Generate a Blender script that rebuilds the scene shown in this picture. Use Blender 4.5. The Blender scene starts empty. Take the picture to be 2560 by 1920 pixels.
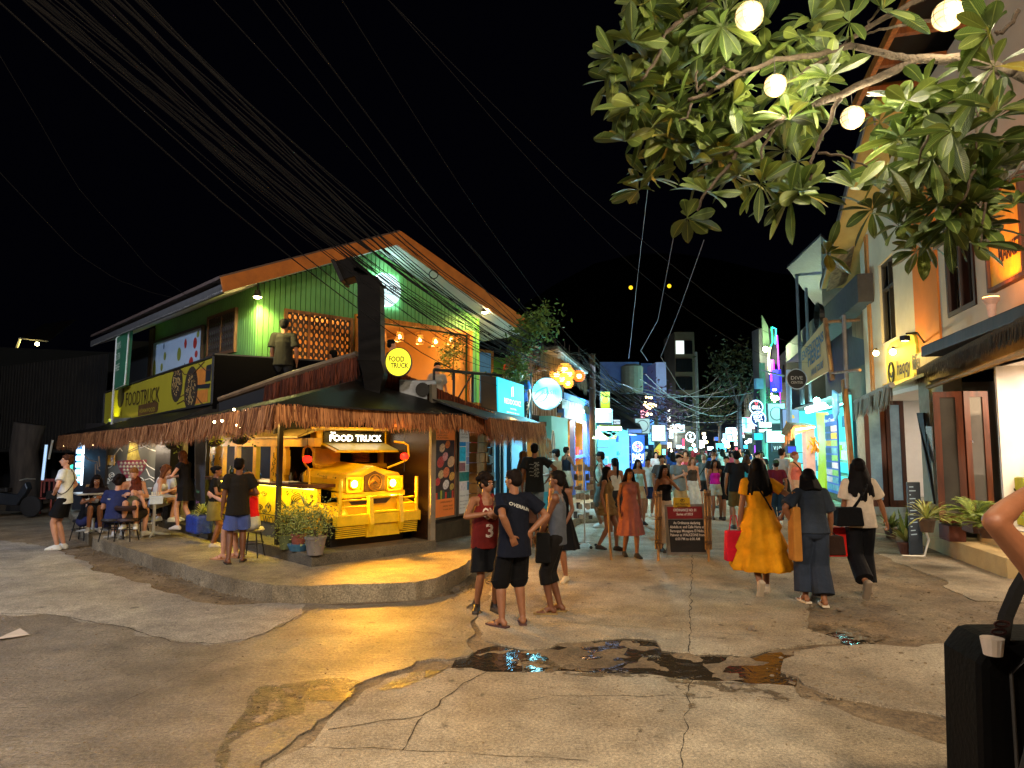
import bpy,bmesh,math,random
from mathutils import Vector as V,Matrix,Quaternion,noise
from math import sin,cos,pi,radians as R,atan2,sqrt,tan
random.seed(7)
S=bpy.context.scene
COL=S.collection
rnd=random.random
def ru(a,b):return a+(b-a)*rnd()
F=1700.0;CZ=1.95;PITCH=math.atan(152/F)
FW=V((0,cos(PITCH),sin(PITCH)));UP=V((0,-sin(PITCH),cos(PITCH)));RT=V((1,0,0));C0M=V((0,0,CZ))
cd=bpy.data.cameras.new('camera');cam=bpy.data.objects.new('camera',cd);COL.objects.link(cam)
cam.location=C0M;cam.rotation_euler=(pi/2+PITCH,0,0)
cd.sensor_width=36;cd.lens=36*F/2560;cd.clip_start=.05;cd.clip_end=2000
S.camera=cam
def ray(px,py):return FW+RT*((px-1280)/F)+UP*((960-py)/F)
def pt(px,py,z=0):
 d=ray(px,py);return C0M+d*((z-CZ)/d.z)
def at(px,py,Y):
 d=ray(px,py);return C0M+d*(Y/d.y)
Z=V((0,0,1))
class Face:
 def __init__(s,p,az,out=-1):
  s.p=V((p[0],p[1],0));a=R(az);s.d=V((sin(a),cos(a),0));s.n=V((cos(a),-sin(a),0))*(1 if out>0 else-1)
 def uv(s,px,py,off=0):
  d=ray(px,py);q=s.p+s.n*off;t=(q-C0M).dot(s.n)/d.dot(s.n);w=C0M+d*t
  return((w-s.p).dot(s.d),w.z)
 def P(s,a,z,off=0):return s.p+s.d*a+s.n*off+Z*z
 def px(s,px,py,off=0):a,z=s.uv(px,py,off);return s.P(a,z,off)
def lin(h):
 if not isinstance(h,str):return tuple(h)
 h=h.lstrip('#');v=[int(h[i:i+2],16)/255 for i in(0,2,4)]
 return tuple((c/12.92 if c<.04045 else((c+.055)/1.055)**2.4)for c in v)
MC={}
def M(col,rough=.7,metal=0,em=0,emc=None,var=.25,scale=6,bump=.15,bscale=40,alpha=None,trans=0,key='surface',spec=.5,sub=0,wave=None,wscale=20):
 k=(str(col),rough,metal,em,str(emc),var,scale,bump,bscale,trans,key,spec,wave,wscale)
 if k in MC:return MC[k]
 m=bpy.data.materials.new(key);m.use_nodes=True;nt=m.node_tree;N=nt.nodes;L=nt.links
 b=N['Principled BSDF'];c=lin(col)
 b.inputs['Roughness'].default_value=rough;b.inputs['Metallic'].default_value=metal
 b.inputs['Specular IOR Level'].default_value=spec
 if trans:b.inputs['Transmission Weight'].default_value=trans
 tc=N.new('ShaderNodeTexCoord')
 if var:
  n=N.new('ShaderNodeTexNoise');n.inputs['Scale'].default_value=scale;n.inputs['Detail'].default_value=5;n.inputs['Roughness'].default_value=.65
  L.new(tc.outputs['Object'],n.inputs['Vector'])
  r=N.new('ShaderNodeMapRange');r.inputs['From Min'].default_value=.3;r.inputs['From Max'].default_value=.7
  r.inputs['To Min'].default_value=1-var;r.inputs['To Max'].default_value=1+var*.5
  L.new(n.outputs['Fac'],r.inputs['Value'])
  x=N.new('ShaderNodeMix');x.data_type='RGBA';x.blend_type='MULTIPLY';x.inputs['Factor'].default_value=1
  x.inputs['A'].default_value=(*c,1);L.new(r.outputs['Result'],x.inputs['B']);L.new(x.outputs['Result'],b.inputs['Base Color'])
 else:b.inputs['Base Color'].default_value=(*c,1)
 if bump:
  n2=N.new('ShaderNodeTexNoise');n2.inputs['Scale'].default_value=bscale;n2.inputs['Detail'].default_value=4
  L.new(tc.outputs['Object'],n2.inputs['Vector']);bp=N.new('ShaderNodeBump');bp.inputs['Strength'].default_value=bump;bp.inputs['Distance'].default_value=.02
  L.new(n2.outputs['Fac'],bp.inputs['Height']);L.new(bp.outputs['Normal'],b.inputs['Normal'])
 if em:
  b.inputs['Emission Color'].default_value=(*lin(emc or col),1);b.inputs['Emission Strength'].default_value=em
 MC[k]=m;return m
def glow(col,s,key='lit_surface'):return M(col,.5,em=s,var=0,bump=0,key=key)
def wood(col,sc=8,rough=.6,key='wood'):
 k=('wood',str(col),sc,rough)
 if k in MC:return MC[k]
 m=bpy.data.materials.new(key);m.use_nodes=True;N=m.node_tree.nodes;L=m.node_tree.links;b=N['Principled BSDF']
 tc=N.new('ShaderNodeTexCoord');mp=N.new('ShaderNodeMapping');mp.inputs['Scale'].default_value=(sc*3,sc*3,sc*.35);L.new(tc.outputs['Object'],mp.inputs['Vector'])
 n=N.new('ShaderNodeTexNoise');n.inputs['Scale'].default_value=1;n.inputs['Detail'].default_value=6;L.new(mp.outputs['Vector'],n.inputs['Vector'])
 cr=N.new('ShaderNodeValToRGB');c=lin(col);cr.color_ramp.elements[0].color=(*[v*.45 for v in c],1);cr.color_ramp.elements[1].color=(*[min(1,v*1.35)for v in c],1)
 cr.color_ramp.elements[0].position=.3;cr.color_ramp.elements[1].position=.7
 L.new(n.outputs['Fac'],cr.inputs['Fac']);L.new(cr.outputs['Color'],b.inputs['Base Color']);b.inputs['Roughness'].default_value=rough
 bp=N.new('ShaderNodeBump');bp.inputs['Strength'].default_value=.4;bp.inputs['Distance'].default_value=.01;L.new(n.outputs['Fac'],bp.inputs['Height']);L.new(bp.outputs['Normal'],b.inputs['Normal'])
 MC[k]=m;return m
def island(c1,c2,rough=.8,key='thatch',trans=0,bump=0,em=0):
 """colour varies from strand to strand / leaf to leaf (random per island)"""
 k=('isl',str(c1),str(c2),rough,trans)
 if k in MC:return MC[k]
 m=bpy.data.materials.new(key);m.use_nodes=True;N=m.node_tree.nodes;L=m.node_tree.links;b=N['Principled BSDF']
 g=N.new('ShaderNodeNewGeometry');x=N.new('ShaderNodeMix');x.data_type='RGBA';x.inputs['A'].default_value=(*lin(c1),1);x.inputs['B'].default_value=(*lin(c2),1)
 L.new(g.outputs['Random Per Island'],x.inputs['Factor']);L.new(x.outputs['Result'],b.inputs['Base Color']);b.inputs['Roughness'].default_value=rough
 b.inputs['Specular IOR Level'].default_value=.3
 MC[k]=m;return m
WLOC={}
def tag(o,label=None,cat=None,group=None,kind=None):
 if label:o['label']=label
 if cat:o['category']=cat
 if group:o['group']=group
 if kind:o['kind']=kind
 return o
def root(name,loc,label,cat,group=None,rz=0):
 o=bpy.data.objects.new(name,None);COL.objects.link(o);o.empty_display_size=.2
 o.location=loc;o.rotation_euler=(0,0,rz);WLOC[o.name]=V(loc);return tag(o,label,cat,group)
def mkobj(name,me,mat,parent=None,local=False):
 for q in(mat if isinstance(mat,(list,tuple))else[mat]):
  if q is not None:me.materials.append(q)
 o=bpy.data.objects.new(name,me);COL.objects.link(o)
 if parent is not None:
  o.parent=parent;w=WLOC[parent.name]
  if not local:me.transform(Matrix.Translation(-w))
  WLOC[o.name]=w.copy()
 else:
  if not local and len(me.vertices):
   xs=[v.co for v in me.vertices];lo=V([min(c[i]for c in xs)for i in range(3)]);hi=V([max(c[i]for c in xs)for i in range(3)])
   base=V(((lo.x+hi.x)/2,(lo.y+hi.y)/2,lo.z));me.transform(Matrix.Translation(-base));o.location=base;WLOC[o.name]=base
  else:WLOC[o.name]=V((0,0,0))
 return o
class MB:
 def __init__(s):s.v=[];s.f=[];s.mi=[];s.uv={};s.cur=0
 def add(s,vs,fs):
  n=len(s.v);s.v+=[tuple(v)for v in vs]
  for f in fs:s.f.append([n+i for i in f]);s.mi.append(s.cur)
  return n
 def quad(s,a,b,c,d):s.add([a,b,c,d],[(0,1,2,3)]);return s
 def poly(s,ps):s.add(ps,[tuple(range(len(ps)))]);return s
 def obox(s,o,x,y,z):
  o,x,y,z=V(o),V(x),V(y),V(z)
  vs=[o,o+x,o+x+y,o+y];vs+=[p+z for p in vs]
  s.add(vs,[(0,3,2,1),(4,5,6,7),(0,1,5,4),(1,2,6,5),(2,3,7,6),(3,0,4,7)]);return s
 def box(s,cx,cy,z0,wx,wy,h,a=0):
  dx=V((cos(a),sin(a),0));dy=V((-sin(a),cos(a),0))
  return s.obox(V((cx,cy,z0))-dx*wx/2-dy*wy/2,dx*wx,dy*wy,Z*h)
 def fbox(s,F_,a0,a1,z0,z1,o0,o1):
  return s.obox(F_.P(a0,z0,o0),F_.d*(a1-a0),F_.n*(o1-o0),Z*(z1-z0))
 def prism(s,ps,e):
  e=V(e);n=len(ps);ps=[V(p)for p in ps]
  s.add(ps+[p+e for p in ps],[tuple(range(n))[::-1],tuple(range(n,2*n))]+[(i,(i+1)%n,n+(i+1)%n,n+i)for i in range(n)]);return s
 def tube(s,pts,r,seg=6,cap=True):
  pts=[V(p)for p in pts];rs=r if isinstance(r,(list,tuple))else[r]*len(pts)
  base=len(s.v);prev=None
  for i,p in enumerate(pts):
   t=(pts[min(i+1,len(pts)-1)]-pts[max(i-1,0)])
   if t.length<1e-9:t=V((0,0,1))
   t.normalize()
   if prev is None:a=t.orthogonal().normalized()
   else:
    a=prev-t*prev.dot(t)
    a=a.normalized()if a.length>1e-6 else t.orthogonal().normalized()
   prev=a;b=t.cross(a)
   for k in range(seg):s.v.append(tuple(p+(a*cos(2*pi*k/seg)+b*sin(2*pi*k/seg))*rs[i]))
  for i in range(len(pts)-1):
   for k in range(seg):
    s.f.append([base+i*seg+k,base+i*seg+(k+1)%seg,base+(i+1)*seg+(k+1)%seg,base+(i+1)*seg+k]);s.mi.append(s.cur)
  if cap:
   s.f.append([base+k for k in range(seg)][::-1]);s.mi.append(s.cur);e=base+(len(pts)-1)*seg;s.f.append([e+k for k in range(seg)]);s.mi.append(s.cur)
  return s
 def lathe(s,c,prof,seg=16,ax=Z,sy=1):
  c=V(c);ax=V(ax).normalized();q=Z.rotation_difference(ax);base=len(s.v)
  for r,h in prof:
   for k in range(seg):s.v.append(tuple(c+q@V((r*cos(2*pi*k/seg),sy*r*sin(2*pi*k/seg),h))))
  for i in range(len(prof)-1):
   for k in range(seg):s.f.append([base+i*seg+k,base+i*seg+(k+1)%seg,base+(i+1)*seg+(k+1)%seg,base+(i+1)*seg+k]);s.mi.append(s.cur)
  s.f.append([base+k for k in range(seg)][::-1]);s.mi.append(s.cur);e=base+(len(prof)-1)*seg;s.f.append([e+k for k in range(seg)]);s.mi.append(s.cur)
  return s
 def ball(s,c,r,seg=12,rings=7,rot=None):
  r=V((r,r,r))if not hasattr(r,'__len__')else V(r);c=V(c);base=len(s.v);rot=rot or Matrix.Identity(3)
  s.v.append(tuple(c+rot@V((0,0,-r.z))))
  for i in range(1,rings):
   t=pi*i/rings
   for k in range(seg):s.v.append(tuple(c+rot@V((r.x*sin(t)*cos(2*pi*k/seg),r.y*sin(t)*sin(2*pi*k/seg),-r.z*cos(t)))))
  s.v.append(tuple(c+rot@V((0,0,r.z))));top=len(s.v)-1
  for k in range(seg):
   s.f.append([base,base+1+(k+1)%seg,base+1+k]);s.mi.append(s.cur)
   for i in range(rings-2):
    a=base+1+i*seg;s.f.append([a+k,a+(k+1)%seg,a+seg+(k+1)%seg,a+seg+k]);s.mi.append(s.cur)
   a=base+1+(rings-2)*seg;s.f.append([a+k,a+(k+1)%seg,top]);s.mi.append(s.cur)
  return s
 def cone(s,p0,r0,p1,r1,seg=12,sy=1,side=None):
  p0,p1=V(p0),V(p1);t=(p1-p0).normalized()
  a=V(side)if side is not None else t.orthogonal();a=(a-t*a.dot(t)).normalized();b=t.cross(a);base=len(s.v)
  for p,r in((p0,r0),(p1,r1)):
   for k in range(seg):s.v.append(tuple(p+(a*cos(2*pi*k/seg)+b*sy*sin(2*pi*k/seg))*r))
  for k in range(seg):s.f.append([base+k,base+(k+1)%seg,base+seg+(k+1)%seg,base+seg+k]);s.mi.append(s.cur)
  s.f.append([base+k for k in range(seg)][::-1]);s.mi.append(s.cur);s.f.append([base+seg+k for k in range(seg)]);s.mi.append(s.cur)
  return s
 def mesh(s,name='mesh'):
  me=bpy.data.meshes.new(name);me.from_pydata(s.v,[],s.f);me.validate(verbose=False)
  if len(me.polygons)==len(s.mi):me.polygons.foreach_set('material_index',s.mi)
  me.update();return me
 def build(s,name,mat,parent=None,smooth=False,bevel=0,local=False,fixn=True):
  me=s.mesh(name)
  if fixn and len(s.f)<60000:
   bm=bmesh.new();bm.from_mesh(me);bmesh.ops.recalc_face_normals(bm,faces=bm.faces);bm.to_mesh(me);bm.free()
  if smooth:me.polygons.foreach_set('use_smooth',[True]*len(me.polygons))
  o=mkobj(name,me,mat,parent,local)
  if bevel:
   b=o.modifiers.new('bevel','BEVEL');b.width=bevel;b.segments=2;b.limit_method='ANGLE';b.angle_limit=R(40)
  return o
def build_sep(mb,name,mat,parent=None,**k):
 """one object per separate piece"""
 par=list(range(len(mb.v)))
 def fd(i):
  while par[i]!=i:par[i]=par[par[i]];i=par[i]
  return i
 for f in mb.f:
  a=fd(f[0])
  for j in f[1:]:par[fd(j)]=a
 gr={}
 for fi,f in enumerate(mb.f):gr.setdefault(fd(f[0]),[]).append(fi)
 out=[]
 for fs in gr.values():
  m=MB();mp={}
  for fi in fs:
   nf=[]
   for j in mb.f[fi]:
    if j not in mp:mp[j]=len(m.v);m.v.append(mb.v[j])
    nf.append(mp[j])
   m.f.append(nf);m.mi.append(0)
  out.append(m.build(name,mat,parent,**k))
 return out
def text_mb(mb,s,o,right,up,h,w=None,align='L',depth=.004,bold=0,shear=0):
 """letters as flat geometry appended to mb: o = lower-left (or centre) of the line, h = cap height"""
 cu=bpy.data.curves.new('t','FONT');cu.body=s;cu.size=1;cu.extrude=0;cu.offset=bold;cu.resolution_u=2;cu.shear=shear
 ob=bpy.data.objects.new('t',cu);TS.collection.objects.link(ob);TS.view_layers[0].update();dg=TS.view_layers[0].depsgraph;dg.update()
 me=bpy.data.meshes.new_from_object(ob.evaluated_get(dg));bpy.data.objects.remove(ob);bpy.data.curves.remove(cu)
 if not len(me.vertices):return
 xs=[v.co.x for v in me.vertices];x0,x1=min(xs),max(xs);k=h/.70;kx=k if w is None else w/max(1e-6,x1-x0)
 right=V(right).normalized();up=V(up).normalized();nn=right.cross(up);ox=-x0*kx
 if align=='C':ox-=(x1-x0)*kx/2
 mb.add([V(o)+right*(v.co.x*kx+ox)+up*(v.co.y*k)+nn*depth for v in me.vertices],[tuple(p.vertices)for p in me.polygons])
 bpy.data.meshes.remove(me)
def ftext(F_,s,a,z,h,off,mat,parent,w=None,align='C',right=1,bold=0.01,shear=0,name='lettering'):
 mb=MB();rt=F_.d*right;text_mb(mb,s,F_.P(a,z,off),rt,Z,h,w,align,0,bold,shear);
 return mb.build(name,mat,parent,fixn=False)
TS=bpy.data.scenes.new('scratch');TS.view_layers[0].update()
def bake(mb,voxel,smooth=4,name='m'):
 me=mb.mesh(name);bm=bmesh.new();bm.from_mesh(me);bmesh.ops.recalc_face_normals(bm,faces=bm.faces);bm.to_mesh(me);bm.free()
 ob=bpy.data.objects.new('t',me);TS.collection.objects.link(ob)
 r=ob.modifiers.new('r','REMESH');r.mode='VOXEL';r.voxel_size=voxel
 if smooth:q=ob.modifiers.new('s','SMOOTH');q.iterations=smooth;q.factor=.5
 TS.view_layers[0].update();dg=TS.view_layers[0].depsgraph;dg.update();out=bpy.data.meshes.new_from_object(ob.evaluated_get(dg))
 bpy.data.objects.remove(ob);bpy.data.meshes.remove(me)
 out.polygons.foreach_set('use_smooth',[True]*len(out.polygons));return out
def copy_thing(o,loc,rz=None,label=None,sc=None,group=None):
 c=o.copy();COL.objects.link(c);c.location=loc
 if rz is not None:c.rotation_euler=(0,0,rz)
 if sc:c.scale=(sc,sc,sc)
 if label:c['label']=label
 if group:c['group']=group
 WLOC[c.name]=V(loc)
 def kids(a,b):
  for ch in list(a.children):
   d=ch.copy();COL.objects.link(d);d.parent=b;WLOC[d.name]=V(loc);kids(ch,d)
 kids(o,c);return c
def light(kind,loc,col,e,r=.05,aim=None,size=1,sy=None,spot=None,blend=.3,name='lamp_light'):
 ld=bpy.data.lights.new(name,kind);ld.energy=e;ld.color=lin(col)
 o=bpy.data.objects.new(name,ld);COL.objects.link(o);o.location=loc
 if kind in('POINT','SPOT'):ld.shadow_soft_size=r
 if kind=='AREA':
  ld.size=size
  if sy:ld.shape='RECTANGLE';ld.size_y=sy
 if spot:ld.spot_size=R(spot);ld.spot_blend=blend
 if aim is not None:o.rotation_euler=(V(aim)-V(loc)).to_track_quat('-Z','Y').to_euler()
 return o
def ik(a,b,l1,l2,pole):
 a,b=V(a),V(b);d=b-a;D=min(max(d.length,.05),(l1+l2)*.999);t=d.normalized()
 x=(l1*l1-l2*l2+D*D)/(2*D);y=sqrt(max(0,l1*l1-x*x));p=V(pole);p=p-t*p.dot(t)
 if p.length<1e-5:p=t.orthogonal()
 return a+t*x+p.normalized()*y,a+t*D
def caps(mb,p0,r0,p1,r1,sy=1,side=None,seg=12):
 p0,p1=V(p0),V(p1)
 mb.cone(p0,r0,p1,r1,seg,sy,side)
 if sy==1:mb.ball(p0,r0*.995,seg,7);mb.ball(p1,r1*.995,seg,7)
 else:
  t=(p1-p0).normalized();a=V(side);a=(a-t*a.dot(t)).normalized();b=t.cross(a);rot=Matrix((a,b,t)).transposed()
  mb.ball(p0,(r0*.995,r0*sy,r0*.6),seg,7,rot);mb.ball(p1,(r1*.995,r1*sy,r1*.6),seg,7,rot)
SKIN={'tan':'#8a5a3c','brown':'#6b4129','fair':'#c58f72','pale':'#d0a088'}
def hairmat(c):m=wood(c,14,.7,key='hair');m.node_tree.nodes['Principled BSDF'].inputs['Specular IOR Level'].default_value=.12;return m
def cloth(c):return M(c,.85,var=.22,scale=7,bump=1.0,bscale=8,key='cloth',spec=.2)
VOX={0:.0075,1:.012,2:.02}
def person(px,pyh,pyf,az,label,zg=0,h=None,sex='m',skin='tan',hair=('short','#0b0706',0),top=('tee','#222222'),bottom=('shorts','#111111',.45),shoes=('sneaker','#cccccc'),pose=None,lod=1,extras=(),group=None,at_=None,build=1.0,face=True):
 ps=dict(hip=(0,0,.90),lean=0,side=0,twist=0,head=(0,0),LF=(-.09,0,.075),RF=(.09,0,.075),LH=None,RH=None,LP=(-.6,-1,-.3),RP=(.6,-1,-.3),Lfy=-8,Rfy=8,Lfp=0,Rfp=0,KP=(0,1,0),curlL=.5,curlR=.5,nL=None,nR=None);ps.update(pose or{})
 g=at_ if at_ is not None else pt(px,pyf,zg)
 if h is None:h=(pyf-pyh)/F*V((g.x,g.y,0)).length*(g.y/V((g.x,g.y,0)).length)
 k=h/1.7;vox=VOX[lod]/k
 r=root('person',g,label,'person',group,rz=-R(az));r.scale=(k,k,k)
 hp=V(ps['hip']);ln=R(ps['lean']);sd=R(ps['side'])
 up=V((sin(sd),sin(ln)*cos(sd),cos(ln)*cos(sd))).normalized();tw=R(ps['twist'])
 rx=V((cos(tw),-sin(tw),0));rx=(rx-up*rx.dot(up)).normalized();fw=up.cross(rx)
 fem=sex=='f';sw=(.150 if fem else.172)*(build*.5+.5);bw=build
 P=hp+up*.02;hx=V((1,0,0))if abs(ps['twist'])>20 else rx
 ch=P+up*.34;sh=P+up*.47;nk=P+up*.51
 hy,hpch=ps['head'];Rh=Matrix.Rotation(-R(hy)-tw,3,'Z')@Matrix.Rotation(-R(hpch)*1.0,3,'X')
 Rh=Rh if abs(ps['lean'])<1 else Matrix.Rotation(-ln*.4,3,'X')@Rh
 hc=nk+up*.06+(Rh@V((0,.012,.10)))
 HH=lambda x,y,z:hc+Rh@V((x,y,z))
 SL=sh-rx*sw;SR=sh+rx*sw
 J={}
 for s_,S0,sg in(('L',SL,-1),('R',SR,1)):
  t=ps[s_+'H'];t=V(t)if t is not None else V((S0.x+sg*.07,S0.y+.04,S0.z-.52))
  el,wr=ik(S0,t,.285,.255,ps[s_+'P']);J[s_+'S'],J[s_+'E'],J[s_+'W']=S0,el,wr
  hj=P+V((sg*.088,0,-.03));an=V(ps[s_+'F']);kn,an=ik(hj,an,.43,.415,ps['KP']);J[s_+'Hp'],J[s_+'K'],J[s_+'A']=hj,kn,an
 J.update(P=P,ch=ch,sh=sh,nk=nk,hc=hc,up=up,rx=rx,fw=fw,Rh=Rh)
 b=MB()
 wr_=.118 if fem else.13
 caps(b,P-up*.02,.158*bw,P+up*.05,.15*bw,.68,rx);caps(b,P+up*.05,.15*bw,P+up*.19,wr_*bw,.70,rx)
 caps(b,P+up*.19,wr_*bw,ch,.15*bw if not fem else.135*bw,.70,rx);caps(b,ch,.15*bw if not fem else.135*bw,P+up*.43,.135*bw,.62,rx)
 if fem:
  for sg in(-1,1):b.ball(ch+rx*sg*.06+fw*.075+up*-.0,.055,10,6)
 caps(b,SL+rx*.03,.052,SR-rx*.03,.052);caps(b,SL-up*.005,.055,SL+(J['LE']-SL)*.1,.05);caps(b,SR-up*.005,.055,SR+(J['RE']-SR)*.1,.05)
 caps(b,nk-up*.03,.058 if not fem else.05,HH(0,-.012,-.05),.052 if not fem else.045)
 b.ball(HH(0,-.012,.025),(.072,.09,.088),14,9,Rh);b.ball(HH(0,.022,-.03),(.056,.062,.075),12,8,Rh);b.ball(HH(0,.045,-.075),(.032,.03,.026),10,6,Rh)
 caps(b,HH(0,.08,.012),.009,HH(0,.098,-.022),.014,seg=8);b.ball(HH(-.073,-.008,-.01),(.012,.02,.03),8,6,Rh);b.ball(HH(.073,-.008,-.01),(.012,.02,.03),8,6,Rh)
 b.ball(HH(0,.080,-.050),(.022,.012,.010),8,6,Rh);b.ball(HH(0,.072,.03),(.05,.015,.012),8,6,Rh)
 tk=(.86 if fem else 1)*bw
 for s_,sg in(('L',-1),('R',1)):
  S0,E,W_=J[s_+'S'],J[s_+'E'],J[s_+'W']
  caps(b,S0,.05*tk,E,.037*tk);caps(b,E,.038*tk,E+(W_-E)*.35,.04*tk);caps(b,E+(W_-E)*.35,.04*tk,W_,.025*tk)
  d=(W_-E).normalized();n=ps['n'+s_];n=V(n)if n else-rx*sg;n=(n-d*n.dot(d))
  n=n.normalized()if n.length>.01 else d.orthogonal();a=d.cross(n)
  if a.dot(fw)<0 and not ps['n'+s_]:a=-a
  rot=Matrix((a,n,d)).transposed();pc=W_+d*.052;b.ball(pc,(.040,.017,.056),10,7,rot);c_=ps['curl'+s_]
  for q,(o_,l_)in enumerate(((-.030,.058),(-.011,.074),(.010,.080),(.030,.070))):
   f0=W_+d*.088+a*o_;d1=(d*cos(c_*.6)+n*sin(c_*.6)+a*o_*2.0).normalized();f1=f0+d1*l_*.55;d2=(d*cos(c_*1.7)+n*sin(c_*1.7)).normalized()
   caps(b,f0-d*.02,.011,f1,.0105,seg=7);caps(b,f1,.0105,f1+d2*l_*.5,.0085,seg=7)
  t0=W_+d*.022+a*.028;t1=t0+(d*.65+a*.7+n*.25).normalized()*.04;caps(b,t0,.014,t1,.0115,seg=7);caps(b,t1,.0115,t1+(d*.9+a*.25+n*.3).normalized()*.032,.0095,seg=7)
  J[s_+'N'],J[s_+'D']=n,d
  hj,kn,an=J[s_+'Hp'],J[s_+'K'],J[s_+'A']
  caps(b,hj,.083*bw,kn,.052*bw);caps(b,kn,.052*bw,kn+(an-kn)*.3,.055*bw);caps(b,kn+(an-kn)*.3,.055*bw,an,.033)
  y_=R(ps[s_+'fy']);p_=R(ps[s_+'fp']);f=V((sin(y_)*cos(p_),cos(y_)*cos(p_),-sin(p_)));u_=V((0,0,1));u_=(u_-f*u_.dot(f)).normalized();J[s_+'f']=f;J[s_+'u']=u_
  caps(b,an,.034,an-f*.035-u_*.035,.036);caps(b,an-u_*.01+f*.02,.034,an+f*.11-u_*.048,.026);si=f.cross(u_)
  for o_ in(-.024,0,.022):caps(b,an+f*.06-u_*.05+si*o_,.022,an+f*.165-u_*.058+si*o_*1.2,.014)
 me=bake(b,vox,3 if lod else 2,'body');bo=mkobj('body',me,M(SKIN.get(skin,skin),.55,var=.15,scale=14,bump=.05,key='skin'),r,True)
 def part(name,mb,mat,v=None,sm=4):
  me=bake(mb,v or vox*1.15,sm,name);return mkobj(name,me,mat,r,True)
 def plain(name,mb,mat,smooth=True):return mb.build(name,mat,r,smooth=smooth,local=True)
 def torso(mb,hem,wide,low=-.05,shoulders=True,chw=.012):
  cw=(.15 if not fem else.138)*bw+chw
  mb.cone(P+up*low,(.165*bw+wide),P+up*.10,.15*bw+wide*.8,16,.74,rx);mb.cone(P+up*.10,.15*bw+wide*.8,P+up*.2,(wr_*bw+.02+wide*.6),16,.76,rx)
  caps(mb,P+up*.2,wr_*bw+.02+wide*.6,ch,cw+.008,.75,rx,16);caps(mb,ch,cw+.008,P+up*.43,cw-.004,.70,rx,16)
  if fem:
   for sg in(-1,1):mb.ball(ch+rx*sg*.06+fw*.078,.062,10,6)
  if shoulders:caps(mb,SL+rx*.02,.066,SR-rx*.02,.066);mb.cone(sh,.09,nk-up*.005,.068,12,.9,rx)
 kt,ct=top[0],top[1];tm=cloth(ct)
 if kt in('tee','shirt','polo'):
  w_=top[2]if len(top)>2 else.012;low=top[3]if len(top)>3 else-.06;sl=top[4]if len(top)>4 else.62
  t=MB();torso(t,0,w_,low)
  for s_ in 'LR':
   S0,E=J[s_+'S'],J[s_+'E'];t.ball(S0,.068,12,7)
   if sl<=1:t.cone(S0,.068,S0+(E-S0)*sl,.062+w_*.9,12)
   else:caps(t,S0,.066,E,.055);t.cone(E,.055,E+(J[s_+'W']-E)*(sl-1),.045,12)
  J['top']=part('shirt',t,tm)
 elif kt in('tank','strapless','crop'):
  t=MB();low=top[3]if len(top)>3 else-.04;w_=top[2]if len(top)>2 else.006
  if kt=='crop':low=.16
  if low<.1:t.cone(P+up*low,(.160*bw+w_),P+up*.10,.148*bw+w_,16,.74,rx);t.cone(P+up*.10,.148*bw+w_,P+up*.2,(wr_*bw+.014+w_),16,.76,rx)
  cw=(.15 if not fem else.138)*bw+.012
  caps(t,P+up*.2,wr_*bw+.014+w_,ch,cw,.75,rx,16);t.cone(ch,cw,P+up*.40,cw-.018,16,.72,rx)
  if fem:
   for sg in(-1,1):t.ball(ch+rx*sg*.06+fw*.078,.062,10,6)
  if kt!='strapless':
   for sg in(-1,1):
    q=sh+rx*sg*sw*.5
    for o_ in(1,-1):caps(t,P+up*.38+rx*sg*sw*.48+fw*.075*o_,.026 if not fem else.014,q+up*.055,.03 if not fem else.016)
  J['top']=part('tank_top',t,tm)
 elif kt=='dress':
  L_,fl,sl=top[2],top[3],top[4];t=MB();torso(t,0,.002,.1,sl>0)
  if sl>0:
   for s_ in 'LR':
    S0,E=J[s_+'S'],J[s_+'E'];t.ball(S0,.07,12,7);t.cone(S0,.07,S0+(E-S0)*sl,.072,12)
  else:
   for sg in(-1,1):
    for o_ in(1,-1):caps(t,P+up*.38+rx*sg*.07+fw*.075*o_,.014,sh+rx*sg*sw*.5+up*.055,.016)
  J['top']=part('bodice',t,tm)
  s=MB();seg=56;base=0;rings=[];mid=(J['LA']+J['RA'])/2
  n_=16;top_=P+up*.16
  for i in range(n_+1):
   q=i/n_;z=top_.z+(L_-top_.z)*q;c=V((top_.x+(mid.x-top_.x)*q*.7,top_.y+(mid.y-top_.y)*q*.7,z));rr=.15*bw+fl*q**.9;am=(.004+.028*q)*(fl/.2)
   if len(top)>5:rr+=(.05*((q*3)%1)-.02)*(q>.2)
   if z<.96 and z>.8:rr=max(rr,.19*bw)
   rings.append([c+V((cos(a)*(rr+am*sin(a*9+2*q)+am*.6*sin(a*17+5)),sin(a)*(rr*.8+am*sin(a*11+1.3)+am*.5*sin(a*5)),0))for a in[2*pi*j/seg for j in range(seg)]])
  s.add([p for rg in rings for p in rg],[(i*seg+j,i*seg+(j+1)%seg,(i+1)*seg+(j+1)%seg,(i+1)*seg+j)for i in range(n_)for j in range(seg)])
  plain('skirt',s,tm)
 kb,cb=bottom[0],bottom[1]if len(bottom)>1 else None
 if kb in('shorts','pants'):
  ln_=bottom[2];wd=bottom[3]if len(bottom)>3 else.03;t=MB();caps(t,P-up*.03,.168*bw,P+up*.07,.158*bw,.74,rx,16);t.cone(P+up*.0,.165*bw,P+up*.1,.155*bw,16,.74,rx)
  for s_ in 'LR':
   hj,kn,an=J[s_+'Hp'],J[s_+'K'],J[s_+'A'];t.ball(hj,.095*bw,12,7)
   if ln_<=1:t.cone(hj,.095*bw,hj+(kn-hj)*ln_,(.085-.02*ln_)*bw+wd,14)
   else:
    caps(t,hj,.095*bw,kn,.062*bw+wd*.6);t.cone(kn,.062*bw+wd*.6,kn+(an-kn)*(ln_-1),.050+wd,14)
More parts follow.
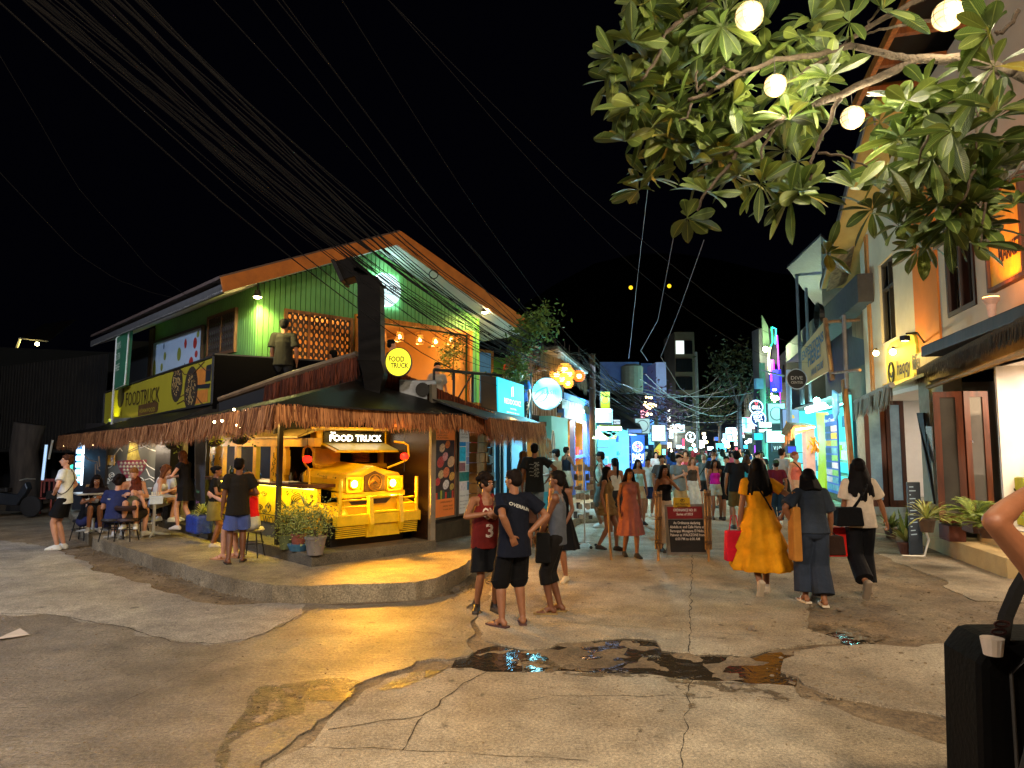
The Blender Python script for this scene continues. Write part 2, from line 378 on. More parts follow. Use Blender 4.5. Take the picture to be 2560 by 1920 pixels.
  part('shorts' if ln_<=1.3 else 'trousers',t,cloth(cb))
 elif kb=='skirt':
  t=MB();lz=bottom[2];t.cone(P+up*.1,.15*bw,P-up*.02,.18*bw,18,.76,rx);t.cone(P-up*.02,.18*bw,V((P.x,P.y+.01,lz)),.18*bw+(bottom[3]if len(bottom)>3 else.03),18,.8,rx);part('skirt',t,cloth(cb))
 ksh,csh=shoes
 for s_ in 'LR':
  an,f,u_=J[s_+'A'],J[s_+'f'],J[s_+'u'];si=f.cross(u_)
  t=MB()
  if ksh in('sneaker','boot'):
   caps(t,an-u_*(.01 if ksh=='sneaker' else-.05),.044,an-f*.035-u_*.038,.043);caps(t,an-u_*.015+f*.03,.04,an+f*.12-u_*.045,.036)
   for o_ in(-.02,.02):caps(t,an-f*.02-u_*.05+si*o_,.027,an+f*.165-u_*.053+si*o_,.025)
   t.obox(an-f*.07-u_*.082-si*.038,f*.26,si*.076,u_*.025)
   part('shoe',t,M(csh,.6,var=.2,key='shoe'))
  else:
   t.prism([an-f*.082-u_*.057+si*.04,an+f*.05-u_*.057+si*.044,an+f*.15-u_*.057+si*.058,an+f*.21-u_*.057+si*.03,an+f*.21-u_*.057-si*.035,an+f*.13-u_*.057-si*.055,an-f*.082-u_*.057-si*.04],-u_*.02)
   t.tube([an+f*.05-u_*.06+si*.045,an+f*.09-u_*.012+si*.02,an+f*.13-u_*.04],.008,5);t.tube([an+f*.05-u_*.06-si*.045,an+f*.09-u_*.012-si*.02,an+f*.13-u_*.04],.008,5)
   plain('sandal',t,M(csh,.7,var=.1,key='rubber'),False)
 if ksh=='sneaker' and lod==0 and len(shoes)==2:
  pass
 hk,hcol=hair[0],hair[1];L_=hair[2]if len(hair)>2 else 0
 if hk!='bald':
  t=MB();t.ball(HH(0,-.022,.042),(.082,.094,.084),14,9,Rh);t.ball(HH(0,-.05,.0),(.076,.066,.075),12,8,Rh);t.ball(HH(0,.03,.075),(.062,.052,.040),12,7,Rh)
  if hk=='short':
   for i in range(26):
    a=ru(0,2*pi);e=ru(.1,1.1);t.ball(HH(.074*cos(a)*cos(e),-.02+.085*sin(a)*cos(e),.045+.08*sin(e)),ru(.013,.022),6,5)
  if hk=='curly':
   for i in range(60):
    a=ru(0,2*pi);e=ru(-.5,1.3);y_=-.035+.10*sin(a)*cos(e)
    if y_<.05 or e>.5:t.ball(HH(.092*cos(a)*cos(e),y_,.045+.10*sin(e)),ru(.022,.036),7,5)
  if hk in('long','wavy'):
   bk=-fw;end=hc-Z*(L_+.02);rs=random.Random(int(abs(px)*7+pyh))
   for i in range(15):
    q=-1+2*i/14;s0=HH(q*.068,-.05+.045*abs(q),.02+.03*(1-abs(q)));m_=hc+rx*q*.105+bk*(.09-.055*q*q)-Z*.13;e_=hc+rx*q*(.125+.07*L_)+bk*(.125-.04*q*q+(rs.random()-.5)*.03)-Z*(L_*(1-.18*abs(q))+rs.uniform(-.03,.02))
    caps(t,s0,.034,m_,.033,seg=8);caps(t,m_,.033,(m_+e_)/2+rx*rs.uniform(-.01,.01),.028,seg=8);caps(t,(m_+e_)/2,.028,e_,.009,seg=8)
   for sg in(-1,1):
    s0=HH(sg*.07,.03,.03);caps(t,s0,.022,HH(sg*.086,.01,-.08),.022,seg=8)
    if hk=='wavy' or L_>.3:caps(t,HH(sg*.086,.01,-.08),.022,sh+rx*sg*.085+fw*.085-up*(L_*.3),.014,seg=8)
  if hk=='bob':
   for i in range(11):
    q=-1+2*i/10;caps(t,HH(q*.07,-.05+.06*abs(q),.02),.035,HH(q*.125,-.075+.07*abs(q),-.17),.03,seg=8)
  if hk=='bun':t.ball(HH(0,-.12,.03),.04,10,7)
  if hk=='pony':
   caps(t,HH(0,-.1,.05),.025,HH(0,-.16,.02),.03,seg=8);caps(t,HH(0,-.16,.02),.03,hc-fw*.15-Z*(L_*.6),.03,seg=8);caps(t,hc-fw*.15-Z*(L_*.6),.03,hc-fw*.13-Z*L_,.008,seg=8)
  part('hair',t,hairmat(hcol),vox*1.1,2)
 if face and lod<2:
  for sg in(-1,1):
   t=MB();t.ball(HH(sg*.031,.0725,.008),(.0125,.009,.0055),8,6,Rh);eo=plain('eye',t,M('#e8e0d8',.3,var=0,bump=0,key='eye_white'))
   t=MB();t.ball(HH(sg*.031,.079,.008),(.006,.004,.0055),8,6,Rh);WLOC[eo.name]=WLOC[r.name];q=t.build('iris',M('#140a06',.2,var=0,bump=0,key='iris'),eo,local=True)
   t=MB();t.obox(HH(sg*.031-.018,.078,.026),Rh@V((.034,0,0)),Rh@V((0,.006,0)),Rh@V((0,0,.004)));plain('eyebrow',t,hairmat(hcol))
  t=MB();t.ball(HH(0,.0845,-.052),(.022,.008,.006),8,6,Rh);plain('mouth',t,M('#7a3a32',.5,var=0,bump=0,key='lips'))
 J['r']=r;J['HH']=HH;J['part']=part;J['plain']=plain;J['k']=k
 for e in extras:e(J)
 return J
def hat(col,back=False):
 def f(J):
  H_=J['HH'];t=MB();t.ball(H_(0,-.015,.055),(.088,.102,.072),14,8,J['Rh']);s=-1 if back else 1
  t.prism([H_(-.06,s*.06,.05),H_(-.055,s*.14,.035),H_(0,s*.165,.032),H_(.055,s*.14,.035),H_(.06,s*.06,.05)],J['Rh']@V((0,0,.012)));J['part']('cap',t,cloth(col),.008,2)
 return f
def strap(col,side=1,back=True,w=.018):
 def f(J):
  P,up,rx,fw,sh=J['P'],J['up'],J['rx'],J['fw'],J['sh'];t=MB();pts=[]
  for i in range(25):
   a=2*pi*i/24;q=(1-cos(a))/2;c=P+up*(.08+.45*(1-q));side_=rx*side*(.10-.27*q);pts.append(c+side_+fw*sin(a)*(.155-.03*abs(1-2*q)))
  for i in range(24):t.tube([pts[i],pts[i+1]],w,5)
  J['plain']('strap',t,cloth(col))
 return f
def bag(col,off,size,name='bag'):
 def f(J):
  c=J['P']+V(off);t=MB();x,y,z=size
  for sx in(-1,1):
   for sz in(-1,1):t.ball(c+V((sx*x*.35,0,sz*z*.3)),(x*.3,y*.5,z*.3),10,7)
  t.ball(c,(x*.55,y*.5,z*.48),12,8);w=tag(J['part'](name,t,cloth(col),.012,3))
 return f
def held(fn):
 return fn
w=bpy.data.worlds.new('World');S.world=w;w.use_nodes=True;N=w.node_tree.nodes;L=w.node_tree.links
bg=N['Background'];sky=N.new('ShaderNodeTexSky');sky.sky_type='NISHITA';sky.sun_disc=False;sky.sun_elevation=R(-6);sky.sun_rotation=R(200)
mx=N.new('ShaderNodeMix');mx.data_type='RGBA';mx.inputs['Factor'].default_value=.0;mx.inputs['A'].default_value=(.0004,.0004,.0010,1);L.new(sky.outputs['Color'],mx.inputs['B'])
mx.inputs['Factor'].default_value=.003;L.new(mx.outputs['Result'],bg.inputs['Color']);bg.inputs['Strength'].default_value=1
S.view_settings.view_transform='Standard';S.view_settings.look='None';S.view_settings.exposure=.42;S.view_settings.gamma=1
S.cycles.use_denoising=True;S.cycles.max_bounces=5;S.cycles.diffuse_bounces=3;S.cycles.glossy_bounces=3;S.cycles.transparent_max_bounces=6;S.cycles.sample_clamp_indirect=3;S.cycles.caustics_reflective=False;S.cycles.caustics_refractive=False
def gmat(name,c1,c2,rough,rvar,s1,fine,bump,wet=None,lines=0,blot=0):
 m=bpy.data.materials.new(name);m.use_nodes=True;N=m.node_tree.nodes;L=m.node_tree.links;b=N['Principled BSDF']
 tc=N.new('ShaderNodeTexCoord');g=N.new('ShaderNodeNewGeometry');P_=g.outputs['Position']
 def nz(sc,det=6,ro=.6,dist=0,vec=None):
  n=N.new('ShaderNodeTexNoise');n.inputs['Scale'].default_value=sc;n.inputs['Detail'].default_value=det;n.inputs['Roughness'].default_value=ro;n.inputs['Distortion'].default_value=dist;L.new(vec or P_,n.inputs['Vector']);return n.outputs['Fac']
 def mr(v,a,b_,c,d):
  r=N.new('ShaderNodeMapRange');r.inputs['From Min'].default_value=a;r.inputs['From Max'].default_value=b_;r.inputs['To Min'].default_value=c;r.inputs['To Max'].default_value=d;L.new(v,r.inputs['Value']);return r.outputs['Result']
 def mix(f,A,B,t='MIX'):
  x=N.new('ShaderNodeMix');x.data_type='RGBA';x.blend_type=t
  for s_,q in(('Factor',f),('A',A),('B',B)):
   if isinstance(q,(int,float)):x.inputs[s_].default_value=q
   elif isinstance(q,tuple):x.inputs[s_].default_value=q
   else:L.new(q,x.inputs[s_])
  return x.outputs['Result']
 big=nz(s1,8,.62,.4);med=nz(s1*5,6,.7);fin=nz(fine,3,.7)
 c=mix(mr(big,.36,.64,0,1),(*lin(c1),1),(*lin(c2),1));c=mix(1,c,mr(med,.3,.7,.62,1.2),'MULTIPLY');c=mix(1,c,mr(fin,.32,.68,.55,1.35),'MULTIPLY')
 gr=nz(130,2,.8);c=mix(1,c,mr(gr,.35,.65,.55,1.4),'MULTIPLY');spots=nz(s1*9,3,.5,.2);c=mix(mr(spots,.66,.72,0,.6),c,(.02,.015,.01,1))
 L.new(c,b.inputs['Base Color']);rr=mr(nz(s1*2,5,.6,.3),.35,.65,rough-rvar,rough+rvar);L.new(rr,b.inputs['Roughness']);b.inputs['Specular IOR Level'].default_value=.5
 v=N.new('ShaderNodeTexVoronoi');v.inputs['Scale'].default_value=fine*.8;L.new(P_,v.inputs['Vector'])
 ad=N.new('ShaderNodeMath');ad.operation='ADD';L.new(mr(v.outputs['Distance'],0,1,0,.5),ad.inputs[0]);L.new(fin,ad.inputs[1])
 a2=N.new('ShaderNodeMath');a2.operation='MULTIPLY_ADD';L.new(med,a2.inputs[0]);a2.inputs[1].default_value=1.6;L.new(ad.outputs[0],a2.inputs[2]);h=a2.outputs[0]
 if lines:
  mp=N.new('ShaderNodeMapping');mp.inputs['Rotation'].default_value=(0,0,R(lines));mp.inputs['Scale'].default_value=(3,60,1);L.new(P_,mp.inputs['Vector'])
  ln_=nz(1,3,.6,1.5,mp.outputs['Vector']);a3=N.new('ShaderNodeMath');a3.operation='MULTIPLY_ADD';L.new(ln_,a3.inputs[0]);a3.inputs[1].default_value=1.2;L.new(h,a3.inputs[2]);h=a3.outputs[0]
 bp=N.new('ShaderNodeBump');bp.inputs['Strength'].default_value=bump;bp.inputs['Distance'].default_value=.012;L.new(h,bp.inputs['Height']);L.new(bp.outputs['Normal'],b.inputs['Normal'])
 if blot:ts_=N.new('ShaderNodeBsdfTransparent');ms_=N.new('ShaderNodeMixShader');L.new(mr(nz(7,8,.7,.3),.5-blot,.56-blot,0,1),ms_.inputs['Fac']);L.new(ts_.outputs[0],ms_.inputs[1]);L.new(b.outputs[0],ms_.inputs[2]);L.new(ms_.outputs[0],N['Material Output'].inputs['Surface'])
 return m
M_DIRT=gmat('dirt','#917e62','#66533a',.85,.1,.9,34,1.0)
M_SLAB=gmat('concrete','#b0a38b','#8a7b64',.78,.12,.55,42,.8)
M_ROUGH=gmat('rough_concrete','#988b78','#706454',.46,.14,.6,36,1.3,lines=35)
M_PALE=gmat('pale_concrete','#aca292','#8a8174',.72,.1,.7,48,.7,lines=-40)
M_WALK=gmat('sidewalk_concrete','#9c8f76','#756852',.72,.12,.8,44,.7)
M_WET=gmat('wet_concrete','#6a5c46','#4a3e2e',.36,.1,1.2,40,.9,lines=35,blot=.06)
M_MUD=gmat('damp_mud','#75644a','#5a4a34',.6,.12,1.2,34,1.0,blot=.01)
def rough_edge(ps,n=5,amp=.025,seed=1):
 rs=random.Random(seed);out=[]
 for i,a in enumerate(ps):
  b_=ps[(i+1)%len(ps)];a,b_=V(a),V(b_);L_=(b_-a).length;m_=max(1,min(40,int(L_/.12)))if L_<12 else 1;t=(b_-a).normalized()if L_>0 else V((1,0,0));nn=V((-t.y,t.x,0))
  for j in range(m_):
   q=j/m_;p=a+(b_-a)*q;amp_=amp if m_>1 else 0;p=p+nn*(noise.noise(p*2.2+V((seed,0,0)))*amp_*3+rs.uniform(-amp,amp)*.5*(m_>1));out.append(p)
 return out
def PP(lst,z=0):return[pt(x,y,z)for x,y in lst]
pA=PP([(640,2090),(683,1920),(764,1853),(822,1801),(903,1743),(972,1697),(1053,1674),(1128,1670),(1215,1679),(1280,1681),(1425,1679),(1540,1685),(1685,1694),(1830,1702),(1969,1715),(2003,1743),(2090,1766),(2206,1807),(2350,1859),(2443,1876),(2700,1960),(2800,2100)])
pA=pA+[V((4,-6,0)),V((-4,-6,0))]
pB=PP([(1974,1650),(1985,1627),(2032,1621),(2148,1613),(2275,1610),(2466,1604),(2900,1590),(2900,1960),(2470,1845),(2350,1790),(2206,1759),(2090,1743),(2009,1708),(1974,1679)])
pC=PP([(1216,1600),(1260,1612),(1315,1621),(1396,1602),(1511,1593),(1627,1597),(1655,1621),(1743,1633),(1859,1632),(1998,1614),(2090,1600),(2021,1569),(2015,1529),(2027,1488),(2060,1400),(2040,1300),(1985,1220),(1900,1160)])+[V((30,90,0)),V((24,90,0))]+PP([(1650,1170),(1560,1215),(1480,1260),(1400,1310),(1330,1360),(1270,1420),(1225,1480),(1190,1550)])
pE=PP([(-400,1430),(-300,1340),(0,1352),(110,1366),(190,1392),(250,1430),(370,1465),(480,1505),(560,1514),(640,1512),(770,1512),(764,1530),(700,1568),(608,1602),(520,1610),(430,1604),(350,1588),(330,1570),(232,1556),(160,1541),(80,1536),(0,1535),(-300,1530)])
pD=PP([(-600,1530),(-300,1500),(0,1500),(160,1505),(330,1530),(520,1555),(640,1530),(720,1512),(900,1512),(1090,1500),(1180,1468),(1178,1560),(1190,1605),(1170,1640),(1120,1652),(1050,1655),(965,1680),(895,1728),(812,1786),(752,1838),(668,1905),(560,2060)])+[V((-4.5,-6,0)),V((-14,-6,0)),V((-14,2,0))]
pH=PP([(2200,1385),(2358,1384),(2520,1446),(2900,1440),(2900,1520),(2440,1502),(2390,1480),(2352,1464),(2362,1448),(2280,1420)])
slabs=[('road_slab',pA,M_SLAB,1),('road_slab',pB,M_SLAB,2),('road_slab',pC,M_SLAB,3),('road_slab',pD,M_ROUGH,4),('road_slab',pE,M_PALE,5),('road_slab',pH,M_SLAB,6)]
from mathutils.geometry import tessellate_polygon
def sheet(name,ps,z,th,mat,kind='structure'):
 ps=[V((p[0],p[1],z))for p in ps];mb=MB();n=len(ps);tr=tessellate_polygon([ps]);mb.add(ps,[t for t in tr])
 if th:
  lo=[p-Z*th for p in ps];k0=mb.add(ps+lo,[(i,(i+1)%n,n+(i+1)%n,n+i)for i in range(n)])
 return tag(mb.build(name,mat),kind=kind)
REdges=[]
for i,(nm,ps,mt,sd_)in enumerate(slabs):
 e=rough_edge(ps,seed=sd_,amp=.045);REdges.append([(p.x,p.y)for p in e]);sheet(nm,e,0 if i!=4 else.006,.05,mt)
def inside(x,y,poly):
 c=False;n=len(poly);j=n-1
 for i in range(n):
  xi,yi=poly[i];xj,yj=poly[j]
  if(yi>y)!=(yj>y)and x<(xj-xi)*(y-yi)/(yj-yi)+xi:c=not c
  j=i
 return c
bbs=[(min(p[0]for p in e),max(p[0]for p in e),min(p[1]for p in e),max(p[1]for p in e))for e in REdges]
def grid_axis(lo,hi,st,far):
 a=[lo+i*st for i in range(int((hi-lo)/st)+1)];q=st;l=[a[0]];r_=[a[-1]]
 while l[0]>-far:q*=1.5;l.insert(0,l[0]-q)
 q=st
 while r_[-1]<far:q*=1.5;r_.append(r_[-1]+q)
 return l[:-1]+a+r_[1:]
WP_=[(p.x,p.y)for p in PP([(1300,1622),(1420,1600),(1640,1604),(1760,1636),(1870,1634),(1960,1625),(1950,1700),(1840,1698),(1700,1680),(1500,1665),(1330,1672),(1200,1676),(1230,1645)])]
gx=grid_axis(-9,10,.075,500);gy=grid_axis(3,17,.075,500);nx,ny=len(gx),len(gy)
vs=[]
for y in gy:
 for x in gx:
  z=-.022
  if-10<x<11 and 2<y<18:
   p=V((x,y,0));z+=noise.noise(p*1.1)*.012+noise.noise(p*4.5)*.010+noise.noise(p*14)*.008
   if y>10.5 and x<3:z+=.01
   if x>4 and y>7:z+=.016
   if 5.2<y<6.9 and inside(x,y,WP_):z=z+.002+noise.noise(p*3.1)*.018
   if z>-.012:
    for e,b_ in zip(REdges,bbs):
     if b_[0]<x<b_[1]and b_[2]<y<b_[3]and inside(x,y,e):z=-.02;break
  else:z=-.03
  vs.append((x,y,z))
me=bpy.data.meshes.new('ground');me.from_pydata(vs,[],[(j*nx+i,j*nx+i+1,(j+1)*nx+i+1,(j+1)*nx+i)for j in range(ny-1)for i in range(nx-1)]);me.polygons.foreach_set('use_smooth',[True]*len(me.polygons))
g_=mkobj('ground',me,M_DIRT,None,True);tag(g_,kind='structure')
def water_mat():
 m=bpy.data.materials.new('water');m.use_nodes=True;N=m.node_tree.nodes;L=m.node_tree.links;b=N['Principled BSDF'];b.inputs['Base Color'].default_value=(.035,.026,.016,1);b.inputs['Roughness'].default_value=.05;b.inputs['Specular IOR Level'].default_value=.6
 g=N.new('ShaderNodeNewGeometry');n=N.new('ShaderNodeTexNoise');n.inputs['Scale'].default_value=9;n.inputs['Detail'].default_value=3;n.inputs['Distortion'].default_value=.8;L.new(g.outputs['Position'],n.inputs['Vector'])
 bp=N.new('ShaderNodeBump');bp.inputs['Strength'].default_value=.35;bp.inputs['Distance'].default_value=.02;L.new(n.outputs['Fac'],bp.inputs['Height']);L.new(bp.outputs['Normal'],b.inputs['Normal']);return m
M_WATER=water_mat()
w1=PP([(1140,1640),(1240,1600),(1400,1585),(1640,1590),(1870,1625),(2000,1620),(1990,1720),(1850,1712),(1600,1695),(1400,1690),(1200,1688),(1120,1680)])
sheet('puddle',w1,-.017,0,M_WATER)
WPOLY=0
sheet('puddle',rough_edge(PP([(948,1727),(1000,1690),(1050,1678),(1115,1674),(1085,1690),(1040,1705),(1000,1722)]),seed=9,amp=.008),.004,0,M_WET)
sheet('puddle',rough_edge(PP([(2100,1600),(2060,1585),(2090,1578),(2160,1600),(2200,1611),(2130,1613)]),seed=8,amp=.01),-.006,0,M_WATER)
sheet('wet_patch',rough_edge(PP([(650,1720),(750,1707),(840,1692),(915,1706),(868,1754),(764,1756),(758,1784),(694,1800),(625,1825),(578,1860),(556,1930),(500,1990),(560,1830),(610,1770)]),seed=11,amp=.02),.004,0,M_WET)
sheet('wet_patch',rough_edge(PP([(1660,1696),(1740,1692),(1735,1722),(1745,1770),(1722,1772),(1710,1730)]),seed=12,amp=.01),.004,0,M_MUD)
sheet('wet_patch',rough_edge(PP([(1640,1780),(1682,1748),(1690,1752),(1655,1783)]),seed=13,amp=.004),.004,0,M_MUD)
sheet('wet_patch',rough_edge(PP([(1580,1852),(1602,1822),(1607,1826),(1590,1856)]),seed=14,amp=.004),.004,0,M_MUD)
sheet('wet_patch',rough_edge(PP([(2015,1560),(2100,1560),(2270,1605),(2160,1609),(2030,1580)]),seed=15,amp=.03),.003,0,M_MUD)
sheet('mud_stain',rough_edge(PP([(1310,1640),(1400,1660),(1640,1690),(1900,1712),(1990,1745),(1960,1760),(1700,1702),(1500,1690),(1300,1683)]),seed=19,amp=.03),.003,0,M_MUD)
def crack(pts_,w_=.012,seed=1,z=.0035):
 rs=random.Random(seed);P3=PP(pts_);out=[]
 for a,b_ in zip(P3,P3[1:]):
  n=max(2,int((b_-a).length/.05));t=(b_-a).normalized();nn=V((-t.y,t.x,0))
  for j in range(n):out.append(a+(b_-a)*j/n+nn*(noise.noise((a+(b_-a)*j/n)*5)*.04))
 out.append(P3[-1]);return out,w_
CR=[([(820,1822),(985,1800),(1060,1790),(1160,1708),(1215,1682)],.02),([(1055,1794),(1035,1835),(1006,1876)],.02),([(757,1867),(995,1876),(1280,1891),(1470,1902)],.012),([(1280,1752),(1315,1752),(1378,1737),(1455,1743),(1685,1740),(1784,1743)],.012),([(1731,1385),(1728,1500),(1724,1632)],.02),([(1724,1700),(1716,1800),(1700,1960)],.012),([(0,1536),(120,1537),(230,1556),(330,1575),(430,1606),(540,1612),(620,1600),(700,1568),(768,1528)],.02),([(1000,1575),(1090,1585),(1140,1596)],.016),([(1320,1550),(1500,1563),(1700,1577),(1900,1590),(2010,1592)],.01),([(560,1640),(480,1680),(380,1720),(300,1760)],.008)]
mb=MB()
for i,(c_,w_)in enumerate(CR):
 o_,w_=crack(c_,w_,i);rs=random.Random(i)
 W_=[w_*rs.uniform(.15,.75)for _ in o_]
 for a,b_,wa,wb in zip(o_,o_[1:],W_,W_[1:]):
  t=(b_-a);n_=V((-t.y,t.x,0)).normalized();z_=Z*(.0105 if i==6 else.0035);mb.quad(a+n_*wa/2+z_,a-n_*wa/2+z_,b_-n_*wb/2+z_,b_+n_*wb/2+z_)
tag(mb.build('pavement_crack',M('#2e261b',.9,var=.2,key='crack')),kind='structure')
ZS,ZP=.2,.37
C0=pt(778,1418,ZS);FL=Face(C0,-44,-1);FR=Face(C0,46,1);UU,VV=FL.d,FR.d
FS=Face((-.67,13.8),16.5,1);FPW=Face(pt(1072,1356,ZS),27,1);FT=Face((8.4,12.3),14.5,-1)
sw=PP([(236,1346),(262,1352),(400,1395),(579,1445),(680,1462),(760,1466),(900,1462),(1040,1456),(1090,1446),(1150,1418),(1195,1388),(1240,1368)],ZS)+[FS.P(s_,ZS,o_)for s_,o_ in((.5,1.2),(2,1.35),(6,1.3),(12,1.2),(30,1.2),(80,1.2),(80,-.5),(0,-.5))]+[C0+VV*5+UU*4,C0+VV*3+UU*14,C0+UU*14.5-VV*.2,C0+UU*9.5-VV*1.0]
e=rough_edge(sw,seed=31,amp=.012)
mb=MB();tr=tessellate_polygon([[V((p.x,p.y,0))for p in e]]);n=len(e);top_=[V((p.x,p.y,ZS+noise.noise(p*.7)*.012))for p in e];mb.add(top_,tr)
mid_=[]
c_=sum(top_,V())/n
for i,p in enumerate(top_):
 t=(top_[(i+1)%n]-top_[i-1]).normalized();o_=V((t.y,-t.x,0));mid_.append(p-Z*.03-o_*.012*(1 if True else 0))
lo=[p-Z*.25 for p in top_];mb.add(top_+lo,[(i,(i+1)%n,n+(i+1)%n,n+i)for i in range(n)])
o=mb.build('sidewalk',M_WALK);tag(o,kind='structure')
mb=MB();pl=[C0,C0+VV*2.25,C0+VV*2.25+UU*3,C0+VV*3+UU*12.3,C0+UU*12.3]
mb.prism([V((p.x,p.y,.15))for p in pl],Z*(ZP-.15));o=mb.build('platform',gmat('platform_concrete','#6a6252','#4a4438',.75,.1,1,80,.5),bevel=.012);tag(o,kind='structure')
rk=MB();prs=random.Random(5)
def rock(c,r,seed):
 rs=random.Random(seed);bm=bmesh.new();bmesh.ops.create_icosphere(bm,subdivisions=2,radius=1)
 for v in bm.verts:v.co=V((v.co.x*r*rs.uniform(.8,1.3)if 0 else v.co.x*r,v.co.y*r*.8,v.co.z*r*.6))*(1+.45*noise.noise(v.co*1.4+V((seed*3.1,0,0))))
 me=bpy.data.meshes.new('stone');bm.to_mesh(me);bm.free();o=mkobj('stone',me,M('#7d7060',.9,var=.35,bump=.6,key='stone'),None,True);o.location=c;o.rotation_euler=(0,0,rs.uniform(0,6));WLOC[o.name]=V(c)
 return o
SP=[(262,1370,.09,'broken grey stone, largest of the pair at the left end of the kerb'),(246,1362,.055,'small broken stone at the left end of the kerb beside a larger one'),(315,1388,.06,'pale stone lying in the gutter below the bar tables'),(458,1440,.075,'rounded stone in the gutter below the barefoot couple at the counter'),(545,1462,.12,'big grey stone leaning on the kerb corner'),(578,1471,.07,'flat stone just right of the big kerb stone'),(664,1494,.06,'muddy stone at the foot of the kerb corner'),(1140,1478,.06,'small stone beside the drain grate'),(2100,1466+60,.05,'brown pebble lying on the dirt behind the puddle'),(1840,1722,.045,'dark pebble lying alone on the slab in front of the puddle'),(1878,1576,.05,'dry leaf coloured stone on the slab behind the puddle')]
for i,(x,y,r_,lb)in enumerate(SP):tag(rock(pt(x,y,0)+Z*r_*.3,r_,i+1),lb,'stone','stones lying on the road')
gm=MB();rs=random.Random(3)
for i in range(1700):
 t=rs.random();
 if i<500:a=pt(240,1362).lerp(pt(660,1500),t);p=a+V((rs.gauss(-.12,.22),rs.gauss(-.15,.2),0))
 elif i<650:p=pt(1100,1495).lerp(pt(1210,1440),t)+V((rs.gauss(.1,.1),rs.gauss(0,.15),0))
 elif i<900:p=pt(rs.uniform(1950,2500),rs.uniform(1480,1760));p=p+V((rs.gauss(0,.1),0,0))
 elif i<1000:p=pt(1280+700*t,1712+40*t+rs.gauss(0,7))
 else:p=V((rs.uniform(-5,6),rs.uniform(3.6,11),.003))
 r_=rs.uniform(.004,.018)*(1 if i<900 else.45);gm.ball(p+Z*.0,(r_*rs.uniform(.8,1.6),r_,r_*.7),6,4)
tag(gm.build('gravel',M('#7a6a52',.9,var=.4,key='gravel'),smooth=False),kind='stuff',label=None)
mb=MB();q0=pt(1094,1470);
for i in range(7):mb.obox(pt(1094+i*5,1478-i*3)+Z*.01,(.02,-.02,0),(.05,.12,0),(0,0,.09))
tag(mb.build('drain_grate',M('#1a1713',.6,.6,key='iron')),'rusty drain grate set in the kerb at the street corner','drain')
mb=MB();mb.prism([pt(-10,1600)+Z*.008,pt(50,1579)+Z*.03,pt(74,1590)+Z*.012,pt(0,1603)+Z*.02],Z*.004);tag(mb.build('paper_scrap',M('#c8b8a8',.8,key='paper')),'pale scrap of paper lying on the asphalt at the left edge','litter')
G0=C0+VV*.6+UU*3.5
GF=Face(G0,46,1);GL=Face(G0,-44,-1)
c_green=M('#5c9450',.6,var=.25,scale=1.1,bump=.05,key='green_paint');c_black=M('#17130f',.6,var=.3,key='black_paint');c_steel=M('#c4c4be',.35,.45,var=.1,bump=0,key='steel')
YEL=M('#f0c014',.36,var=.3,scale=3.5,bump=.05,key='yellow_paint');BLK=M('#100d0a',.5,var=0,bump=0,key='black_line')
gb=root('green_building',GF.P(2.8,2.6),'bright green timber upper floor with gable roof and lattice windows above the thatched food stall','building')
OV=.75
fa=[GF.uv(552,693,OV),GF.uv(1002,578,OV),GF.uv(1322,803,OV)];fb=[GF.uv(559,730,OV),GF.uv(993,612,OV),GF.uv(1316,838,OV)]
def roofz(s,drop=0):
 a,b,c=fb
 z=a[1]+(b[1]-a[1])*(s-a[0])/(b[0]-a[0])if s<b[0]else b[1]+(c[1]-b[1])*(s-b[0])/(c[0]-b[0]);return z+drop
wl,wr=0,GF.uv(1191,900)[0]
oz0=2.55
w1a,w1t=GF.uv(712,774);w1b,_=GF.uv(877,792);w2a=GF.uv(893,805)[0];w2b=GF.uv(1169,831)[0];w2t=GF.uv(1060,822)[1]
mb=MB();s=wl
while s<wr-.02:
 e_=min(s+.108,wr);m_=(s+e_)/2;zt=roofz(m_,.0)
 spans=[(oz0,zt)]
 if w1a<m_<w1b:spans=[(w1t,zt)]
 if w2a<m_<w2b:spans=[(w2t,zt)]
 for a,b in spans:mb.fbox(GF,s,e_-.018,a,b,0,.03)
 s=e_
o=mb.build('front_wall',c_green,gb)
mb=MB();bk=[(wl,oz0,w1a,roofz(0)),(w1b,oz0,w2a,0),(w2b,oz0,wr,0)]
mb.prism([GF.P(0,w1t,-.02),GF.P(wr,w2t if 0 else w1t,-.02),GF.P(wr,roofz(wr),-.02),GF.P(fb[1][0],fb[1][1],-.02),GF.P(0,roofz(0),-.02)],-GF.n*.06)
for a,b in((0,w1a),(w1b,w2a),(w2b,wr)):mb.fbox(GF,a,b,oz0,w1t,-.08,-.02)
mb.build('wall_backing',M('#1f4a1a',.8,key='dark_green'),gb)
lt=11.5
def sidez(t):return roofz(-.0)-.0
s1a,s1t=GL.uv(596,775);s1b,s1z=GL.uv(527,880);ba,bt=GL.uv(506,820);bb_,bz=GL.uv(385,872)
mb=MB();s=0;zt=roofz(0)
gend=GL.uv(392,835)[0]
while s<gend:
 mb.fbox(GL,s,s+.09,oz0,zt-.02,0,.03);s+=.108
mb.fbox(GL,0,gend,oz0,zt-.02,-.08,-.01);mb.build('side_wall',c_green,gb)
mb=MB();mb.fbox(GL,gend,gend+.35,oz0,zt-.1,-.05,.08);mb.build('corner_post',M('#3a2c12',.8,key='brown_paint'),gb)
mb=MB();mb.fbox(GL,gend+.35,gend+5,.3,zt-.3,-.6,-.3);mb.build('far_wall',M('#0f100e',.9,key='dark_wall'),gb)
mb=MB();th=.1
e0,ap,e1=fa
BK=9
